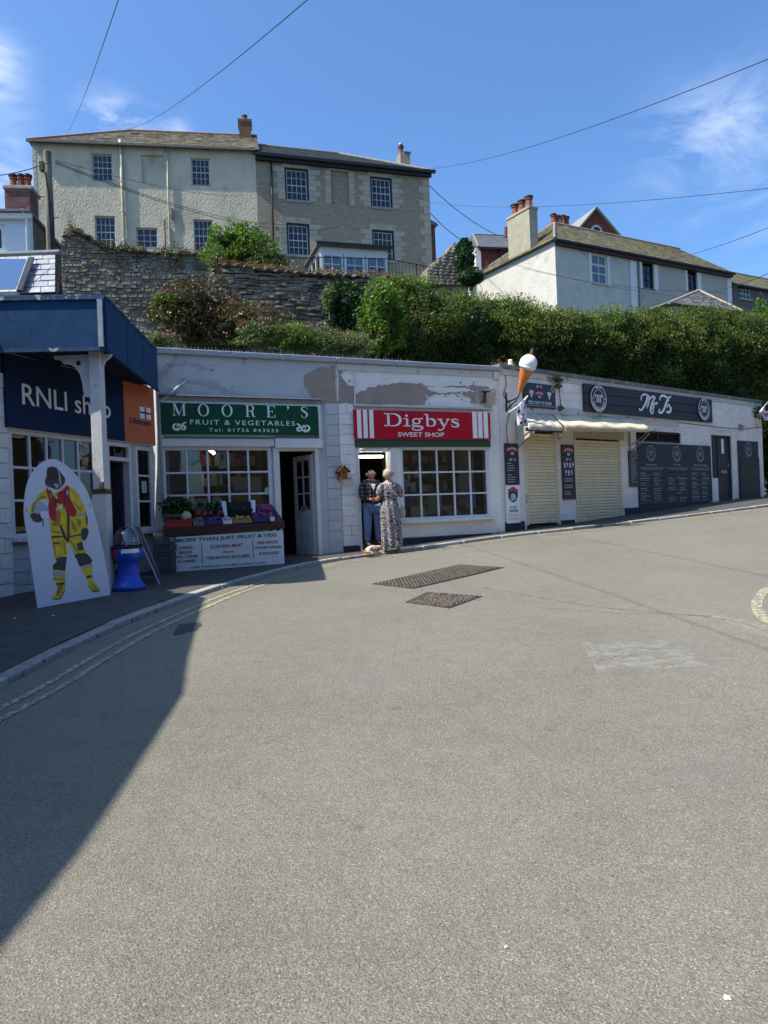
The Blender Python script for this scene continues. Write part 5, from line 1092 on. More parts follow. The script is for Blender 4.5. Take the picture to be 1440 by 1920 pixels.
# fascia sign
t = T('shop_sign', 'navy lifeboat shop fascia lettered RNLI shop with an orange Lifeboats end panel', 'sign', FC)
u0 = FC.uv(12, 740, .1)[0]; u1 = FC.uv(291, 800, .1)[0]-.01; uo = FC.uv(233, 780, .1)[0]; v0 = (FC.uv(13.5, 799, .1)[1]+FC.uv(291, 834, .1)[1])/2; v1 = v0+.98
MB().box(u0, uo-.002, -.1, -.02, v0, v1).build('board', navy, t); MB().box(uo, u1, -.1, -.02, v0, v1).build('end_board', orange, t)
zc = lambda x, y: (x/2.953, 530+y/2.953)
fit_text('RNLI shop', FC, t, *zc(124, 672), *zc(614, 757), 41, letw, .104, bold=.004)
fit_text('Lifeboats', FC, t, *zc(720, 776), *zc(836, 792), 11, navy, .104)
fx, fy = zc(806, 722); u, v = FC.uv(fx, fy, .104); 
for (dx, dz, mt) in ((-.09, .055, letw), (.08, .055, letw), (-.09, -.06, letw), (.08, -.06, letw)): MB().box(u+dx-.065, u+dx+.065, -.105, -.1, v+dz-.042, v+dz+.042).build('flag_mark', mt, t)
MB().box(u-.13, u+.13, -.107, -.1, v-.012, v+.012).build('flag_mark', navy, t); MB().box(u-.012, u+.012, -.108, -.1, v-.09, v+.09).build('flag_mark', M('flag_red', (.45, .03, .03)), t)
u0, u1, v0, v1 = FC.rect(13, 799, 291, 838, .05); MB().box(u0, u1, -.06, -.002, cwin[3]-.005, cwin[3]+.07).build('window_head', wpaint, rn)
# slate roof with rooflight
e0, e1 = Vector(at(-60, 552, 12.9)), Vector(at(104, 549, 12.9)); r0_, r1_ = Vector(at(-60, 477, 15.0)), Vector(at(104, 477, 15.0)); r0_.z = r1_.z; e0.z = e1.z
L2 = lambda p: FC.loc(p)
slm = M('pale_slate', (.34, .35, .37), (.26, .27, .29), 4, .55, .3, 30, jitter=.14, c3=(.42, .42, .42), t3=.62, s3=6)
roofr = T('slate_roof', 'pale slate roof slope with a rooflight rising behind the blue canopy', 'roof', loc=(0, 0, 0))
slates(roofr, e0, e1, r1_, r0_, slm, gauge=.35, width=.26, name='slate', single=True)
nR = (e1-e0).cross(r0_-e0).normalized(); nR = nR if nR.z > 0 else -nR
MB().hull8([tuple(p-nR*.12) for p in (e0, e1, r1_, r0_)]+[tuple(p-nR*.012) for p in (e0, e1, r1_, r0_)]).build('roof_deck', brownw, roofr)
MB().tube([r0_+Vector((0, 0, .03)), r1_+Vector((.1, 0, .03))], .07, 8).build('ridge_flashing', MATS['lead'], roofr)
def onroof(x, y, k=0):
    r = ray(x, y); E = Vector((0, 0, EYE)); q = e0+nR*k; s_ = (q-E).dot(nR)/r.dot(nR); return E+r*s_
A_, B_, C_, D_ = onroof(-50, 484, .12), onroof(53, 484, .12), onroof(31, 546, .12), onroof(-50, 548, .12)
rlt = MB().hull8([tuple(p-nR*.15) for p in (D_, C_, B_, A_)]+[tuple(p) for p in (D_, C_, B_, A_)]).build('rooflight', M('rooflight_frame', (.5, .5, .5), (.4, .4, .4), 4, .5), roofr)
sh = lambda p, k: p+((A_+B_+C_+D_)/4-p)*k
MB().hull8([tuple(sh(p, .07)+nR*.002) for p in (D_, C_, B_, A_)]+[tuple(sh(p, .07)+nR*.012) for p in (D_, C_, B_, A_)]).build('pane', glass('rooflight_glass', (.25, .3, .36), .55, 1), rlt)
MB().hull8([tuple(p-nR*.02) for p in (C_, C_+Vector((.09, 0, -.0)), B_+Vector((.12, 0, 0)), B_)]+[tuple(p+nR*.02) for p in (C_, C_+Vector((.09, 0, 0)), B_+Vector((.12, 0, 0)), B_)]).build('frame_edge', blackm, rlt)
# canopy
CX, CY = at(192, 553, 9.6).x, 9.6; hT = 2.95+EYE; hB = 2.24+EYE
cf = Vector((at(290, 650, 12.72).x, 12.72, 0)); cl = Vector((-10, 9.05, 0)); cc = Vector((CX, CY, 0))
cn = T('canopy', 'flat-topped dark blue boarded canopy with peeling edges over the lifeboat shop', 'canopy', loc=cc)
def slab(a, b, z0, z1, th, name, mat, par=cn, out=1, label=None, bevel=0):
    a, b = Vector(a)-cc, Vector(b)-cc; t_ = (b-a).normalized(); n_ = Vector((t_.y, -t_.x, 0))*th*out
    return MB().hull8([(a.x, a.y, z0), (b.x, b.y, z0), (b.x+n_.x, b.y+n_.y, z0), (a.x+n_.x, a.y+n_.y, z0), (a.x, a.y, z1), (b.x, b.y, z1), (b.x+n_.x, b.y+n_.y, z1), (a.x+n_.x, a.y+n_.y, z1)]).build(name, mat, par, bevel=bevel)
slab(cl, cc, hB+.035, hT-.06, .035, 'front_fascia', canb)
for k in range(3): slab(cc.lerp(cf, k/3+.004), cc.lerp(cf, (k+1)/3-.004), hB+.01, hT-.03, .035, 'side_board', canb)
slab(cl, cc+Vector((.03, 0, 0)), hT-.058, hT+.005, .06, 'top_trim', canb2); slab(cc, cf, hT-.028, hT+.005, .05, 'top_trim', canb2); slab(cl, cc, hB-.01, hB+.033, .05, 'bottom_trim', canb2); slab(cc, cf, hB-.015, hB+.008, .05, 'bottom_trim', canb)
MB().box(-.05, .012, -.07, -.037, hB+.036, hT-.06).build('corner_trim', M('worn_corner', (.15, .2, .26), (.3, .34, .38), 12, .7), cn)
qq = [Vector((p.x-CX, p.y-CY, 0)) for p in (cl, cc, cf, Vector((-10.3, 12.7, 0)))]
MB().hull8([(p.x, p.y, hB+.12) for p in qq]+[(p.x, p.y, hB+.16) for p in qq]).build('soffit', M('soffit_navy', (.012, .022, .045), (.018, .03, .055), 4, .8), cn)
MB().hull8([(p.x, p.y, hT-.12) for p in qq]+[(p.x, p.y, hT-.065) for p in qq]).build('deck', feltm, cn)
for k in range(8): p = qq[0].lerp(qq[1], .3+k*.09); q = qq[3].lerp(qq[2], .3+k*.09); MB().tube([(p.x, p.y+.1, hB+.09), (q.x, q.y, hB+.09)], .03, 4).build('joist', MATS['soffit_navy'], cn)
# post with bracket
pw = Vector((at(182, 800, 9.78).x, 9.78, 0)); zg = gz(pw.x, pw.y)+PAVE; zj = at(190, 922, 9.78).z
pt = T('canopy_post', 'square white painted timber post with a curved bracket holding up the canopy corner', 'post', loc=(pw.x, pw.y, zg))
postm = M('post_white', (.6, .6, .59), (.52, .52, .51), 5, .6, .4, 20, c3=(.3, .27, .23), t3=.66, s3=6)
MB().box(-.05, .1, -.08, .08, zj-zg+.03, hB+.1-zg).build('shaft', postm, pt, bevel=.01); MB().box(-.07, .12, -.1, .1, 0, zj-zg-.03).build('lower_shaft', postm, pt, bevel=.01)
MB().box(-.075, .125, -.105, .105, zj-zg-.028, zj-zg+.028).build('rusty_strap', rustm, pt); MB().box(.06, .1, -.15, -.1, zj-zg+.03, zj-zg+.12).build('strap_lug', rustm, pt)
bz = hB-zg; outl = [(-.05, bz-.01), (-.52, bz-.01), (-.52, bz-.05), (-.44, bz-.065), (-.4, bz-.12)]+[(-.10-.3*cos(k*pi/16), bz-.52+.4*sin(k*pi/16)*1.0) for k in range(3, 9)][:0]+[(-.34, bz-.12), (-.25, bz-.17), (-.19, bz-.26), (-.165, bz-.36), (-.15, bz-.5), (-.14, bz-.56), (-.05, bz-.58)]
b1 = MB().prism(outl, -.03, .03).build('bracket', postm, pt); MB().prism([(-.2+.032*cos(k*pi/8), bz-.12+.032*sin(k*pi/8)) for k in range(16)], -.036, -.03).build('bracket_eye', blackm, b1)
MB().prism([(.1, bz-.01), (.24, bz-.01), (.2, bz-.06), (.14, bz-.1), (.1, bz-.2)], -.03, .03).build('bracket', postm, pt)
bl_ = ghit(70, 1141, PAVE); br_ = ghit(207, 1116, PAVE)
if br_.y > 9.55: br_ = at(207, 1116, 9.5)
db = (br_-bl_); fb = Fr(bl_.x, bl_.y, db.x, db.y, bl_.z); slope = db.z
Wb = Vector((db.x, db.y, 0)).length; lean = radians(4)
t = T('cutout_board', 'tall white arched cutout board printed with a lifeboat crew member in yellow', 'cutout board', fb); t.rotation_euler = (-lean, 0, fb.ang)
z6b = lambda x, y: fb.uv(50+x/6.4, 850+y/6.4)
boardp = [(135, 1862), (1005, 1705), (1010, 1640), (950, 1200), (880, 800), (800, 480), (700, 300), (600, 180), (500, 95), (390, 55), (280, 85), (180, 170), (110, 270), (60, 400), (30, 560), (20, 760), (60, 1130), (95, 1500)]
c0 = [Vector(z6b(*p)) for p in boardp]; Q = [tuple(p) for p in c0[:3]]+[tuple(p) for p in cat(c0[2:], 4)[1:]]
MB().prism(Q, 0, .012).build('board', M('board_white', (.62, .65, .72), (.56, .59, .66), 2, .4, spec=.5), t)
def fig(pts, mat, name, lay, smooth=True, mir=None):
    P_ = [Vector(z6b(*p)) for p in pts]; P_ = cat(P_, 3, True) if smooth else P_; MB().prism([tuple(p) for p in P_], -.0012*lay, -.0012*(lay-1)-.0002).build(name, mat, t)
yel = M('print_yellow', (.8, .6, .03), (.55, .4, .02), 14, .5, detail=3); yeld = M('print_ochre', (.36, .25, .03), (.28, .19, .03), 20, .5); blk_ = M('print_charcoal', (.045, .035, .035), (.075, .06, .055), 18, .5); red_ = M('print_red', (.48, .02, .03), (.32, .012, .02), 15, .5); grp = M('print_reflective', (.3, .32, .33), (.4, .42, .44), 20, .5); whp = M('print_white', (.72, .74, .78), (.6, .62, .68), 12, .5)
fig([(330, 420), (420, 470), (540, 375), (640, 430), (700, 520), (750, 660), (775, 780), (770, 900), (690, 905), (695, 985), (705, 1080), (730, 1195), (620, 1215), (570, 1140), (525, 1060), (515, 1150), (500, 1240), (370, 1260), (345, 1120), (330, 1000), (325, 820), (315, 700), (310, 560), (200, 560), (150, 620), (125, 720), (90, 720), (95, 640), (150, 560), (230, 460)], yel, 'print_suit', 1)
fig([(335, 1400), (480, 1405), (470, 1580), (462, 1640), (400, 1745), (325, 1750), (322, 1715), (370, 1640), (365, 1560)], yel, 'print_boot', 1); fig([(655, 1340), (800, 1310), (800, 1480), (830, 1560), (885, 1640), (840, 1665), (790, 1650), (745, 1580), (735, 1500)], yel, 'print_boot', 1)
fig([(372, 1262), (500, 1238), (490, 1330), (478, 1404), (400, 1398), (333, 1390), (345, 1330), (385, 1300)], blk_, 'print_knee', 2); fig([(600, 1215), (730, 1196), (800, 1270), (795, 1310), (720, 1345), (650, 1350), (630, 1280)], blk_, 'print_knee', 2)
for p in ([(338, 1420), (470, 1432), (468, 1480), (345, 1478)], [(672, 1352), (798, 1318), (800, 1352), (690, 1392)], [(655, 715), (750, 715), (760, 742), (662, 748)]): fig(p, grp, 'print_band', 3, False)
for p in ([(366, 1555), (468, 1545), (466, 1572), (368, 1585)], [(722, 1475), (795, 1460), (802, 1482), (740, 1500)], [(335, 990), (470, 985), (470, 1004), (335, 1015)], [(550, 990), (695, 960), (700, 978), (555, 1006)], [(530, 700), (565, 700), (545, 1060), (520, 1060)], [(430, 850), (460, 860), (525, 1030), (515, 1062), (480, 1020)], [(630, 1080), (700, 1060), (708, 1160), (650, 1168)], [(750, 690), (775, 770), (770, 850), (755, 860)]): fig(p, blk_, 'print_band', 3, False)
fig([(318, 150+20), (380, 148), (440, 170), (490, 240), (525, 290), (520, 340), (480, 390), (430, 425), (350, 400), (300, 380), (285, 320), (310, 260)], blk_, 'print_hood', 4); fig([(380, 356), (440, 356), (444, 388), (428, 420), (400, 392)], grp, 'print_collar', 5, False)
fig([(320, 190), (435, 185), (445, 300), (330, 300)], M('print_dark_shop', (.09, .06, .04), (.03, .03, .03), 30), 'print_face_hole', 5)
fig([(430, 165), (455, 200), (475, 300), (465, 400), (452, 330), (448, 240)], grp, 'print_hood_edge', 6)
fig([(300, 400), (345, 470), (420, 560), (400, 640), (395, 790), (350, 800), (320, 740), (310, 640), (325, 560), (300, 470)], red_, 'print_lifejacket', 4); fig([(420, 470), (500, 430), (540, 375), (575, 420), (570, 520), (610, 610), (645, 700), (620, 755), (570, 740), (520, 690), (500, 600), (440, 600), (400, 560), (430, 530)], red_, 'print_lifejacket', 4)
for p in ([(330, 430), (345, 440), (420, 640), (395, 640)], [(505, 420), (525, 430), (520, 600), (490, 660)]): fig(p, blk_, 'print_strap', 5, False)
fig([(535, 445), (560, 430), (568, 480), (530, 500)], grp, 'print_badge', 5, False); fig([(330, 470), (345, 480), (355, 540), (335, 510)], grp, 'print_badge', 5, False); fig([(425, 635), (470, 622), (475, 645), (440, 668)], whp, 'print_buckle', 6); fig([(405, 690), (450, 700), (440, 820), (390, 870), (370, 820)], M('print_orange', (.5, .2, .05)), 'print_pouch', 3)
fig([(140, 640), (180, 575), (240, 575), (300, 640), (310, 700), (240, 710), (160, 720)], M('print_helmet_grey', (.33, .36, .42), (.46, .49, .55), 12, .4), 'print_helmet', 5); fig([(210, 700), (290, 690), (310, 760), (240, 790), (215, 750)], whp, 'print_helmet', 6); fig([(95, 725), (200, 712), (230, 790), (190, 825), (120, 800)], blk_, 'print_glove', 4); fig([(230, 780), (240, 780), (246, 870), (238, 875)], blk_, 'print_strap', 6, False)
fig([(700, 905), (768, 898), (775, 960), (740, 1035), (710, 1040), (690, 990)], blk_, 'print_glove', 4)
fig([(322, 1745), (400, 1738), (462, 1640), (465, 1655), (405, 1752), (325, 1757)], blk_, 'print_sole', 3, False); fig([(748, 1575), (795, 1645), (885, 1640), (880, 1655), (800, 1665), (745, 1590)], blk_, 'print_sole', 3, False)
q = z6b(362, 1090); text('RNLI', q[0], q[1], .028, inkm, t, -.004, bold=.01)
for k, p in enumerate(([(340, 830), (440, 850), (445, 862), (345, 850)], [(600, 560), (700, 660), (705, 690), (640, 620)], [(640, 780), (690, 800), (680, 880), (660, 850)], [(350, 1060), (372, 1230), (380, 1240), (362, 1060)], [(470, 1060), (480, 1200), (492, 1200), (486, 1060)], [(560, 1060), (640, 1190), (655, 1190), (580, 1060)], [(150, 600), (240, 500), (300, 520), (230, 540)], [(110, 700), (130, 600), (150, 590), (130, 700)], [(390, 1600), (440, 1580), (420, 1660), (360, 1720)], [(770, 1540), (800, 1560), (850, 1630), (820, 1620)], [(340, 920), (440, 940), (430, 960), (340, 940)], [(590, 800), (640, 900), (620, 940), (580, 860)], [(330, 1500), (460, 1505), (460, 1520), (340, 1520)])): fig(p, yeld, 'print_fold', 2)
for (x, y) in ((50, 660), (50, 690), (808, 607), (810, 638)): q = z6b(x, y); MB().prism([(q[0]+.012*cos(k*pi/5), q[1]+.012*sin(k*pi/5)) for k in range(10)], -.002, .0).build('bolt', MATS['brass'], t)
bc = ghit(242, 1106, PAVE); bc = Vector((bc.x, bc.y, gz(bc.x, bc.y)+PAVE)); k_ = (at(242, 985, bc.y).z-bc.z)/1.0
t = T('coin_collector', 'blue flared plastic coin collector with a clear dome', 'collection box', loc=bc); s_ = .87
bluem = M('blue_plastic', (.012, .07, .5), (.01, .06, .42), 3, .35, spec=.5)
sc = k_; mb = MB(); mb.lathe((0, 0, 0), [(.235*1.05, 0), (.24*1.05, .06), (.225, .09), (.19, .14), (.165, .22), (.155, .32), (.165, .42), (.19, .46), (.215, .49), (.225, .6), (.225, .655)], 36); mb.v = [(x*sc, y*sc, z*sc) for x, y, z in mb.v]; mb.build('base', bluem, t, smooth=True)
mb = MB(); mb.lathe((0, 0, 0), [(.232, .655), (.24, .66), (.24, .68), (.23, .685)], 36); mb.v = [(x*sc, y*sc, z*sc) for x, y, z in mb.v]; mb.build('rim', blackm, t, smooth=True)
dome = glass('clear_dome', (.80, .83, .86), .10, 1.2); mb = MB(); mb.lathe((0, 0, 0), [(.222*cos(a), .685+.30*sin(a)) for a in np.linspace(0, pi/2-.03, 12)], 36); mb.v = [(x*sc, y*sc, z*sc) for x, y, z in mb.v]; mb.build('dome', dome, t, smooth=True)
mb = MB(); mb.lathe((0, 0, 0), [(.21, .66), (.14, .67), (.05, .61), (.001, .6)], 30); mb.v = [(x*sc, y*sc, z*sc) for x, y, z in mb.v]; mb.build('funnel', M('grey_funnel', (.2, .23, .28), (.12, .15, .2), 6, .4), t, smooth=True)
for k in range(3): a = -1.3+k*.9; mb = MB(); mb.tube([(.225*sc*cos(a)*cos(b), .225*sc*sin(a)*cos(b), sc*(.69+.302*sin(b))) for b in np.linspace(0, 1.5, 8)], .006, 5); mb.build('dome_rib', steel, t)
def wrap(a0, a1, z0, z1, r, name, mat, n=10, wave=0):
    mb = MB()
    for k in range(n+1): a = a0+(a1-a0)*k/n; mb.v += [(r*sc*cos(a), r*sc*sin(a), sc*(z0+wave*abs(sin(k*1.3)))), (r*sc*cos(a), r*sc*sin(a), sc*z1)]
    mb.f = [(2*i, 2*i+2, 2*i+3, 2*i+1) for i in range(n)]; mb.build(name, mat, t)
wrap(radians(-95), radians(-25), .565, .64, .2285, 'white_label', letw, wave=.018); wrap(radians(-160), radians(-118), .53, .635, .2285, 'red_label', M('label_red', (.5, .03, .02)), 6)
p0 = ghit(299, 1096, PAVE); p1 = ghit(288, 1089, PAVE); top_ = at(249, 985, p0.y+.15)
t = T('a_board', 'folded metal-framed A-board standing between the collector and the grey crates', 'a-board', loc=(p0.x, p0.y, p0.z)); o_ = Vector((p0.x, p0.y, p0.z))
q0, q1 = Vector((0, 0, 0)), p1+Vector((0, .35, 0))-o_; q1.z = gz(p1.x, p1.y+.35)+PAVE-p0.z; tp = top_-o_
for a_, b_ in ((q0, tp), (q1, tp+Vector((-.05, .4, 0)))): MB().tube([a_, b_], .012, 6).build('frame_rail', steel, t)
back = Vector((top_.x-.33, p0.y+.1, gz(top_.x-.33, p0.y+.1)+PAVE))-o_
MB().tube([back, tp+Vector((-.06, -.02, .02))], .012, 6).build('frame_rail', steel, t); MB().tube([back+Vector((0, .4, 0)), tp+Vector((-.1, .4, .02))], .012, 6).build('frame_rail', steel, t)
b4 = [q0.lerp(tp, .12), q1.lerp(tp+Vector((-.05, .4, 0)), .12), q1.lerp(tp+Vector((-.05, .4, 0)), .97), q0.lerp(tp, .97)]; nn_ = (b4[1]-b4[0]).cross(b4[3]-b4[0]).normalized()*.012
MB().hull8([tuple(p-nn_) for p in b4]+[tuple(p) for p in b4]).build('board', M('aboard_dark', (.05, .06, .09)), t)
q = ghit(303, 1079, PAVE); cr = M('grey_crate_plastic', (.06, .075, .085), (.08, .095, .1), 5, .6); zc_ = q.z; hs_ = (at(303, 1006, q.y).z-zc_)/5
for k in range(5):
    t = T('plastic_crate', ('grey slatted plastic crate, bottom of the stack left of the fruit stand', 'second grey crate from the bottom of the stack left of the fruit stand', 'middle grey crate of the stack left of the fruit stand', 'fourth grey crate up, just below the topmost, left of the fruit stand', 'topmost grey plastic crate of the stack left of the fruit stand')[k], 'crate', loc=(q.x+random.uniform(-.01, .01), q.y+.22, zc_+k*hs_), rz=FA.ang-.1+random.uniform(-.03, .03), group='grey crates stacked beside the fruit stand')
    MB().box(-.17, .17, -.22, .22, 0.004, .02).build('base', cr, t)
    for j in range(3):
        z = .02+j*(hs_-.02)/3
        for (a, b, c, d) in ((-.17, .17, -.22, -.208), (-.17, .17, .208, .22), (-.17, -.158, -.208, .208), (.158, .17, -.208, .208)): MB().box(a, b, c, d, z+.004, z+(hs_-.02)/3-.012).build('slat', cr, t)
    for sx_ in (-1, 0, 1):
        for sy_ in (-.2, .2): MB().box(sx_*.155-.012, sx_*.155+.012, sy_-.012, sy_+.012, .02, hs_-.006).build('corner_post', cr, t)
g0, g1 = ghit(321, 1074, PAVE), ghit(533, 1058, PAVE); d_ = g1-g0; FS = Fr(g0.x, g0.y, d_.x, d_.y, g0.z); Ls = Vector((d_.x, d_.y, 0)).length; slopeS = d_.z/Ls
hb0 = FS.uv(318, 1008)[1]; hb1 = FS.uv(530, 994)[1]
st_ = T('fruit_stand', 'brown topped market stand fronted by a white board reading MORE THAN JUST FRUIT & VEG', 'stall', FS)
MB().prism([(0, .01), (Ls, slopeS*Ls+.01), (Ls, hb1), (0, hb0)], -.03, -.012).build('front_board', M('board_offwhite', (.72, .72, .70), (.64, .64, .62), 3, .6), st_)
tz = lambda u: hb0+(hb1-hb0)*u/Ls
dp = 1.0
MB().hull8([(-.06, -.045, tz(0)+.025), (Ls+.03, -.045, tz(Ls)+.025), (Ls+.03, dp, tz(Ls)+.22), (-.06, dp, tz(0)+.22), (-.06, -.045, tz(0)+.16), (Ls+.03, -.045, tz(Ls)+.14), (Ls+.03, dp, tz(Ls)+.36), (-.06, dp, tz(0)+.36)]).build('tray_top', brownw, st_)
for x in (.05, Ls-.1):
    for y in (.05, dp-.1): MB().box(x, x+.06, y, y+.06, slopeS*x, tz(x)+.05).build('leg', brownw, st_)
zs = lambda x, y: (290+x/5.538, 930+y/5.538)
grn = M('dark_green_lettering', (.015, .07, .05), (.01, .06, .045), 5, .6); redl = M('red_lettering', (.33, .03, .03), (.28, .03, .03), 5, .6); dgl = M('dark_grey_lettering', (.05, .07, .07), (.04, .06, .06), 5, .6)
def board_text(s, x0, y0, x1, y1, hp, mat, bold=0, space=1, shear=0):
    o = fit_text(s, FS, st_, *zs(x0, y0), *zs(x1, y1), hp, mat, .034, bold=bold, space=space, shear=shear)
    u0, v0 = FS.uv(*zs(x0, y0), .034); u1, v1 = FS.uv(*zs(x1, y1), .034); k = (v1-v0)/(u1-u0)
    for vt_ in o.data.vertices: vt_.co.z += (vt_.co.x-u0)*k
    return o
board_text('MORE THAN JUST FRUIT & VEG', 228, 480, 1265, 418, 6.6, grn, .015); board_text('CORNISH', 248, 555, 402, 545, 6, redl, .008); board_text('BREADS', 256, 600, 385, 592, 5, dgl, .008); board_text('MILK, CREAM', 215, 646, 442, 633, 5, dgl, .008); board_text('& CHEESES', 240, 693, 424, 682, 4.6, dgl, .008)
board_text('CORNISH MEAT', 578, 545, 920, 524, 6.6, redl, .006); board_text('from', 706, 592, 820, 584, 4.4, redl, 0, 1, .3); board_text('TREVARTHEN BUTCHERS', 540, 660, 990, 634, 5.8, dgl, .006)
board_text('FREE RANGE', 1068, 500, 1275, 488, 5.4, redl, .006); board_text('CORNISH CHICKEN', 1042, 550, 1315, 538, 4.8, dgl, .006); board_text('& DUCK EGGS', 1085, 608, 1290, 598, 4.8, dgl, .006); board_text('AND TONS OF OTHER LOVELY STUFF', 365, 752, 1165, 697, 3.2, dgl, .012, 1.15)
for x, y0, y1 in ((486, 490, 696), (1018, 455, 650)): a = FS.uv(*zs(x, y0), .034); b = FS.uv(*zs(x+8, y1), .034); MB().box(a[0]-.005, a[0]+.005, -.034, -.03, b[1], a[1]).build('rule', dgl, st_)
# produce in crates on the stand
def crate(u0, u1, y0, y1, h, mat, label, produce, pmat, tilt=.2, nprod=26, pr=.035, box='crate'):
    u = (u0+u1)/2; base = FS.w(u, y0, tz(u)+.155+(y0+.08)*.2); t = T('produce_crate', label, box, loc=base, rz=FS.ang); t.rotation_euler = (.0, 0, FS.ang); Wd = (u1-u0)/2; D = y1-y0; tl_ = lambda y: y*tilt
    for (a, b, c, d) in ((-Wd, Wd, 0, .015), (-Wd, Wd, D-.015, D), (-Wd, -Wd+.015, .015, D-.015), (Wd-.015, Wd, .015, D-.015)): MB().hull8([(a, c, tl_(c)), (b, c, tl_(c)), (b, d, tl_(d)), (a, d, tl_(d)), (a, c, tl_(c)+h), (b, c, tl_(c)+h), (b, d, tl_(d)+h), (a, d, tl_(d)+h)]).build('side', mat, t)
    MB().hull8([(-Wd, 0, .0), (Wd, 0, .0), (Wd, D, tl_(D)), (-Wd, D, tl_(D)), (-Wd+.01, 0.01, h*.4), (Wd-.01, 0.01, h*.4), (Wd-.01, D-.01, tl_(D)+h*.4), (-Wd+.01, D-.01, tl_(D)+h*.4)]).build('base', mat, t)
    r = random.Random(int(u*100)); mb = MB()
    if produce == 'round':
        for k in range(nprod): y = r.uniform(.04, D-.04); mb.ball((r.uniform(-Wd+.04, Wd-.04), y, tl_(y)+h*.75+r.uniform(0, .03)), pr*r.uniform(.8, 1.15), 6)
        mb.build(produce_name(pmat), pmat, t, smooth=True, kind='stuff')
    else:
        n = nprod*12; P_ = np.stack([rng.uniform(-Wd, Wd, n), rng.uniform(0, D, n), rng.uniform(0, pr, n)], 1); P_[:, 2] += P_[:, 1]*tilt+h*.6; leaves('greens', P_, .09, pmat, t, .5, kind='stuff')
    return t
def produce_name(m_): return {'fruit_red': 'apples', 'fruit_purple': 'plums', 'fruit_orange': 'oranges', 'veg_white': 'onions', 'veg_magenta': 'beetroots', 'veg_dark': 'avocados', 'veg_brown': 'potatoes'}.get(m_.name, 'fruit')
fr_ = M('fruit_red', (.22, .03, .03), (.3, .06, .03), 20, .35); fp = M('fruit_purple', (.07, .02, .12), (.1, .03, .14), 20, .4); fo = M('fruit_orange', (.55, .2, .03), (.5, .25, .04), 20, .5); vw = M('veg_white', (.5, .47, .36), (.42, .38, .25), 15, .7); vmg = M('veg_magenta', (.24, .03, .14), (.14, .02, .09), 12, .5); vdk = M('veg_dark', (.03, .035, .02), (.02, .02, .012), 12, .6); vbr = M('veg_brown', (.2, .13, .07), (.15, .1, .05), 12, .8)
green = leafmat('kale_leaf', (.012, .04, .012), (.03, .08, .02), (.05, .11, .03), .2)
redc = M('red_crate', (.42, .02, .02), (.36, .02, .02), 4, .5); purpc = M('purple_crate', (.05, .035, .12), (.045, .03, .1), 4, .5); greyc = M('grey_tray', (.17, .16, .18), (.14, .13, .15), 4, .6); cardm = MATS['cardboard']; blkc = M('black_crate', (.015, .015, .015))
crate(-.05, .36, -.04, .3, .12, redc, 'bright red crate of cabbages at the left front corner of the fruit stand', 'leafy', green, nprod=10)
crate(.38, .56, -.03, .26, .07, greyc, 'small grey tray right of the bright red crate', 'round', vbr, nprod=12); crate(.58, .85, -.03, .27, .07, purpc, 'left one of two blue-purple trays along the stand front', 'round', fp, nprod=18); crate(.87, 1.02, -.03, .22, .06, paper, 'small white punnet tray at the middle of the stand front', 'round', vw, nprod=8)
crate(1.04, 1.35, -.03, .25, .05, cardm, 'low cardboard tray with orange fruit at the middle of the stand front', 'round', fo, nprod=14); crate(1.37, 1.64, -.03, .3, .1, purpc, 'purple crate of beetroots on the right half of the stand front', 'round', vmg, nprod=16); crate(1.66, Ls-.14, -.03, .3, .07, paper, 'white tray of mixed fruit at the right front end of the stand', 'round', fr_, nprod=16)
crate(.40, 1.0, .34, .85, .1, blkc, 'black crate of dark red apples at the back of the stand', 'round', fr_, nprod=40, pr=.04); crate(1.02, 1.42, .36, .8, .16, blkc, 'deep black crate of avocados behind the cardboard tray', 'round', vdk, nprod=26, pr=.045); crate(1.5, Ls-.05, .36, .85, .12, purpc, 'purple crate of pink-red fruit at the back right of the stand', 'round', vmg, nprod=30, pr=.045); crate(-.03, .36, .34, .9, .14, greyc, 'grey crate of dark leafy greens at the back left of the stand', 'leafy', green, nprod=22, pr=.25)
# white-edged carton propped open, cauliflower, potted greens
zt = tz(1.1)+.3; t = T('open_carton', 'open white-edged fruit carton propped up at the back of the stand', 'box', FS)
for x in (.92, 1.40): MB().hull8([(x, .3, zt), (x+.05, .3, zt), (x+.05, .33, zt), (x, .33, zt), (x-.03*(1 if x < 1 else -1), .5, zt+.26), (x+.05-.03*(1 if x < 1 else -1), .5, zt+.26), (x+.05, .53, zt+.26), (x, .53, zt+.26)]).build('end_flap', paper, t)
MB().hull8([(.96, .48, zt), (1.41, .48, zt), (1.41, .5, zt), (.96, .5, zt), (.96, .56, zt+.24), (1.41, .56, zt+.24), (1.41, .58, zt+.24), (.96, .58, zt+.24)]).build('back', blkc, t)
o = solo(MB().ball((0, 0, 0), .085, 10, lump=.35), 'cauliflower', vw, 'pale cauliflower resting on the red crate', 'vegetable', loc=FS.w(.27, .06, tz(.27)+.33), smooth=True)
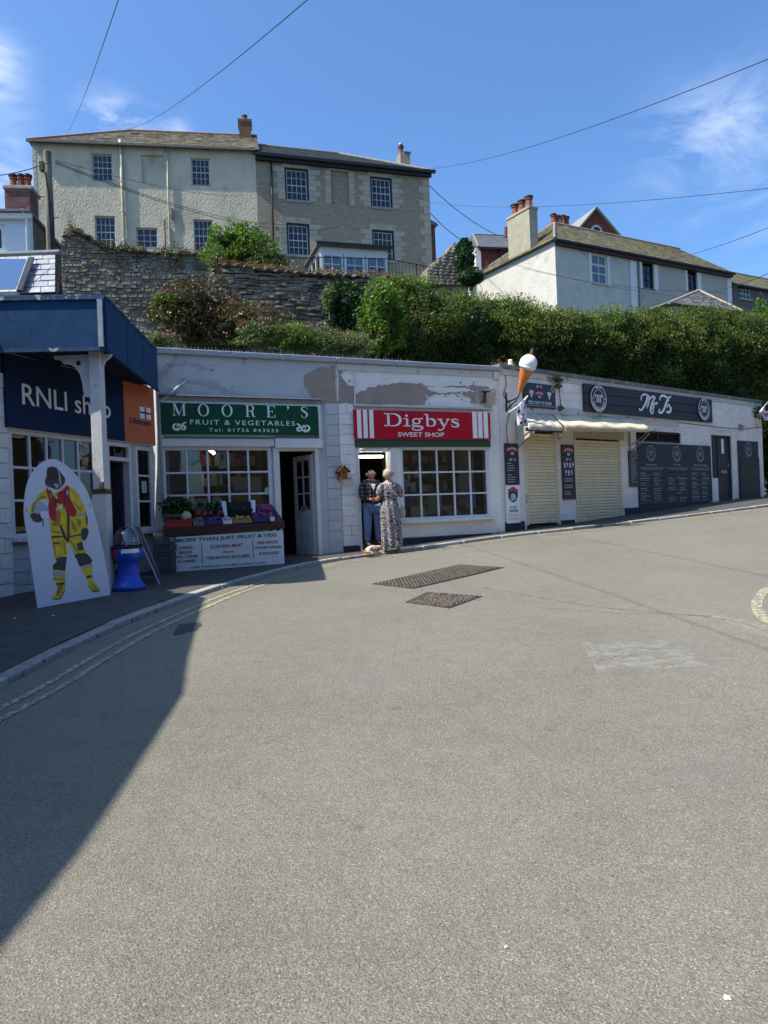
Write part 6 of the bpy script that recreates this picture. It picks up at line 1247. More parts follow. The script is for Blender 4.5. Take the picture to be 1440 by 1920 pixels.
for (uu, yy, hh_, n, lb) in ((.08, .55, .27, 110, 'tall bunch of kale leaves at the left end of the stand'), (.3, .5, .2, 80, 'shorter bunch of leafy greens behind the cauliflower'), (.72, .62, .16, 70, 'low leafy tops behind the black crate of apples')):
    t = T('leafy_bunch', lb, 'vegetable', loc=FS.w(uu, yy, tz(uu)+.32)); mb = MB(); pts_ = []
    for k in range(9):
        a = random.uniform(0, 2*pi); e = Vector((cos(a)*hh_*.55, sin(a)*hh_*.3, hh_*random.uniform(.6, 1.1))); mb.tube([(0, 0, -.05), tuple(e*.5+Vector((0, 0, .04))), tuple(e)], .006, 4)
        for j in range(n//9): pts_.append(e+Vector((random.gauss(0, .04), random.gauss(0, .04), random.gauss(0, .04))))
    mb.build('stems', green, t, kind='stuff'); leaves('foliage', pts_, .085, green, t, .7)
o = solo(MB().ball((0, 0, 0), .1, 8, 1.3, .8, .7, lump=.4), 'net_bag', vmg, 'bright magenta net bag on the right half of the stand', 'bag', loc=FS.w(1.6, .33, tz(1.6)+.38), smooth=True)
# ================================================================== the two terrace houses above
H1 = Fr(at(62, 262, 36.2).x, 36.2, .986, .165, 0)
H2 = Fr(-6.63, 38.0, .956, .293, 0); L1 = H1.uv(478.5, 290)[0]; H2.o = H1.w(L1+.004, 0, 0); L2_ = H2.uv(803.5, 326)[0]
zb = 10.9+EYE
H1.o.z = zb; H2.o.z = zb
render1 = M('grey_green_render', (.57, .50, .375), (.45, .405, .305), 1.6, .92, .8, 13, dist=.035, stretch=(1, 1, .55), c3=(.28, .27, .19), t3=.64, s3=.9, w3=.09)
stone2 = M('shale_rubble', (.37, .31, .225), (.24, .20, .145), 3.4, .95, 1., 5, dist=.07, stretch=(1, 1, 6), c3=(.36, .33, .27), t3=.6, s3=2.2, w3=.05)
quoin = M('pale_dressed_stone', (.43, .375, .29), (.36, .315, .245), 4, .9, .5, 12, jitter=.1)
lichen = M('lichened_slate', (.27, .23, .165), (.20, .18, .14), 2.2, .9, .6, 8, c3=(.33, .29, .18), t3=.58, s3=1.6, w3=.06); greyslate = M('grey_slate', (.25, .26, .255), (.19, .195, .19), 2.5, .75, .5, 8, c3=(.27, .25, .16), t3=.62, s3=1.2)
ridget = M('red_ridge_tile', (.3, .16, .1), (.24, .14, .09), 5, .8, jitter=.1); gut = M('gutter_grey', (.1, .095, .09), (.16, .15, .14), 5, .7); creamp = M('cream_pipe', (.46, .44, .35), (.4, .38, .3), 5, .6); bronze = M('chimney_brick', (.2, .085, .055), (.15, .07, .05), 6, .9, .5, 20, jitter=.12, c3=(.1, .1, .07), t3=.6); potm = M('chimney_pot', (.28, .085, .05), (.2, .07, .045), 9, .85, jitter=.1)
mortar = M('mortar', (.3, .28, .25), (.24, .22, .2), 9, .95)
def v_(fr, x, y): return fr.uv(x, y)[1]
h1 = T('terrace_house', 'grey-green rendered three-bay house with hipped lichened roof, high on the hill at left', 'house', H1)
h2 = T('terrace_house', 'grey stone house with black gutter and black-framed sashes, attached right of the rendered one', 'house', H2)
ev1 = H1.uv(270, 276)[1]; ev2 = H2.uv(640, 307)[1]
w1 = [H1.rect(171.5, 287.5, 211.5, 338), H1.rect(357.5, 296, 394.5, 347), H1.rect(177, 404, 217.5, 463), H1.rect(254.5, 426, 296, 463.5), H1.rect(362, 411, 400.5, 471)]
n1_ = H1.rect(264.5, 290, 308.5, 343.5)
w2 = [H2.rect(533, 313, 580, 378), H2.rect(693.5, 330, 736.5, 391), H2.rect(537, 417, 582, 480), H2.rect(697.5, 430, 740.5, 490)]; n2_ = H2.rect(619.5, 319, 655.5, 385)
for (root, Lh, ops, nich, wm, D, evh) in ((h1, L1, w1, n1_, render1, 8.6, ev1), (h2, L2_, w2, n2_, stone2, 8.0, ev2)):
    wallmb(0, Lh, 0, evh, ops+[nich], 0, .35).build('wall', wm, root); MB().box(nich[0], nich[1], .1, .3, nich[2], nich[3]).build('blind_window', wm, root)
    MB().box(.002, .35, .352, D, 0, evh-.01).build('side_wall', wm, root); MB().box(Lh-.35, Lh-.002, .352, D, 0, evh-.01).build('side_wall', wm, root); MB().box(.35, Lh-.35, D-.35, D-.002, 0, evh-.01).build('rear_wall', wm, root)
    MB().box(.36, Lh-.36, 2.2, 2.3, 0, evh-.05).build('inner_wall', darkin, root)
for o in w1: window(h1, *o, 3 if o is w1[3] else 4, 3 if o is w1[3] else 4, M('sash_white', (.55, .56, .58), (.48, .49, .5), 6, .6), houseglass, y=.13, fw=.055, bw=.021, rail=2 if o is not w1[3] else None, dep=.08, sillm=M('sill_stone', (.3, .3, .28)))
for o in w2:
    f = .09; mb = MB(); a, b, c, d = o; mb.box(a, a+f, .05, .2, c, d).box(b-f, b, .05, .2, c, d).box(a+f, b-f, .05, .2, d-f, d).box(a+f, b-f, .05, .2, c, c+.03); mb.build('black_frame', blackm, h2)
    window(h2, a+f+.001, b-f-.001, c+.031, d-f-.001, 4, 4, MATS['sash_white'], houseglass, y=.1, fw=.04, bw=.021, dep=.07, rail=2, sillm=MATS['sill_stone'])
    MB().box(a-.06, b+.06, -.05, .1, c-.09, c-.002).build('window_sill', MATS['sill_stone'], h2)
curt = M('net_curtain', (.5, .5, .52), (.4, .4, .42), 9, .9)
for (fr, o, root) in ((H2, w2[0], h2), (H2, w2[1], h2), (H2, w2[2], h2), (H2, w2[3], h2), (H1, w1[0], h1), (H1, w1[4], h1)):
    for s_ in (0, 1): x = o[0]+.16 if s_ == 0 else o[1]-.36; MB().hull8([(x, .3, o[2]+.1), (x+.2, .3, o[2]+.1), (x+.2, .33, o[2]+.1), (x, .33, o[2]+.1), (x+(.0 if s_ == 0 else .14), .3, o[2]+.62), (x+(.06 if s_ == 0 else .2), .3, o[2]+.62), (x+.16, .33, o[2]+.62), (x+.04, .33, o[2]+.62)]).build('curtain', curt, root)
# dressed stones round the openings of the stone house
for o in w2+[n2_]:
    a, b, c, d = o; n = 6
    for j in range(n):
        z0 = c+(d-c)*j/n; z1 = c+(d-c)*(j+1)/n; wl = .62 if j % 2 else .4; 
        if o is not n2_: MB().box(a-wl, a-.01, -.012, .04, z0+.01, z1-.01).build('dressed_stone', quoin, h2); MB().box(b+.01, b+wl, -.012, .04, z0+.01, z1-.01).build('dressed_stone', quoin, h2)
        else: MB().box(a-.3, a-.01, -.012, .04, z0+.01, z1-.01).build('dressed_stone', quoin, h2); MB().box(b+.01, b+.3, -.012, .04, z0+.01, z1-.01).build('dressed_stone', quoin, h2)
    for j in range(7): x0 = a-.1+(b-a+.2)*j/7; MB().box(x0+.006, x0+(b-a+.2)/7-.006, -.014, .04, d+.01, d+.3).build('lintel_stone', quoin, h2)
for j in range(20): z0 = ev2*j/20; MB().box(L2_-(.6 if j % 2 else .36), L2_+.012, -.014, .3, z0+.01, z0+ev2/20-.01).build('quoin', quoin, h2)
# dressed edge left of the rendered house: toothed stones
for j in range(26): z0 = ev1*j/26; MB().box(-.04-random.uniform(0, .05), .1, -.012, .3, z0+.02, z0+ev1/26-.03).build('quoin', M('rough_edge_stone', (.5, .49, .43), (.36, .35, .3), 6, .9, jitter=.14), h1)
# pipes
def pipe(root, fr, x0, y0, x1, y1, r_, mat, name='downpipe'):
    a = fr.uv(x0, y0, .1); b = fr.uv(x1, y1, .1); o = MB().tube([(a[0], -.1, a[1]), ((a[0]+b[0])/2, -.1, (a[1]+b[1])/2), (b[0], -.1, 0)], r_, 10).build(name, mat, root, smooth=True)
    for k in range(5): z = a[1]*(.2+.18*k); MB().tube([(a[0]+(b[0]-a[0])*(1-z/a[1]), -.1, z), (a[0]+(b[0]-a[0])*(1-z/a[1]), -.1, z+.09)], r_*1.25, 10).build('collar', mat, o)
pipe(h1, H1, 225, 262, 234, 468, .075, creamp, 'soil_pipe'); pipe(h1, H1, 312.5, 277, 319, 475, .045, creamp); pipe(h2, H2, 508.5, 300, 513, 482, .05, blackm)
a = H1.uv(308.5, 412, .1); MB().tube([(a[0], -.08, a[1]), (a[0], -.08, 0)], .03, 6).build('waste_pipe', blackm, h1); a = H1.uv(322.5, 398, .1); MB().box(a[0]-.05, a[0]+.05, -.12, -.0, a[1]-.3, a[1]+.2).build('vent', gut, h1)
# roofs
def hip_roof(root, u0, u1, y0, y1, ev, rise, hipL, hipR, mat, over=.2, ridge_mat=ridget, gauge=.24, width=.34):
    ym = (y0+y1)/2; rz = ev+rise; A_, B_, C_, D_ = (u0-over, y0-over, ev), (u1+over, y0-over, ev), (u1+over, y1+over, ev), (u0-over, y1+over, ev)
    R0, R1 = (u0-over+hipL, ym, rz), (u1+over-hipR, ym, rz)
    mb = MB(); mb.v = [A_, B_, C_, D_, R0, R1]; mb.f = [(0, 1, 5, 4), (1, 2, 5), (2, 3, 4, 5), (3, 0, 4), (0, 3, 2, 1)]; mb.build('roof_deck', gut, root)
    slates(root, A_, B_, R1, R0, mat, gauge, width); slates(root, C_, D_, R0, R1, mat, gauge, width)
    if hipL > .1: slates(root, D_, A_, R0, R0, mat, gauge, width)
    if hipR > .1: slates(root, B_, C_, R1, R1, mat, gauge, width)
    for p, q in ((R0, R1),)+(((A_, R0), (D_, R0)) if hipL > .1 else ())+(((B_, R1), (C_, R1)) if hipR > .1 else ()):
        p, q = Vector(p), Vector(q); n = max(1, int((q-p).length/.45))
        for k in range(n): MB().tube([p.lerp(q, (k+.02)/n)+Vector((0, 0, .04)), p.lerp(q, (k+.98)/n)+Vector((0, 0, .04))], .065, 6).build('ridge_tile', ridge_mat, root)
    return R0, R1
hip_roof(h1, 0, L1, 0, 8.6, ev1+.02, 2.95, 4.2, 0, lichen); hip_roof(h2, .05, L2_, 0, 8.0, ev2+.02, 2.5, 0, 4.2, greyslate, ridge_mat=M('grey_ridge', (.2, .2, .19), (.26, .25, .22), 5))
MB().box(-.25, L1+.0, -.32, -.2, ev1-.07, ev1+.04).build('gutter', gut, h1); MB().box(.0, L2_+.3, -.34, -.2, ev2-.13, ev2+.03).build('gutter', blackm, h2); MB().box(.0, L2_+.1, -.2, -.002, ev2-.3, ev2-.02).build('soffit_board', blackm, h2)
def brick_stack(root, x0, x1, y0, y1, z0, z1, mat, ch=.075, single=True, capm=None, mort=None):
    MB().box(x0+.015, x1-.015, y0+.015, y1-.015, z0, z1).build('stack_core', mort or mortar, root)
    n = int((z1-z0)/ch); bl = .23
    for j in range(n):
        z = z0+j*ch
        for (a, b, fixed, ax) in ((x0, x1, y0, 'x'), (y0, y1, x1, 'y'), (y0, y1, x0, 'y')):
            k = a-(bl/2 if j % 2 else 0)
            while k < b-.02:
                s, e = max(a, k), min(b, k+bl-.012)
                if e-s > .03:
                    if ax == 'x': inst(block_mesh(mat, random.randrange(5)), 'brick', root, ((s+e)/2, fixed+.02, z+ch/2), (e-s, .05, ch-.012))
                    else: inst(block_mesh(mat, random.randrange(5)), 'brick', root, (fixed+(-.02 if fixed == x1 else .02), (s+e)/2, z+ch/2), (.05, e-s, ch-.012))
                k += bl
def pots(root, pts, r_, h_, mat, cowl=True):
    for (x, y, z) in pts:
        o = MB().lathe((x, y, z), [(r_*1.15, 0), (r_*1.1, .06), (r_*.9, .1), (r_*.82, h_*.85), (r_*1.05, h_*.88), (r_*1.05, h_), (r_*.7, h_)], 14).build('chimney_pot', mat, root, smooth=False)
        if cowl: MB().lathe((x, y, z+h_), [(r_*.95, .005), (r_*1.25, .04), (r_*1.2, .1), (r_*.4, .16)], 12).build('cowl', blackm, o)
# party-wall chimney and end chimney
u = H1.loc(at(459, 250, 41.8)); zt_ = at(459, 229, 41.8).z-zb; c1 = T('chimney', 'mossy brick chimney between the two terrace houses', 'chimney', loc=H1.w(u.x, u.y, ev1+1.9), rz=H1.ang); hh_ = zt_-ev1-1.9
mossb = M('mossy_brick', (.17, .09, .055), (.12, .075, .04), 6, .95, .6, 14, jitter=.1)
brick_stack(c1, -.3, .35, -.45, .45, 0, hh_-.2, mossb, .11); MB().box(-.36, .41, -.5, .5, hh_-.2, hh_-.06).build('cap', bronze, c1); pots(c1, [(0.02, 0, hh_-.06)], .16, .42, potm, False)
u = H2.loc(at(756, 300, 43.2)); zt_ = at(756, 292, 43.2).z-zb; c1 = T('chimney', 'small rendered chimney with metal cowl at the right end of the stone house', 'chimney', loc=H2.w(u.x, u.y, ev2+.9), rz=H2.ang); hh_ = zt_-ev2-.9
MB().box(-.3, .3, -.35, .35, 0, hh_).build('stack', stone2, c1, bevel=.02); MB().box(-.06, .36, -.4, .4, hh_, hh_+.08).build('cap', gut, c1); pots(c1, [(-.12, 0, hh_)], .15, .42, potm, True); MB().ball((-.12, 0, hh_+.62), .14, 8, sz=.7).build('metal_cowl', steel, c1, smooth=True)
# rear wing glimpsed right of the stone house
t = T('rear_wing', 'small brick rear wing with slate roof edge just right of the stone house', 'building', loc=H2.w(L2_+.15, 2.0, 0), rz=H2.ang)
zw = at(815, 436, 44).z-zb; MB().box(0, .9, 0, 4, 0, zw).build('wall', bronze, t); MB().hull8([(-.1, -.2, zw), (1.05, -.2, zw), (1.05, 4, zw), (-.1, 4, zw), (-.1, -.2, zw+.55), (.9, -.2, zw+.12), (.9, 4, zw+.12), (-.1, 4, zw+.55)]).build('roof', greyslate, t); MB().box(.12, .4, -.06, -.001, zw-1.7, zw-.5).build('window', MATS['sash_white'], t)
# conservatory on the terrace
KW = 3.0; ko = H2.w(0, -KW, 0); a = H2.uv(602, 512, KW); b = H2.uv(728, 512, KW); ktop = H2.uv(660, 466, KW)[1]; kb_ = H2.uv(660, 523, KW)[1]
t = T('conservatory', 'white framed flat-roofed conservatory on the terrace of the stone house', 'conservatory', H2); cw = M('upvc_white', (.62, .64, .66), (.56, .58, .6), 4, .45)
x0, x1 = a[0], b[0]; zf = kb_-.8
MB().box(x0, x1, -KW, -KW+.12, zf-.9, kb_+.1).build('base_wall', cw, t); MB().box(x0, x1, -KW, -KW+.1, ktop-.28, ktop).build('head_board', cw, t); MB().box(x0, x0+.1, -KW+.12, -.0, zf-.9, kb_+.1).build('base_wall', cw, t); MB().box(x0, x0+.1, -KW+.12, 0, ktop-.28, ktop).build('head_board', cw, t); MB().box(x1-.1, x1, -KW+.12, -.0, zf-.9, ktop).build('side_wall', cw, t)
for k in range(3):
    s0 = x0+(x1-x0)*k/3; s1 = x0+(x1-x0)*(k+1)/3; window(t, s0+.02, s1-.02, kb_+.1, ktop-.28, 2, 2, cw, glass('conservatory_glass', (.55, .6, .62), .12, 1.1) if 'conservatory_glass' not in MATS else MATS['conservatory_glass'], y=-KW+.01, fw=.14, bw=.045, sill=False, dep=.08, top=(0, .52, 1))
for k in range(3):
    wroot = T('tmp', 'x', 'x'); bpy.data.objects.remove(wroot); mb = MB(); s0 = -KW+.15+k*(KW-.2)/3; s1 = s0+(KW-.2)/3
    mb.box(x0, x0+.09, s0, s0+.1, kb_+.1, ktop-.28); f = mb.build('side_window', cw, t); MB().box(x0+.04, x0+.05, s0+.1, s1, kb_+.1, ktop-.28).build('pane', MATS['conservatory_glass'], f)
MB().box(x0-.2, x1+.15, -KW-.25, .0, ktop, ktop+.09).build('roof', gut, t); MB().box(x0-.22, x1+.17, -KW-.3, -KW-.2, ktop+.02, ktop+.16).build('gutter', blackm, t)
MB().box(x0+.3, x1-.3, -KW+1.2, -KW+1.25, zf, ktop-.5).build('inner_blind', curt, t)
# terrace railing
rl = T('terrace_railing', 'black iron railing along the terrace in front of the stone house', 'railing', H2); RW = 3.7
for (xa, ya, xb, yb, yba, ybb) in ((484, 482, 590, 484, 508, 512), (586, 482, 728, 485, 516, 518), (728, 485, 832, 506, 518, 525)):
    A_, B_ = H2.uv(xa, ya, RW), H2.uv(xb, yb, RW); z_a, z_b = H2.uv(xa, yba, RW)[1], H2.uv(xb, ybb, RW)[1]; MB().tube([(A_[0], -RW, A_[1]), (B_[0], -RW, B_[1])], .022, 6).build('top_rail', blackm, rl); n = int((B_[0]-A_[0])/.17)
    for k in range(n+1): q = k/n; x = A_[0]+(B_[0]-A_[0])*q; MB().tube([(x, -RW, z_a*(1-q)+z_b*q-.3), (x, -RW, A_[1]*(1-q)+B_[1]*q)], .03 if k % 8 == 0 else .010, 4).build('baluster' if k % 8 else 'post', blackm, rl)
# ================================================================== house by the right, above the hedge
W1 = Fr(at(1040, 452, 36).x, 36.0, .872, .489, 0); W1.o.z = EYE+7.5; Lw1 = 13.3; Lw2 = 24; Dw = 7.0
evw = W1.uv(1040, 452)[1]
wrend = M('white_grey_render', (.54, .52, .47), (.45, .43, .39), 1.6, .9, .6, 8, dist=.03, c3=(.33, .31, .27), t3=.66, s3=1.2, w3=.08); creamr = M('cream_render', (.45, .42, .36), (.38, .355, .3), 1.6, .9, .5, 8, c3=(.3, .27, .22), t3=.66, s3=1.5)
hw = T('hillside_house', 'long pale rendered house with mossy slate roof above the hedge at right', 'house', W1)
ww = [W1.rect(1108, 474, 1140, 535), W1.rect(1203, 490, 1227, 543), W1.rect(1288, 505, 1308, 548)]
uS = W1.uv(1178, 500)[0]
wallmb(0, uS, 0, evw, ww[:1], 0, .35).build('wall', wrend, hw); wallmb(uS, Lw1, 0, evw, ww[1:], -.004, .35).build('wall', creamr, hw)
MB().box(.002, .35, .352, Dw, 0, evw-.01).build('side_wall', wrend, hw); MB().box(Lw1-.35, Lw1-.002, .352, Dw, 0, evw-.01).build('side_wall', wrend, hw); MB().box(.35, Lw1-.35, Dw-.35, Dw-.002, 0, evw-.01).build('rear_wall', wrend, hw); MB().box(.36, Lw1-.36, 2.4, 2.5, 0, evw-.05).build('inner_wall', darkin, hw)
window(hw, *ww[0], 2, 3, MATS['sash_white'], MATS['conservatory_glass'], y=.06, fw=.1, bw=.06, dep=.08, rail=2)
for o in ww[1:]: window(hw, *o, 2, 3, blackm, houseglass, y=.08, fw=.06, bw=.04, dep=.08, sillm=MATS['sill_stone'])
for o in ww:
    for (a, b) in ((o[0]-.16, o[0]-.004), (o[1]+.004, o[1]+.16+(.15 if o is not ww[0] else 0))): MB().box(a, b, -.03, -.005, o[2]-.05, evw-.25).build('window_margin', wpaint, hw)
for x, w_ in ((1181, .5), (1362, .35)): a = W1.uv(x, 500)[0]; MB().box(a, a+w_, -.035, -.005, 0, evw-.25).build('pilaster', wpaint, hw)
MB().box(-.2, Lw1+.1, -.3, -.2, evw-.08, evw+.03).build('gutter', blackm, hw); MB().box(.0, Lw1, -.2, -.002, evw-.22, evw-.02).build('soffit_board', brownw, hw)
a = W1.uv(1194, 500)[0]; MB().tube([(a, -.08, evw-.2), (a, -.08, 0)], .04, 8).build('downpipe', gut, hw)
mossy = M('mossy_slate', (.2, .17, .105), (.14, .125, .09), 2.5, .95, .7, 8, c3=(.26, .24, .1), t3=.56, s3=2.2)
hip_roof(hw, 0, Lw1, 0, Dw, evw+.02, 2.6, 3.5, 0, mossy, ridge_mat=MATS['grey_ridge'])
hx = T('hillside_house', 'dark weathered stone cottage with white window at the far right end of the row', 'house', W1.sub(Lw1+.1, .3, 0)); X2 = W1.sub(Lw1+.1, .3, 0); shale = M('dark_slate_hung', (.15, .145, .14), (.1, .095, .09), 3, .9, .6, 9, stretch=(1, 1, 5))
wx = X2.rect(1385.5, 531, 1408, 563); ev3 = evw-.42; wallmb(0, 11, 0, ev3, [wx], 0, .3).build('wall', shale, hx); window(hx, *wx, 3, 3, MATS['sash_white'], houseglass, y=.04, fw=.06, bw=.04, dep=.07); hip_roof(hx, 0, 11, 0, 6.0, ev3, 2.1, 0, 0, mossy, ridge_mat=MATS['grey_ridge']); MB().box(0, 11, -.26, -.16, ev3-.1, ev3).build('gutter', blackm, hx); MB().box(10.7, 11, .302, 6, 0, ev3-.02).build('side_wall', shale, hx); MB().box(0, 10.7, 5.7, 6, 0, ev3-.02).build('rear_wall', shale, hx)
# tall rendered stack
u0 = W1.loc(at(990, 450, 37.6)); ct = T('chimney', 'tall grey rendered chimney with three pots against the pale house', 'chimney', loc=W1.w(.12, 1.9, evw-1.3), rz=W1.ang); zt_ = at(978, 390, 38).z-(W1.o.z+evw-1.3)
MB().box(0, .55, 0, 1.75, 0, zt_-.14).build('stack', M('cement_render', (.34, .32, .25), (.27, .25, .19), 3, .9, .7, 10, c3=(.37, .34, .22), t3=.6, s3=2.4), ct, bevel=.02); MB().box(-.04, .59, -.04, 1.79, zt_-.14, zt_).build('cap', M('cap_render', (.38, .3, .22), (.3, .25, .19), 5, .9), ct, bevel=.02)
pots(ct, [(.28, .3, zt_), (.28, .85, zt_), (.28, 1.42, zt_)], .19, .52, potm)
# second brick stack with cluster of pots
p = at(1050, 426, 45.5); t = T('chimney', 'low brick chimney crowded with pots behind the mossy roof', 'chimney', loc=p+Vector((0, 0, -.8)), rz=.5); brick_stack(t, -.75, .75, -.35, .35, 0, .72, M('orange_brick', (.33, .13, .075), (.25, .1, .06), 6, .9, .5, 20, jitter=.15), .09); MB().box(-.82, .82, -.42, .42, .72, .86).build('cap', MATS['orange_brick'], t); pots(t, [(-.5, 0, .86), (-.1, .1, .86), (.2, -.05, .86), (.55, 0, .86)], .17, .55, potm)
# brick gable behind
p = at(1116, 400, 52); gb = Fr(p.x, p.y, .96, .28, 0); gx0, gx1 = gb.uv(1078, 440)[0], gb.uv(1160, 440)[0]; ga = gb.uv(1115.5, 393); zl = gb.uv(1078, 438)[1]; zr = gb.uv(1158, 441)[1]
t = T('gabled_house', 'steep red-brick gable with a small arched window behind the mossy roof', 'house', gb); gx1 = 2*ga[0]-gx0 if abs(2*ga[0]-gx0-gx1) < .6 else gx1
redb = M('red_brick', (.2, .055, .04), (.15, .045, .035), 5, .9, .5, 20, c3=(.25, .09, .06), t3=.6, s3=6, stretch=(1, 1, 3))
MB().prism([(gx0, zl-8), (gx1, zl-8), (gx1, zr), (ga[0], ga[1]), (gx0, zl)], 0, 6).build('wall', redb, t)
for (ax_, az, bx_, bz_) in ((gx0-.2, zl-.2, ga[0], ga[1]), (ga[0], ga[1], gx1+.2, zr-.2)): MB().hull8([(ax_, -.25, az), (bx_, -.25, bz_), (bx_, 6.2, bz_), (ax_, 6.2, az), (ax_, -.25, az+.16), (bx_, -.25, bz_+.16), (bx_, 6.2, bz_+.16), (ax_, 6.2, az+.16)]).build('roof_slope', greyslate, t)
q = gb.uv(1118, 434); MB().prism([(q[0]-.45, q[1]-.5), (q[0]+.45, q[1]-.5)]+[(q[0]+.45*cos(k*pi/8), q[1]+.45*sin(k*pi/8)) for k in range(9)], -.05, -.001).build('arched_window', MATS['sash_white'], t); MB().prism([(q[0]-.3, q[1]-.5), (q[0]+.3, q[1]-.5)]+[(q[0]+.3*cos(k*pi/8), q[1]+.3*sin(k*pi/8)) for k in range(9)], -.07, -.051).build('pane', houseglass, t)
# brick house with slate hip, at the left of the tall stack
p = at(903, 520, 47); B1 = Fr(p.x, p.y, .97, .2, 0); B1.o.z = EYE+10; bz1 = B1.uv(903, 466)[1]; bu1 = B1.uv(956, 470)[0]+2; t = T('brick_house', 'dark red brick house with grey slate roof and white end, left of the tall chimney', 'house', B1)
MB().box(0, bu1, 0, 6, 0, bz1).build('wall', redb, t); MB().box(-.35, -.002, -.05, 6, 0, bz1).build('white_end', wpaint, t); hip_roof(t, 0, bu1, 0, 6, bz1+.02, 2.0, .8, 1.2, M('blue_slate', (.16, .17, .19), (.12, .13, .15), 3, .6), ridge_mat=MATS['grey_ridge']); MB().box(-.2, bu1, -.3, -.2, bz1-.12, bz1+.02).build('gutter', blackm, t); a = B1.uv(936, 480)[0]; MB().tube([(a, -.06, bz1), (a, -.06, 0)], .05, 6).build('downpipe', blackm, t)
MB().tube([tuple(B1.loc(at(948, 445, 49))), tuple(B1.loc(at(948, 426, 49)))], .12, 8).build('flue', potm, t)
# little slate-roofed outhouse by the right end of the hedge
p = at(1262, 600, 29); O1 = Fr(p.x, p.y, .9, .43, 0); O1.o.z = EYE+6.0; oe = O1.uv(1300, 578)[1]; o1 = O1.uv(1378, 580)[0]; t = T('outhouse', 'small outhouse with pale ribbed slate roof poking above the hedge at right', 'outhouse', O1); MB().box(0, o1, 0, 3.4, 0, oe).build('wall', MATS['upvc_white'] if False else creamr, t)
ox = O1.loc(at(1337, 536, 31.2)); A_, B_, C_, D_ = Vector((-.5, -.3, oe)), Vector((o1+.1, -.3, oe)), Vector((o1+.1, 3.6, oe)), Vector((-.5, 3.6, oe)); ap = Vector((ox.x, 1.6, ox.z)); ap0 = Vector((ox.x-1.0, 1.6, ox.z-.25))
pslate = M('pale_streaked_slate', (.36, .36, .37), (.2, .2, .2), 3.4, .7, .5, 9, stretch=(2.2, 1, .4)); slates(t, A_, B_, ap, ap, pslate, .16, .25); slates(t, B_, C_, ap, ap, M('brown_slate', (.13, .115, .09), (.09, .08, .065), 3, .8), .16, .25); slates(t, D_, A_, ap, ap, pslate, .16, .25)
mb = MB(); mb.v = [tuple(A_), tuple(B_), tuple(C_), tuple(D_), tuple(ap-Vector((0, 0, .03)))]; mb.f = [(0, 1, 4), (1, 2, 4), (2, 3, 4), (3, 0, 4), (3, 2, 1, 0)]; mb.build('roof_deck', gut, t)
for P0 in (A_, B_): MB().tube([P0, ap+Vector((0, 0, .03))], .06, 6).build('hip_tile', MATS['cap_render'], t)
q0 = O1.loc(at(1374, 570, 30.5)); q1 = O1.loc(at(1425, 578, 31.5)); MB().box(o1+.1, o1+4, 1.0, 1.3, 0, oe+.1).build('lean_to_wall', M('pale_cream', (.6, .57, .45), (.5, .47, .38), 3, .9), t); MB().hull8([(o1, .8, oe+.1), (o1+4, .8, oe+.05), (o1+4, 2.4, oe+.4), (o1, 2.4, oe+.7), (o1, .8, oe+.16), (o1+4, .8, oe+.1), (o1+4, 2.4, oe+.46), (o1, 2.4, oe+.76)]).build('lean_to_roof', MATS['brown_slate'], t)  # lean-to wall in a paler cream than the outhouse wall
# ================================================================== left: white house with a big brick stack
p = at(-40, 470, 25); V1 = Fr(p.x, p.y, .99, .12, 0); V1.o.z = EYE+4; ve = V1.uv(30, 398)[1]; vu = V1.uv(56, 430)[0]; t = T('white_house', 'white gabled house with a brick chimney stack at the far left edge', 'house', V1)
vw_ = V1.rect(-30, 421, 11, 472); wallmb(-5, vu, 0, ve, [vw_], 0, .3).build('wall', MATS['pale_cream'] if False else M('clean_white_render', (.62, .66, .72), (.56, .6, .66), 2, .8, .3, 10), t); window(t, *vw_, 2, 1, wpaint, houseglass, y=.05, fw=.14, bw=.08, sill=True, dep=.08); MB().box(vu-.3, vu-.002, .302, 6, 0, ve-.02).build('side_wall', M('dark_boarding', (.1, .075, .06), (.14, .11, .09), 5, .9, stretch=(1, 1, .3)), t); MB().box(-5, vu-.3, 5.7, 6, 0, ve-.02).build('rear_wall', wrend, t); MB().box(-4.7, vu-.3, 2, 2.1, 0, ve-.05).build('inner_wall', darkin, t)
MB().box(-5.1, vu+.1, -.16, -.002, ve-.26, ve-.08).build('fascia_board', wpaint, t); MB().hull8([(-5.1, -.25, ve-.06), (vu+.1, -.25, ve-.06), (vu+.1, 6.2, ve-.06), (-5.1, 6.2, ve-.06), (-5.1, -.25, ve+.02), (vu+.1, -.25, ve+.02), (vu+.1, 6.2, ve+.1), (-5.1, 6.2, ve+.1)]).build('roof', MATS['lead'], t)
a = V1.uv(41, 397, .1); b_ = V1.uv(50, 408, .1); MB().tube([(a[0], -.15, a[1]+.06), (b_[0], -.12, b_[1]), (b_[0]+.02, -.12, 0)], .05, 8).build('downpipe', wpaint, t, smooth=True)
t = T('chimney', 'broad red-brick chimney stack with three red pots at the far left', 'chimney', loc=V1.w(V1.uv(3, 400)[0], .35, ve), rz=V1.ang); wS = V1.uv(51, 370)[0]-V1.uv(3, 370)[0]; hS = V1.uv(25, 346)[1]-ve+.12
brick_stack(t, 0, wS, 0, .8, 0, hS-.12, M('purple_brick', (.19, .095, .085), (.13, .07, .065), 6, .9, .5, 20, jitter=.2), .075); MB().box(-.05, wS+.1, -.06, .86, hS-.12, hS).build('cap', M('cap_brick', (.3, .2, .15), (.4, .36, .3), 6, .9), t, bevel=.02); pots(t, [(wS*.2, .4, hS), (wS*.5, .4, hS), (wS*.78, .4, hS)], .13, .44, potm)
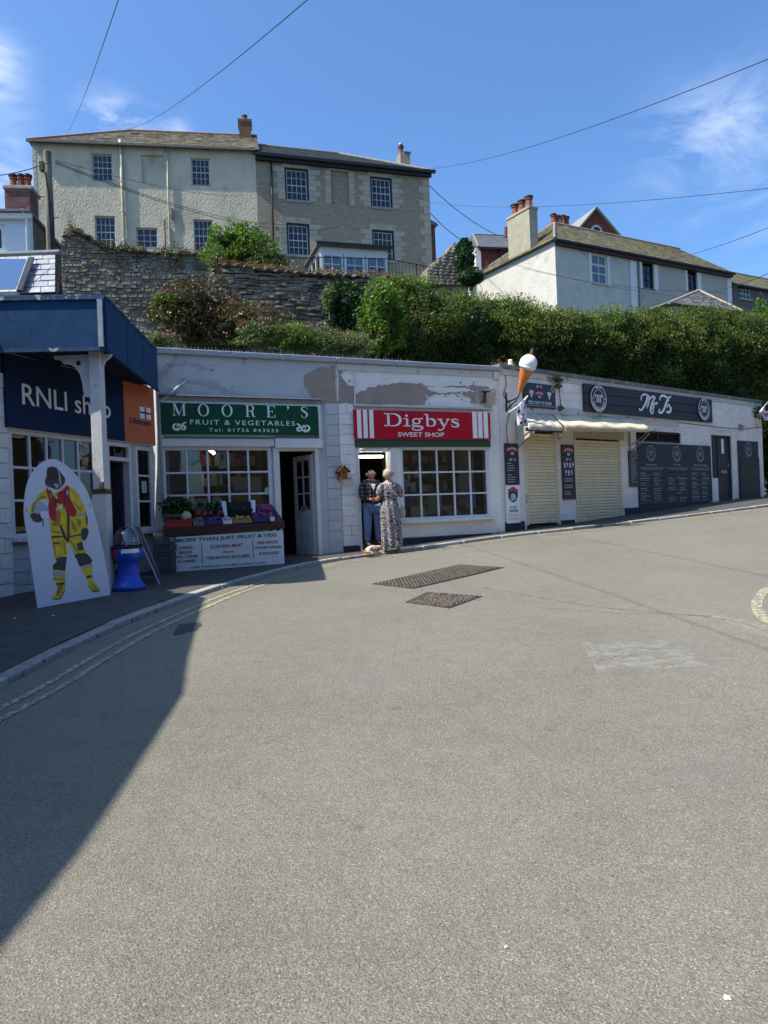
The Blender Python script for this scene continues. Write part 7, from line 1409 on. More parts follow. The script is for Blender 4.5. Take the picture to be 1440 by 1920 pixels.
# ================================================================== garden walls
dstone = M('dark_wall_stone', (.21, .175, .13), (.085, .072, .057), 3.1, .95, .9, 16, dist=.02, jitter=.32, c3=(.2, .19, .165), t3=.6, s3=3, w3=.05); dmort = M('dark_wall_core', (.07, .064, .056), (.045, .042, .038), 4, .95, .8, 12, dist=.04)
gl_ = Fr(at(118, 560, 22).x, at(118, 560, 22).y, .985, .17, 0)
gl_.o.z = EYE+4.0; xr = gl_.uv(402, 500)[0]; gt = T('garden_wall', 'dark rubble garden wall with ivy-hung coping, below the rendered house', 'wall', gl_)
topL = [gl_.uv(x, y) for x, y in ((118, 445), (132, 436), (150, 440), (168, 455), (200, 467), (250, 473), (300, 477), (350, 478), (404, 480))]
MB().prism([(0, -2.5), (xr, -2.5)]+list(reversed(topL)), 0, .5).build('core', M('lime_smeared_stone', (.24, .205, .16), (.10, .086, .067), 3.2, .95, 1., 11, dist=.06, c3=(.23, .22, .2), t3=.57, s3=2.4, w3=.05), gt)
mb = MB(); r = random.Random(4)
me_k = [0]
def stones_joined(mb, u0, u1, v0, topf, ch, bl, r, y=-.02):
    z = v0
    while z < 9:
        x = u0-r.uniform(0, bl); any_ = False
        h_ = ch*r.uniform(.7, 1.3)
        while x < u1:
            w_ = bl*r.uniform(.5, 1.6); a, b = max(u0, x), min(u1, x+w_)
            zz_ = z; z = zz_+.09*mnoise.noise(Vector((x*.9, zz_*1.4, 3)))+r.uniform(-.012, .012)
            if b-a > .04 and z+h_ < topf((a+b)/2):
                any_ = True; d0 = r.uniform(-.02, .04); mb.hull8([(a+.01, y-d0+r.uniform(-.01, .01), z+.008), (b-.012, y-d0+r.uniform(-.01, .01), z+.01), (b, .02, z), (a, .02, z), (a+.012+r.uniform(0, .02), y-d0, z+h_-.012), (b-.012-r.uniform(0, .02), y-d0, z+h_-.01), (b, .02, z+h_), (a, .02, z+h_)])
            x += w_; z = zz_
        z += h_
        if not any_: break
tf = lambda u: float(np.interp(u, [p[0] for p in topL], [p[1] for p in topL]))
stones_joined(mb, 0, xr, 0.2, tf, .085, .2, r); mb.build('stones', MATS['lime_smeared_stone'], gt, kind='stuff')
for k in range(16): u = .1+k*(xr-.2)/16; inst(block_mesh(M('coping_stone', (.17, .155, .13), (.10, .095, .08), 5, .95, .6, 16, jitter=.15), k % 5, 'stone'), 'coping_stone', gt, (u+.1, .2, tf(u)+.02), (.28, .5, .07), (random.uniform(-.05, .05), random.uniform(-.15, .15), random.uniform(-.1, .1)))
g2 = Fr(at(394, 560, 19.6).x, at(394, 560, 19.6).y, .97, .24, 0); g2.o.z = EYE+3.4; x2 = g2.uv(740, 560)[0]; gt2 = T('garden_wall', 'dark slate-stone retaining wall in the middle of the bank, half hidden by plants', 'wall', g2)
topM = [g2.uv(x, y) for x, y in ((396, 510), (415, 498), (440, 501), (500, 508), (560, 514), (620, 518), (700, 522), (745, 525))]; tf2 = lambda u: float(np.interp(u, [p[0] for p in topM], [p[1] for p in topM]))
MB().prism([(0, -1), (x2, -1)]+list(reversed(topM)), 0, .6).build('core', dmort, gt2)
r = random.Random(9); z = .1; cnt = 0
while z < 3.4:
    h_ = r.choice((.06, .08, .1, .12)); x = -r.uniform(0, .2)
    while x < x2:
        w_ = r.uniform(.14, .46); a, b = max(0, x), min(x2, x+w_)
        if b-a > .07 and z+h_ < tf2((a+b)/2)-.03 and (z > 1.2 or r.random() < .4):
            inst(block_mesh(dstone, r.randrange(5), 'stone'), 'stone', gt2, ((a+b)/2, -.02+r.uniform(-.035, .03), z+h_/2+.1*mnoise.noise(Vector((a*.8, z*1.3, 7)))), (b-a-.01, .12, h_*r.uniform(.75, 1.05)), (0, r.uniform(-.06, .06), 0)); cnt += 1
        x += w_
    z += h_
MB().hull8([(-.02, -.05, 0), (.22, -.06, 0), (.22, .7, 0), (-.02, .7, 0), (-.02, -.05, tf2(.1)-.2), (.22, -.06, tf2(.1)), (.22, .7, tf2(.1)), (-.02, .7, tf2(.1)-.2)]).build('end_pier', MATS['coping_stone'], gt2)
for k in range(18): u = .1+k*(x2-.2)/18; inst(block_mesh(MATS['coping_stone'], k % 5, 'stone'), 'coping_stone', gt2, (u+.1, .2, tf2(u)+.0), (.26, .6, .07), (random.uniform(-.05, .05), random.uniform(-.1, .1), random.uniform(-.1, .1)))
# ruined stone gable stub and slate shed
sg = Fr(at(805, 520, 30).x, at(805, 520, 30).y, .95, .3, 0); sg.o.z = EYE+7.5; t = T('ruined_gable', 'broken rubble stone gable wrapped in ivy, right of the stone house', 'wall', sg)
ol = [sg.uv(x, y) for x, y in ((800, 525), (800, 505), (815, 490), (830, 478), (845, 465), (850, 456), (862, 454), (872, 462), (876, 480), (877, 525))]; ol = [(ol[0][0], -1)]+ol[1:-1]+[(ol[-1][0], -1)]
wst = M('warm_rubble', (.33, .28, .2), (.2, .165, .12), 5, .95, 1, 12, dist=.05, jitter=.2, c3=(.12, .11, .07), t3=.6, s3=3); MB().prism(jag(ol, 3, .03, 2), 0, .8).build('core', wst, t)
r = random.Random(2); z = sg.uv(840, 522)[1]-.3
xsO = [p[0] for p in ol[1:-1]]; zsO = [p[1] for p in ol[1:-1]]; tg = lambda u: float(np.interp(u, xsO, zsO))
while z < ol[6][1]:
    h_ = .13; x = ol[0][0]
    while x < ol[-1][0]:
        w_ = r.uniform(.14, .34)
        if z+h_ < tg(x+w_/2): inst(block_mesh(wst, r.randrange(5), 'stone'), 'stone', t, (x+w_/2, -.02, z+h_/2), (w_-.02, .12, h_-.02))
        x += w_
    z += h_
p = at(770, 522, 29); S1 = Fr(p.x, p.y, .95, .3, 0); S1.o.z = p.z-1.2; zt_ = S1.uv(768, 507)[1]; t = T('garden_shed', 'low shed with grey slate roof showing over the bank, right of the conservatory', 'shed', S1); xe = S1.uv(830, 522)[0]
MB().box(-.1, xe, 0, 2, 0, 1.0).build('wall', wst, t); slates(t, (-.25, -.2, 1.0), (xe+.2, -.2, .95), (xe+.1, 1.2, zt_-.12), (-.2, 1.2, zt_), greyslate, .2, .3); MB().hull8([(-.25, -.2, .93), (xe+.2, -.2, .88), (xe+.1, 1.2, zt_-.2), (-.2, 1.2, zt_-.08), (-.25, -.2, .98), (xe+.2, -.2, .93), (xe+.1, 1.2, zt_-.15), (-.2, 1.2, zt_-.03)]).build('roof_deck', brownw, t)
# ================================================================== planting
hedge_l = leafmat('hedge_leaf', (.016, .034, .007), (.04, .072, .013), (.085, .12, .022), .38, .9)
bush_l = leafmat('bush_leaf', (.04, .085, .012), (.08, .15, .018), (.15, .22, .03), .4, 1.5)
weed_l = leafmat('weed_leaf', (.05, .09, .03), (.1, .14, .05), (.17, .19, .09), .35, 2)
brown_l = leafmat('dry_shrub_leaf', (.035, .03, .012), (.08, .055, .025), (.1, .11, .03), .25, 1.3)
pink_l = leafmat('valerian_flower', (.3, .05, .13), (.42, .1, .2), (.5, .2, .28), .3, 3); ivy_l = leafmat('ivy_leaf', (.01, .03, .01), (.02, .055, .015), (.05, .1, .03), .2, 2)
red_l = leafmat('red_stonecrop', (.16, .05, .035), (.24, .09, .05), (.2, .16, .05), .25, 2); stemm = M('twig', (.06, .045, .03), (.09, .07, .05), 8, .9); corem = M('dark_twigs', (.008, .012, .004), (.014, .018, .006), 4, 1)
def shell_pts(n, f, thick=.25):
    "points near a surface f(a, b) -> (pos, outward)"
    a, b = rng.uniform(0, 1, n), rng.uniform(0, 1, n); P_, N_ = f(a, b); return P_-N_*(rng.exponential(thick, n)[:, None]), N_
def vnoise(P_, s): return np.array([mnoise.noise(Vector(p)*s) for p in P_])
# the long clipped hedge
HB0 = Vector((at(702, 620, 18.6).x, 18.6, 0)); HB1 = Vector((14.6, 24.4, 0)); HBd = (HB1-HB0); HL = HBd.length; HBd.normalize(); HBn = Vector((HBd.y, -HBd.x, 0)); hz0 = EYE+2.5
HT = 5.8+EYE
hd = T('hedge', 'long tall clipped evergreen hedge running along the bank above the shops', 'hedge', loc=HB0+Vector((0, 0, hz0)))
def hedge_surf(a, b):
    # a along, b round the section from front foot over the top to the back
    s = a*HL; H = HT-hz0; W = 1.5
    topd = .22*np.sin(s*.55+1)+.1*np.sin(s*1.7)+.07*np.sin(s*3.9+2)
    th = (b*1.25-.25)*pi*.72                               # < 0: the near-vertical foot of the face
    low = b < .5
    zz = np.where(low, b/.5*(H-.8), (H-.8)+(.8+topd)*np.sin(np.clip((b-.5)/.5, 0, 1)*pi*.62))
    yy = np.where(low, 0+.12*np.sin(b*9), W*.95*(1-np.cos(np.clip((b-.5)/.5, 0, 1)*pi*.62))*1.0)
    nz = np.where(low, .15, np.sin((b-.5)/.5*pi*.55)); ny = -np.sqrt(np.maximum(0, 1-nz**2))
    e = np.clip(s/1.0, 0, 1); yy = yy+(1-np.sqrt(1-(1-e)**2))*1.3; zz = zz*(1-.14*(1-e)**2)
    X = s; base = np.stack([HBd.x*X-HBn.x*yy, HBd.y*X-HBn.y*yy, zz], 1)
    nrm = np.stack([-HBn.x*(-ny)*-1, -HBn.y*(-ny)*-1, nz], 1); nrm = np.stack([HBn.x*(-ny), HBn.y*(-ny), nz], 1)
    return base, nrm/np.linalg.norm(nrm, axis=1)[:, None]
n = 190000; P_, N_ = shell_pts(n, hedge_surf, .1); bl = np.array([mnoise.fractal(Vector(p)*1.0, 1, 2, 4) for p in P_])
P_ = P_+N_*(bl*.3+rng.normal(0, .06, n))[:, None]
leaves('foliage', P_, .078, hedge_l, hd, .45, nrm=N_*.8, up=.5, kind=None)
k = 26000; P2, N2 = shell_pts(k, lambda a, b: hedge_surf(a, .38+.6*b), .05); sel = np.array([mnoise.noise(Vector(p)*2.2) for p in P2]) > -.12; P2 = P2[sel]+N2[sel]*rng.uniform(.05, .36, sel.sum())[:, None]; leaves('sun_tinted_leaves', P2, .075, leafmat('sun_tinted_leaf', (.07, .10, .018), (.12, .15, .028), (.18, .2, .045), .45, 1.2), hd, .35, up=1.6)  # brighter leaves over the top: the sunlit band is put into their colour
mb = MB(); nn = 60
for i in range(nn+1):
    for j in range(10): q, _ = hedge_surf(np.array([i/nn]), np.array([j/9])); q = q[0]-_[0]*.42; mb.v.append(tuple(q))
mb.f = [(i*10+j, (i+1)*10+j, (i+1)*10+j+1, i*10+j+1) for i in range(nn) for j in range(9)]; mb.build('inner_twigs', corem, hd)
def shrub(name, label, c, x, y, zd, rx, ry, rz_, n, size, mat, core=.72, seed=0, aspect=.5, flowers=0, fm=None, lump=.5, up=.3, stems=6, cat_n='shrub', coremat=None):
    "shrub whose leaf clumps fill a lumpy ellipsoid; (x, y) is the photo position of its middle at depth zd"
    c0 = at(x, y, zd); base = Vector((c0.x, c0.y, c0.z-rz_)); t = T(name, label, cat_n, loc=base)
    d = rng.normal(size=(n, 3)); d /= np.linalg.norm(d, axis=1)[:, None]; rad = 1-np.minimum(rng.exponential(.13, n), .8)
    off = np.array([mnoise.fractal(Vector(p)*1.6+Vector((seed*7.3, 0, 0)), 1, 2, 3) for p in d]); rad = rad*(1+lump*off)
    P_ = d*np.array([rx, ry, rz_])*rad[:, None]+np.array([0, 0, rz_]); P_ = P_[P_[:, 2] > -.25]
    leaves('foliage', P_, size, mat, t, aspect, nrm=None, up=up)
    mb = MB()
    for k in range(stems): a = random.uniform(0, 2*pi); e = Vector((cos(a)*rx*.6, sin(a)*ry*.6, rz_*random.uniform(1, 1.7))); mb.tube([(cos(a)*.05, sin(a)*.05, -.2), tuple(e*.5+Vector((0, 0, .1))), tuple(e)], [.025, .015, .006], 5)
    mb.build('stems', stemm, t)
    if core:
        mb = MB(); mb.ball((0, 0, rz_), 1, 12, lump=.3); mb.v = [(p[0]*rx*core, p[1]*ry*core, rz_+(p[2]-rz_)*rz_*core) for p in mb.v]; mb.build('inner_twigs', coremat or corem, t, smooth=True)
    if flowers:
        cl_ = []
        for k in range(flowers):
            a = rng.normal(size=3); a[1] = -abs(a[1]); a /= np.linalg.norm(a); a[2] = abs(a[2])*.9; q = a*np.array([rx, ry, rz_])*1.12+np.array([0, 0, rz_+.05]); cl_ += [q+rng.normal(0, .045, 3) for _ in range(8)]
        leaves('blossom', cl_, .036, fm or pink_l, t, .8)
    return t
shrub('bush', 'bright green rounded bush standing on the upper wall before the terrace houses', '', 444, 468, 21.4, .78, .6, .62, 9000, .085, bush_l, seed=1, lump=.75, up=.7)
shrub('bush', 'darker low bush spreading right from the bright green one on the wall', '', 497, 490, 21.0, .55, .45, .32, 3800, .07, hedge_l, seed=2, lump=.5)
shrub('bush', 'small yellowing bush at the right foot of the dark low bush', '', 512, 500, 20.7, .28, .25, .22, 1300, .05, brown_l, seed=3, lump=.4)
shrub('bush', 'pale green climber hugging the corner of the middle stone wall', '', 408, 492, 19.9, .3, .25, .35, 1500, .07, weed_l, seed=4, lump=.6, core=.5)
shrub('shrub', 'big brown-tinged shrub overhanging the bank left of the middle', '', 362, 590, 16.3, .88, .6, .66, 14000, .06, brown_l, seed=5, lump=.85, up=.9, flowers=10)
shrub('shrub', 'brown shrub mass sloping right below the big brown-tinged shrub', '', 450, 612, 16.2, .95, .5, .46, 11000, .055, brown_l, seed=6, lump=.9, up=.9, flowers=6)
shrub('shrub', 'green leafy top at the left shoulder of the big brown-tinged shrub', '', 318, 575, 16.0, .34, .3, .3, 2500, .07, bush_l, seed=7, lump=.6, flowers=14)
for k, (x, y, rx, rz_, n, mt, fl, lb) in enumerate(((300, 640, .4, .18, 2600, weed_l, 8, 'weeds with red flowers beside the canopy end on the parapet'), (490, 627, .5, .3, 4200, weed_l, 14, 'tangle of valerian with pink flowers below the middle stone wall'), (545, 632, .55, .32, 5200, bush_l, 4, 'fresh green weeds centred above the greengrocer parapet'), (600, 640, .5, .26, 4000, weed_l, 7, 'pale grassy weeds with pink heads above the parapet, left of the hedge'), (655, 648, .55, .24, 4600, weed_l, 9, 'pale weeds with red blossom at the foot of the hedge end'), (400, 650, .7, .14, 3600, weed_l, 2, 'low scrub right along the parapet below the brown shrubs'))):
    shrub('weeds', lb, '', x, y, 15.7+.12*k, rx, .35, rz_, n, .06, mt, seed=20+k, lump=.7, flowers=fl, core=.55, up=1.2, aspect=.3, cat_n='plant')
for k, (x, y, rx, rz_, lb) in enumerate(((650, 590, .55, .75, 'dark ivy hanging over the right part of the middle stone wall'), (690, 610, .35, .8, 'dark ivy between the middle wall and the hedge end'), (620, 560, .18, .35, 'small pale creeper on the middle stone wall'))):
    shrub('ivy', lb, '', x, y, 18.9-.1*k, rx, .3, rz_, 5200 if k < 2 else 900, .075, ivy_l if k < 2 else weed_l, seed=30+k, lump=.5, core=.7 if k < 2 else 0, cat_n='ivy', aspect=.8)
shrub('bush', 'yellow-green bush filling the gap between ivy and the hedge top', '', 716, 598, 18.3, .5, .45, .85, 8500, .08, bush_l, seed=40, lump=.5)
shrub('bush', 'tall wispy green growth on the hedge top beneath the conservatory', '', 745, 536, 19.6, .8, .4, .22, 3600, .08, bush_l, seed=41, lump=.8, up=1.6, aspect=.28, core=.5)
shrub('tree', 'light green tree crown at the right edge beyond the hedge end', '', 1447, 650, 25, .9, .8, 1.5, 9000, .12, bush_l, seed=42, lump=.55, cat_n='tree', core=.75)
shrub('tree', 'dark tree crown below the light green one at the right edge', '', 1490, 690, 26, 1.3, .9, 1.2, 6000, .11, hedge_l, seed=43, lump=.5, cat_n='tree', core=.8)
shrub('ivy', 'dark ivy cloaking the right side of the ruined stone gable', '', 871, 488, 29.8, .36, .35, .85, 2600, .11, ivy_l, seed=44, lump=.4, cat_n='ivy', aspect=.8)
shrub('bush', 'dark bush at the foot of the ruined stone gable', '', 882, 520, 29.5, .5, .4, .35, 1600, .12, ivy_l, seed=45, lump=.4)
# growth along wall tops
def topgrowth(fr, topf, u0, u1, n, mat, label, size, spread=.14, name='wall_top_plants', droop=.3):
    t = T(name, label, 'plants', fr, kind='stuff'); u = rng.uniform(u0, u1, n); d = np.array([mnoise.noise(Vector((x*1.7, 3, 1))) for x in u])
    z = np.array([topf(x) for x in u])+rng.normal(.09, spread, n)*(1+d)-np.abs(rng.normal(0, droop, n))*np.clip(d*2, 0, 1); P_ = np.stack([u, rng.uniform(-.16, .55, n), z], 1); P_ = P_[(d+rng.uniform(-.2, .5, n)) > 0]; return leaves('foliage', P_, size, mat, t, .45, up=.6, kind='stuff')
topgrowth(gl_, tf, .1, xr, 9000, brown_l, 'withered creeper along the top of the left garden wall', .07, .09, droop=.45); topgrowth(gl_, tf, .3, xr, 1500, M('dead_flower_heads', (.4, .33, .28), (.3, .25, .2), 5, .9), 'pale dead flower heads along the left garden wall', .045, .05)
topgrowth(g2, tf2, .2, x2, 6000, red_l, 'reddish stonecrop along the top of the middle wall', .055, .06, droop=.12); topgrowth(g2, tf2, .6, x2, 3500, weed_l, 'green weeds along the top of the middle wall', .06, .08, droop=.3)
t = T('parapet_weeds', 'pinkish brush of dead stems on the parapet beside the giant cone', 'plants', FB); P_ = np.stack([rng.uniform(-.05, .75, 500), rng.uniform(-.05, .2, 500), vB+rng.normal(.0, .07, 500)], 1); leaves('foliage', P_, .05, red_l, t, .2, up=.3, kind='stuff')
t = T('parapet_weeds', 'clump of brown weeds growing out of the ledge above the dark ice cream board', 'plants', FB); uu, vv = FB.uv(1043, 712, .05); P_ = np.stack([rng.normal(uu, .14, 420), rng.uniform(-.1, -.0, 420), rng.normal(vv, .04, 420)], 1); leaves('foliage', P_, .05, brown_l, t, .3, up=.3, kind='stuff')
t = T('kerbside_weeds', 'scrap of moss and weeds along the foot of the greengrocer wall', 'plants', FA, kind='stuff'); P_ = np.stack([rng.uniform(mo_door[1]+.1, uAB, 500), rng.uniform(-.12, .0, 500), rng.uniform(.12, .17, 500)], 1); leaves('foliage', P_, .03, brown_l, t, .4, kind='stuff')

# ================================================================== utility pole, wires
pb = at(101, 640, 16.2); ptop = at(95.5, 283, 16.2); up_ = T('utility_pole', 'weathered wooden telegraph pole with step irons behind the blue canopy', 'utility pole', loc=(pb.x+.02, pb.y, EYE+2.2)); hp = ptop.z-(EYE+2.2); polem = M('weathered_pole', (.2, .19, .13), (.12, .11, .075), 6, .9, .6, 20, stretch=(3, 3, .4), c3=(.05, .045, .035), t3=.6, s3=1.5)
MB().tube([(0, 0, -1), (0, 0, hp*.5), (0, 0, hp-.04), (0, 0, hp)], [.105, .095, .08, .07], 14).build('shaft', polem, up_, smooth=True)
for k in range(6): z = hp-1.0-k*.48; sx_ = 1 if k % 2 else -1; MB().tube([(0, 0, z), (sx_*.2, -.03, z), (sx_*.2, -.03, z+.03)], .009, 5).build('step_iron', blackm, up_)
MB().box(-.15, -.06, -.09, .03, hp-.45, hp-.25).build('terminal_box', blackm, up_); MB().tube([(-.02, -.085, hp-.5), (.03, -.1, hp-1.0), (.04, -.1, hp-2.2), (.06, -.1, .2)], .02, 6).build('riser_cable', blackm, up_); MB().box(.05, .2, -.13, .0, hp-3.15, hp-2.95).build('cable_bracket', blackm, up_)
for dx in (.16, .24): MB().tube([(dx, 0, -1), (dx, 0, hp-3.1)], .028, 8).build('conduit', steel, up_, smooth=True)
wire = M('wire_black', (.02, .02, .022), (.02, .02, .022), 5, .6)
def wirep(a, b, label, sag=.3, r_=.012, n=18):
    A_, B_ = at(*a), at(*b); t_ = MB(); P_ = [A_.lerp(B_, k/n)-Vector((0, 0, sag*4*(k/n)*(1-k/n))) for k in range(n+1)]; P_ += [P_[-1]+(P_[-1]-P_[-2]).normalized()*q for q in (6, 14, 24)] if (b[0] > 1440 or b[1] < 0) else []; P_ = [P_[0]-(P_[1]-P_[0]).normalized()*14]+P_ if a[0] < 0 else P_; o = MB().tube([p-A_ for p in P_], r_, 5, False).build('overhead_wire', wire); o.location = A_; tag(o, label, 'wire', 'overhead wires')
wirep((127, 248, 37), (232, -30, 9), 'wire rising steeply from the left end of the rendered house roof', .2, .007)
wirep((228, 245, 38), (590, -12, 9), 'wire running up right across the sky from the rendered house roof', .35, .007)
wirep((765, 318, 42), (1460, 103, 12), 'long wire from the stone house eave up to the top right edge', .5, .008)
wirep((800, 379, 42), (1460, 351, 16), 'nearly level wire right across the sky, lower than the long one', .35, .007)
wirep((803, 346, 42), (935, 442, 46), 'wire slanting down from the stone house to the dark brick house', .3, .02)
wirep((803, 395, 42), (905, 466, 46), 'double wire below the slanting one, right of the stone house', .4, .02)
wirep((1240, 487, 38), (1470, 415, 16), 'short wire from the mossy roof up to the right edge', .15, .008)
wirep((1320, 548, 34), (1470, 500, 18), 'lowest wire at the right edge above the stone cottage', .12, .010)
wirep((104, 303, 16.2), (560, 420, 37.9), 'upper wire from the telegraph pole across the rendered house', .45, .009); wirep((104, 306, 16.2), (640, 424, 39), 'lower wire from the telegraph pole reaching the stone house', .7, .009); wirep((104, 300, 16.2), (478, 365, 37.9), 'faint wire from the pole top to between the two terrace houses', .3, .006)
wirep((-20, 331, 14), (96, 303, 16.2), 'wire arriving at the telegraph pole from the left edge', .05, .009); wirep((940, 488, 35), (1330, 562, 30), 'thin wire crossing the front of the pale house above the hedge', .25, .008); wirep((980, 503, 35), (1360, 548, 36), 'second thin wire crossing the pale house, slightly lower', .3, .008)
wirep((890, 510, 40), (905, 545, 34), 'short stay wire by the white end of the brick house', .02, .012)

# ================================================================== unseen sides of the street that shade it and show in the glass
offm = M('opposite_stone', (.42, .38, .32), (.3, .27, .22), 2.5, .95, stretch=(1, 1, 3)); sl2 = greyslate
def mass(name, label, foot, z0, z1, mat, c):
    a = sum((Vector((*p, 0)) for p in foot), Vector())/len(foot); n = len(foot); mb = MB(); mb.v = [(p[0]-a.x, p[1]-a.y, z0) for p in foot]+[(p[0]-a.x, p[1]-a.y, z1) for p in foot]; mb.f = [tuple(reversed(range(n))), tuple(range(n, 2*n))]+[(i, (i+1) % n, n+(i+1) % n, n+i) for i in range(n)]
    o = mb.build(name, mat); o.location = (a.x, a.y, 0); return tag(o, label, c)
zR = 5.2; Ld = LDIR/-LDIR.z
def back(px_, up=zR):                        # where the roof edge must stand for its shadow to fall on a photo point
    g = ghit(*px_); return (g.x-Ld.x*(up-g.z), g.y-Ld.y*(up-g.z))
ed = [back(p) for p in ((386, 1120), (368, 1180), (353, 1240), (345, 1300), (262, 1432), (150, 1600), (0, 1785))]
ed = ed+[(ed[-1][0], -7)]
mass('neighbour_building', 'stone building left of the camera beyond the picture edge, shading the road', ed[::-1][::-1]+[(-12, -7), (-12, 8.3), (-7, 9.0), (-6.5, 9.0), (ed[0][0]-.5, ed[0][1]+.15)], -1, zR, offm, 'building')
opp = T('opposite_terrace', 'stone terrace with dark windows on the opposite side of the street behind the camera', 'building', loc=(0, -11, -1)); ww_ = []
ops_ = [(-11.5+k*3.2, -10.1+k*3.2, .9+j*3.2, 2.7+j*3.2) for k in range(8) for j in range(2)]; wb = wallmb(-13, 14, 0, 8, ops_, 0, .4); wb.v = [(-p[0], -p[1], p[2]) for p in wb.v]; wb.build('wall', offm, opp)
for a, b, c, d in ops_: window(opp, -b, -a, c, d, 2, 2, wpaint, houseglass, y=-.3, sill=False)
MB().box(-14, 13, -8, -.5, 0, 7.9).build('body', darkin, opp); MB().hull8([(-14, -8, 8), (13, -8, 8), (13, .3, 8), (-14, .3, 8), (-14, -4, 11), (13, -4, 11), (13, -3.8, 11), (-14, -3.8, 11)]).build('roof', sl2, opp)

dt = T('quay_houses', 'row of stone houses out of view to the right, mirrored in the shop windows', 'building', loc=(17, -9, -1), rz=atan2(33, 15)); wl = wallmb(0, 36, 0, 7.5, [(1.5+k*3.4, 2.7+k*3.4, 1.2+j*3.1, 2.9+j*3.1) for k in range(10) for j in range(2)], 0, .4); wl.build('wall', M('quay_stone', (.34, .29, .22), (.09, .08, .06), 1.5, .95, stretch=(1, 1, 3)), dt)
for k in range(10):
    for j in range(2): window(dt, 1.5+k*3.4, 2.7+k*3.4, 1.2+j*3.1, 2.9+j*3.1, 2, 2, wpaint, houseglass, y=.12, sill=False)
MB().box(0, 36, .6, 7, 0, 7.4).build('body', darkin, dt); MB().hull8([(-.3, -.3, 7.5), (36.3, -.3, 7.5), (36.3, 7, 7.5), (-.3, 7, 7.5), (0, 3, 10), (36, 3, 10), (36, 3.6, 10), (0, 3.6, 10)]).build('roof', sl2, dt)
shrub('shrub', 'dark shrubbery just past the right end wall of the takeaway', '', 1492, 850, 26.5, 1.9, 1.2, 2.2, 9000, .14, hedge_l, seed=50, lump=.4, core=.85)
# ================================================================== people
def skin(name, nodes_, edges_, mat, parent, sub=2, k=1.0):
    names = list(nodes_); idx = {n: i for i, n in enumerate(names)}
    me = bpy.data.meshes.new(name); me.from_pydata([tuple(Vector(nodes_[n][0])*k) for n in names], [(idx[a], idx[b]) for a, b in edges_], []); me.materials.append(mat)
    o = bpy.data.objects.new(name, me); COL.objects.link(o); o.parent = parent
    sk = o.modifiers.new('skin', 'SKIN'); sk.use_smooth_shade = True
    for i, n in enumerate(names): r = nodes_[n][1]; r = r if isinstance(r, tuple) else (r, r); me.skin_vertices[0].data[i].radius = (r[0]*k, r[1]*k)
    me.skin_vertices[0].data[0].use_root = True
    o.modifiers.new('sub', 'SUBSURF').levels = sub; o.modifiers['sub'].render_levels = sub
    return o
skinm = M('skin', (.52, .27, .19), (.45, .22, .15), 8, .55, .2, 40); skin_t = M('skin_tanned', (.42, .2, .13), (.5, .24, .17), 8, .55, .2, 40)
def chain(*n): return list(zip(n, n[1:]))
def hand(nodes_, edges_, wrist, base, dirv, side, pre):
    d = Vector(dirv).normalized(); s = Vector(side).normalized(); p = Vector(base); nodes_[pre+'palm'] = (p+d*.05, (.035, .018)); edges_.append((wrist, pre+'palm'))
    for i, (o, L_) in enumerate(((-.027, .055), (-.009, .065), (.009, .06), (.027, .048))):
        a = p+d*.085+s*o; b = a+d*L_*.55+s*0+Vector((0, -.008, 0)); c = b+d*L_*.45+Vector((0, -.02, 0)); nodes_[pre+'f%da' % i] = (a, .0095); nodes_[pre+'f%db' % i] = (b, .0085); nodes_[pre+'f%dc' % i] = (c, .007); edges_ += [(pre+'palm', pre+'f%da' % i), (pre+'f%da' % i, pre+'f%db' % i), (pre+'f%db' % i, pre+'f%dc' % i)]
    a = p+d*.03-s*.045; b = a+d*.035-s*.012; nodes_[pre+'t1'] = (a, .012); nodes_[pre+'t2'] = (b, .009); edges_ += [(pre+'palm', pre+'t1'), (pre+'t1', pre+'t2')]
def head(nodes_, edges_, neck, c, fwd):
    c = Vector(c); f = Vector(fwd).normalized(); nodes_['skull_low'] = (c+Vector((0, 0, -.05))+f*.012, (.068, .075)); nodes_['skull_mid'] = (c+Vector((0, 0, .02)), (.078, .09)); nodes_['skull_top'] = (c+Vector((0, 0, .085))-f*.008, (.06, .07)); edges_ += [(neck, 'skull_low'), ('skull_low', 'skull_mid'), ('skull_mid', 'skull_top')]
def face(parent, c, fwd, mat, k):
    c = Vector(c); f = Vector(fwd).normalized(); s = Vector((f.y, -f.x, 0)); Z = Vector((0, 0, 1)); F_ = lambda a, b, z: (c+f*a+s*b+Z*z)*k
    mb = MB(); mb.add([F_(.085, -.016, -.02), F_(.085, .016, -.02), F_(.118, 0, -.016), F_(.088, 0, .035)], [(0, 1, 2), (1, 3, 2), (3, 0, 2), (0, 3, 1)]); mb.build('nose', mat, parent)
    for b in (-1, 1):
        mb = MB(); mb.ball(F_(.074, b*.031, .022), .012*k, 6); mb.build('eye', letw, parent, smooth=True); mb = MB(); mb.ball(F_(.084, b*.031, .022), .0055*k, 5); mb.build('pupil', inkm, parent)
        mb = MB(); mb.ball(F_(0, b*.088, .0), .03*k, 7, .35 if abs(f.y) > .5 else .8, .8 if abs(f.y) > .5 else .35, 1.1); mb.build('ear', mat, parent, smooth=True)
    MB().hull8([F_(.078, -.025, -.055), F_(.078, .025, -.055), F_(.085, .02, -.055), F_(.085, -.02, -.055), F_(.078, -.025, -.045), F_(.078, .025, -.045), F_(.087, .02, -.047), F_(.087, -.02, -.047)]).build('mouth', M('lips', (.36, .12, .1)), parent)
mp = FA.loc(at(697, 1030, 14.65)); Hm = 1.0
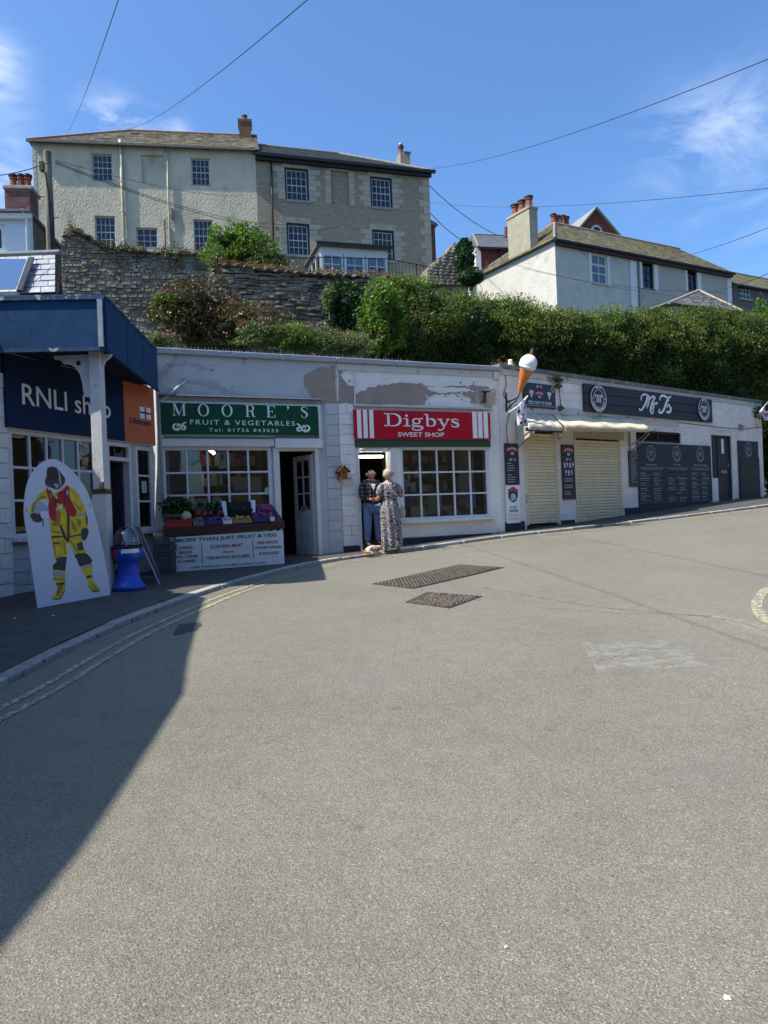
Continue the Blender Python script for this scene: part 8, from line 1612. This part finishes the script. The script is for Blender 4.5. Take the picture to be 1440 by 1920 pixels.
mx_ = FA.uv(698, 960, .12)[0]; man = T('person', 'balding man in a dark checked jacket and jeans standing in the sweet shop doorway', 'person', loc=FA.w(mx_, -.10, 0), rz=FA.ang); man.location.z = gz(man.location.x, man.location.y)+PAVE+.055
topz = at(697, 880, man.location.y).z-man.location.z; km = topz/1.68
nd = {'pelvis': ((0, 0, .9), (.15, .11)), 'waist': ((0, 0, 1.03), (.145, .105)), 'chest': ((0, .0, 1.24), (.17, .115)), 'collar': ((0, 0, 1.4), (.10, .08)), 'neck': ((.005, -.01, 1.47), (.058, .058)),
      'hipR': ((-.1, 0, .84), .095), 'kneeR': ((-.12, -.03, .47), .062), 'ankR': ((-.13, .0, .09), .042), 'toeR': ((-.16, -.17, .03), (.045, .03)), 'hipL': ((.1, 0, .84), .095), 'kneeL': ((.12, -.03, .47), .062), 'ankL': ((.13, .0, .09), .042), 'toeL': ((.18, -.16, .03), (.045, .03)),
      'shR': ((-.2, 0, 1.36), .065), 'elR': ((-.25, -.04, 1.08), .046), 'wrR': ((-.08, -.17, 1.02), .03), 'shL': ((.2, 0, 1.36), .065), 'elL': ((.26, -.05, 1.08), .046), 'wrL': ((.08, -.18, 1.04), .03)}
ed_ = chain('pelvis', 'waist', 'chest', 'collar', 'neck')+chain('pelvis', 'hipR', 'kneeR', 'ankR', 'toeR')+chain('pelvis', 'hipL', 'kneeL', 'ankL', 'toeL')+chain('collar', 'shR', 'elR', 'wrR')+chain('collar', 'shL', 'elL', 'wrL')
hfwd = (.8, -.6, 0); head(nd, ed_, 'neck', (.01, -.02, 1.58), hfwd); hand(nd, ed_, 'wrR', nd['wrR'][0], (1, .1, .05), (0, 0, 1), 'R'); hand(nd, ed_, 'wrL', nd['wrL'][0], (-1, .1, -.05), (0, 0, 1), 'L')
skin('body', nd, ed_, skin_t, man, 2, km); face(man, (.01, -.02, 1.585), hfwd, skin_t, km)
def checks():
    m = bpy.data.materials.new('checked_cloth'); nt, N, L = nodes(m); b = N['Principled BSDF']; b.inputs['Roughness'].default_value = .9; tc = N.new('ShaderNodeTexCoord'); sp = N.new('ShaderNodeSeparateXYZ'); L.new(tc.outputs['Object'], sp.inputs[0]); outs = []
    for ax, f in (('X', 13.), ('Z', 13.)):
        a = N.new('ShaderNodeMath'); a.operation = 'MULTIPLY'; a.inputs[1].default_value = f; L.new(sp.outputs[ax], a.inputs[0]); c = N.new('ShaderNodeMath'); c.operation = 'FRACT'; L.new(a.outputs[0], c.inputs[0]); d = N.new('ShaderNodeMath'); d.operation = 'LESS_THAN'; d.inputs[1].default_value = .16; L.new(c.outputs[0], d.inputs[0]); outs.append(d.outputs[0])
    ad = N.new('ShaderNodeMath'); ad.operation = 'ADD'; L.new(outs[0], ad.inputs[0]); L.new(outs[1], ad.inputs[1]); hf = N.new('ShaderNodeMath'); hf.operation = 'MULTIPLY'; hf.inputs[1].default_value = .5; L.new(ad.outputs[0], hf.inputs[0])
    r = ramp(N, [(0, (.012, .012, .016)), (.5, (.09, .085, .07)), (1, (.5, .46, .36))]); L.new(hf.outputs[0], r.inputs[0]); L.new(r.outputs[0], b.inputs['Base Color']); return m
chk = checks(); jeans = M('blue_denim', (.1, .16, .3), (.16, .23, .38), 9, .85, .4, 40, stretch=(3, 3, .6))
g = lambda n, dr: (nd[n][0], tuple(q+dr for q in (nd[n][1] if isinstance(nd[n][1], tuple) else (nd[n][1],)*2)))
jn = {'waist': ((0, 0, .86), (.19, .145)), 'chest0': ((0, 0, 1.03), (.18, .135)), 'chest': g('chest', .028), 'collar': ((0, 0, 1.39), (.13, .1)), 'shR': g('shR', .022), 'elR': g('elR', .022), 'wrR': ((-.11, -.155, 1.03), .045), 'shL': g('shL', .022), 'elL': g('elL', .022), 'wrL': ((.11, -.165, 1.04), .045)}
skin('jacket', jn, chain('waist', 'chest0', 'chest', 'collar')+chain('collar', 'shR', 'elR', 'wrR')+chain('collar', 'shL', 'elL', 'wrL'), chk, man, 2, km)
tn = {'pelvis': ((0, 0, .87), (.165, .125)), 'hipR': g('hipR', .015), 'kneeR': g('kneeR', .03), 'ankR': ((-.13, -.0, .1), .07), 'hipL': g('hipL', .015), 'kneeL': g('kneeL', .03), 'ankL': ((.13, -.0, .1), .07)}
skin('jeans', tn, chain('pelvis', 'hipR', 'kneeR', 'ankR')+chain('pelvis', 'hipL', 'kneeL', 'ankL'), jeans, man, 2, km)
for s_ in (-1, 1): skin('shoe', {'heel': ((s_*.13, .03, .05), (.05, .045)), 'mid': ((s_*.145, -.07, .045), (.052, .04)), 'toe': ((s_*.17, -.19, .035), (.05, .03))}, chain('heel', 'mid', 'toe'), M('brown_shoe', (.04, .025, .018)), man, 1, km)
MB().hull8([tuple(Vector(p)*km) for p in ((-.055, -.125, 1.34), (.055, -.125, 1.34), (.0, -.15, 1.22), (-.0, -.15, 1.22), (-.06, -.06, 1.44), (.06, -.06, 1.44), (.06, -.05, 1.44), (-.06, -.05, 1.44))]).build('white_shirt', letw, man)
mb = MB(); mb.ball((0, 0, 0), 1, 10); hc = Vector((-.025, .006, 1.59)); mb.v = [tuple((hc+Vector((p[0]*.084, p[1]*.086, p[2]*.05-.025)))*km) for p in mb.v]; mb.build('grey_hair_fringe', M('grey_hair', (.3, .28, .26), (.22, .2, .19), 20, .9, .5, 80), man, smooth=True)
wx_ = FA.uv(738, 1000, .85)[0]; wloc = FA.w(wx_, -.72, 0); wom = T('person', 'woman seen from behind in a long swirl-patterned dress outside the sweet shop', 'person', loc=wloc, rz=FA.ang+.0); wom.location.z = gz(wloc.x, wloc.y)+PAVE
topz = at(733, 882, wloc.y).z-wom.location.z; kw = topz/1.66
nd = {'pelvis': ((0, 0, .88), (.15, .12)), 'waist': ((0, 0, 1.03), (.125, .1)), 'chest': ((0, 0, 1.24), (.15, .11)), 'collar': ((0, 0, 1.385), (.1, .07)), 'neck': ((0, .01, 1.455), (.05, .05)),
      'hipR': ((-.09, 0, .82), .09), 'kneeR': ((-.08, .02, .46), .058), 'ankR': ((-.1, .02, .08), .036), 'toeR': ((-.13, .14, .03), (.04, .026)), 'hipL': ((.09, 0, .82), .09), 'kneeL': ((.1, .0, .46), .058), 'ankL': ((.13, -.03, .08), .036), 'toeL': ((.2, .07, .03), (.04, .026)),
      'shR': ((-.18, 0, 1.34), .058), 'elR': ((-.235, .02, 1.08), .042), 'wrR': ((-.16, .2, 1.06), .027), 'shL': ((.18, 0, 1.34), .058), 'elL': ((.31, .0, 1.11), .045), 'wrL': ((.22, .2, 1.2), .028)}
ed_ = chain('pelvis', 'waist', 'chest', 'collar', 'neck')+chain('pelvis', 'hipR', 'kneeR', 'ankR', 'toeR')+chain('pelvis', 'hipL', 'kneeL', 'ankL', 'toeL')+chain('collar', 'shR', 'elR', 'wrR')+chain('collar', 'shL', 'elL', 'wrL')
hf2 = (.5, .86, 0); head(nd, ed_, 'neck', (.0, .02, 1.56), hf2); hand(nd, ed_, 'wrR', nd['wrR'][0], (.3, 1, .1), (1, 0, 0), 'R'); hand(nd, ed_, 'wrL', nd['wrL'][0], (-.4, 1, .1), (1, 0, 0), 'L')
skin('body', nd, ed_, skinm, wom, 2, kw); face(wom, (.0, .02, 1.565), hf2, skinm, kw)
def dress_mat():
    m = bpy.data.materials.new('swirl_pattern_cloth'); nt, N, L = nodes(m); b = N['Principled BSDF']; b.inputs['Roughness'].default_value = .85; tc = N.new('ShaderNodeTexCoord')
    w = N.new('ShaderNodeTexWave'); w.wave_type = 'RINGS'; w.inputs['Scale'].default_value = 5.5; w.inputs['Distortion'].default_value = 9; w.inputs['Detail'].default_value = 2.5; w.inputs['Detail Scale'].default_value = 3.2; L.new(tc.outputs['Object'], w.inputs[0])
    r = ramp(N, [(.0, (.012, .014, .025)), (.38, (.035, .042, .06)), (.46, (.5, .47, .45)), (.68, (.62, .58, .55)), (.78, (.42, .26, .24)), (.95, (.05, .08, .11))]); L.new(w.outputs['Fac'], r.inputs[0]); L.new(r.outputs[0], b.inputs['Base Color']); return m
dm = dress_mat(); rings = [(.06, .2, .17, .05), (.12, .21, .18, .07), (.3, .2, .175, .07), (.5, .198, .172, .06), (.7, .2, .172, .04), (.84, .2, .17, .025), (.93, .19, .16, .015), (1.03, .158, .132, .01), (1.06, .155, .13, .01), (1.15, .175, .145, .012), (1.27, .19, .15, .014), (1.36, .175, .13, .008), (1.41, .11, .09, 0), (1.44, .06, .06, 0)]
mb = MB(); nseg = 56
for (z, a, c, f) in rings:
    for k in range(nseg):
        th = 2*pi*k/nseg; q = 1+f*2.2*sin(th*9+z*3)+f*1.4*sin(th*5+2+z*5); mb.v.append((a*q*cos(th)*kw+.01, c*q*sin(th)*kw, (z+(.03*sin(th*3+1) if z < .1 else 0)+(.03*cos(th) if z < .1 else 0))*kw))
mb.f = [(j*nseg+k, j*nseg+(k+1) % nseg, (j+1)*nseg+(k+1) % nseg, (j+1)*nseg+k) for j in range(len(rings)-1) for k in range(nseg)]
dr_ = mb.build('dress', dm, wom, smooth=True); dr_.modifiers.new('sub', 'SUBSURF').levels = 1
for s_, el in ((-1, 'elR'), (1, 'elL')):
    sh_ = nd['shL' if s_ > 0 else 'shR'][0]; e = nd[el][0]; skin('sleeve', {'a': ((s_*.1, 0, 1.36), (.07, .075)), 'b': (sh_, .078), 'c': (tuple(Vector(sh_).lerp(Vector(e), .8)), .088)}, chain('a', 'b', 'c'), dm, wom, 2, kw)
mb = MB(); mb.ball((0, 0, 0), 1, 12, lump=.12); hc = Vector((-.01, -.005, 1.59)); mb.v = [tuple((hc+Vector((p[0]*.105, p[1]*.112, p[2]*.115)))*kw) for p in mb.v]; hr = mb.build('blonde_hair', M('ash_blonde_hair', (.52, .44, .33), (.3, .24, .17), 16, .7, .8, 60, stretch=(3, 3, .7)), wom, smooth=True)
mb = MB(); mb.ball((0, 0, 0), .04*kw, 7, lump=.5); o = mb.build('pink_hair_flower', pinkp, wom, smooth=True); o.location = Vector((.105, .02, 1.6))*kw
for s_, ax_, ty in ((-1, -.1, .14), (1, .13, .07)): MB().hull8([tuple(Vector(p)*kw) for p in ((ax_-.05, -.06, .0), (ax_+.05, -.06, .0), (ax_+.09 if s_ > 0 else ax_+.03, ty+.02, 0), (ax_+.01 if s_ > 0 else ax_-.08, ty+.02, 0), (ax_-.05, -.06, .015), (ax_+.05, -.06, .015), (ax_+.09 if s_ > 0 else ax_+.03, ty+.02, .015), (ax_+.01 if s_ > 0 else ax_-.08, ty+.02, .015))]).build('sandal', M('tan_sandal', (.35, .2, .13)), wom)
bag = T('shoulder_bag', 'small pale grey bag hanging at the woman’s right hip on a long strap'.replace('’', "'"), 'bag', loc=wom.location, rz=FA.ang); bg = Vector((.3, .03, .78))*kw
mb = MB(); mb.ball(tuple(bg), .1*kw, 9, .8, .5, 1.25, lump=.15); mb.build('pouch', M('pale_bag', (.42, .4, .34), (.36, .34, .28), 8, .8), bag, smooth=True); MB().tube(cat([Vector(p)*kw for p in ((.28, .02, .88), (.16, -.17, 1.05), (.0, -.165, 1.24), (-.08, -.12, 1.38), (-.09, -.02, 1.43))], 5), .008, 5).build('strap', M('pale_strap', (.55, .52, .46)), bag)
dg = ghit(697, 1040, PAVE); dog = T('dog', 'small curly white and tan dog lying at the man\'s feet', 'dog', loc=(dg.x, dg.y+.1, gz(dg.x, dg.y+.1)+PAVE), rz=FA.ang)
dn = {'hip': ((-.12, 0, .085), (.085, .08)), 'belly': ((-.02, 0, .11), (.1, .1)), 'chest': ((.08, 0, .095), (.08, .09)), 'neck': ((.13, -.02, .13), .055), 'head': ((.18, -.035, .14), .055), 'muzzle': ((.24, -.05, .12), (.03, .026)), 'tail1': ((-.18, .02, .08), .024), 'tail2': ((-.2, .08, .09), .016),
      'fl1': ((.1, -.07, .05), .03), 'fl2': ((.2, -.1, .025), .02), 'fl3': ((.26, -.11, .02), .022), 'fr1': ((.1, .07, .05), .03), 'fr2': ((.2, .07, .025), .02), 'hl1': ((-.1, -.09, .06), .045), 'hl2': ((-.02, -.12, .03), .022), 'hl3': ((-.08, -.14, .02), .02), 'hr1': ((-.1, .09, .05), .04), 'hr2': ((-.02, .12, .025), .02)}
fur = M('curly_fur', (.62, .57, .48), (.5, .42, .33), 12, .95, 1, 45, dist=.03, c3=(.3, .12, .05), t3=.57, s3=9)
skin('body', dn, chain('hip', 'belly', 'chest', 'neck', 'head', 'muzzle')+chain('hip', 'tail1', 'tail2')+chain('chest', 'fl1', 'fl2', 'fl3')+chain('chest', 'fr1', 'fr2')+chain('hip', 'hl1', 'hl2', 'hl3')+chain('hip', 'hr1', 'hr2'), fur, dog, 2, .85)
def dk(*p): return tuple(q*.85 for q in p)
for s_ in (-1, 1):
    mb = MB(); mb.ball(dk(.19, -.035+s_*.052, .14), .028, 7, .6, .5, 1.4); mb.build('ear', M('tan_fur', (.25, .1, .045)), dog, smooth=True)
    mb = MB(); mb.ball(dk(.24, -.045+s_*.022, .168), .006, 5); mb.build('eye', blackm, dog)
mb = MB(); mb.ball(dk(.296, -.064, .13), .011, 6); mb.build('nose', blackm, dog)
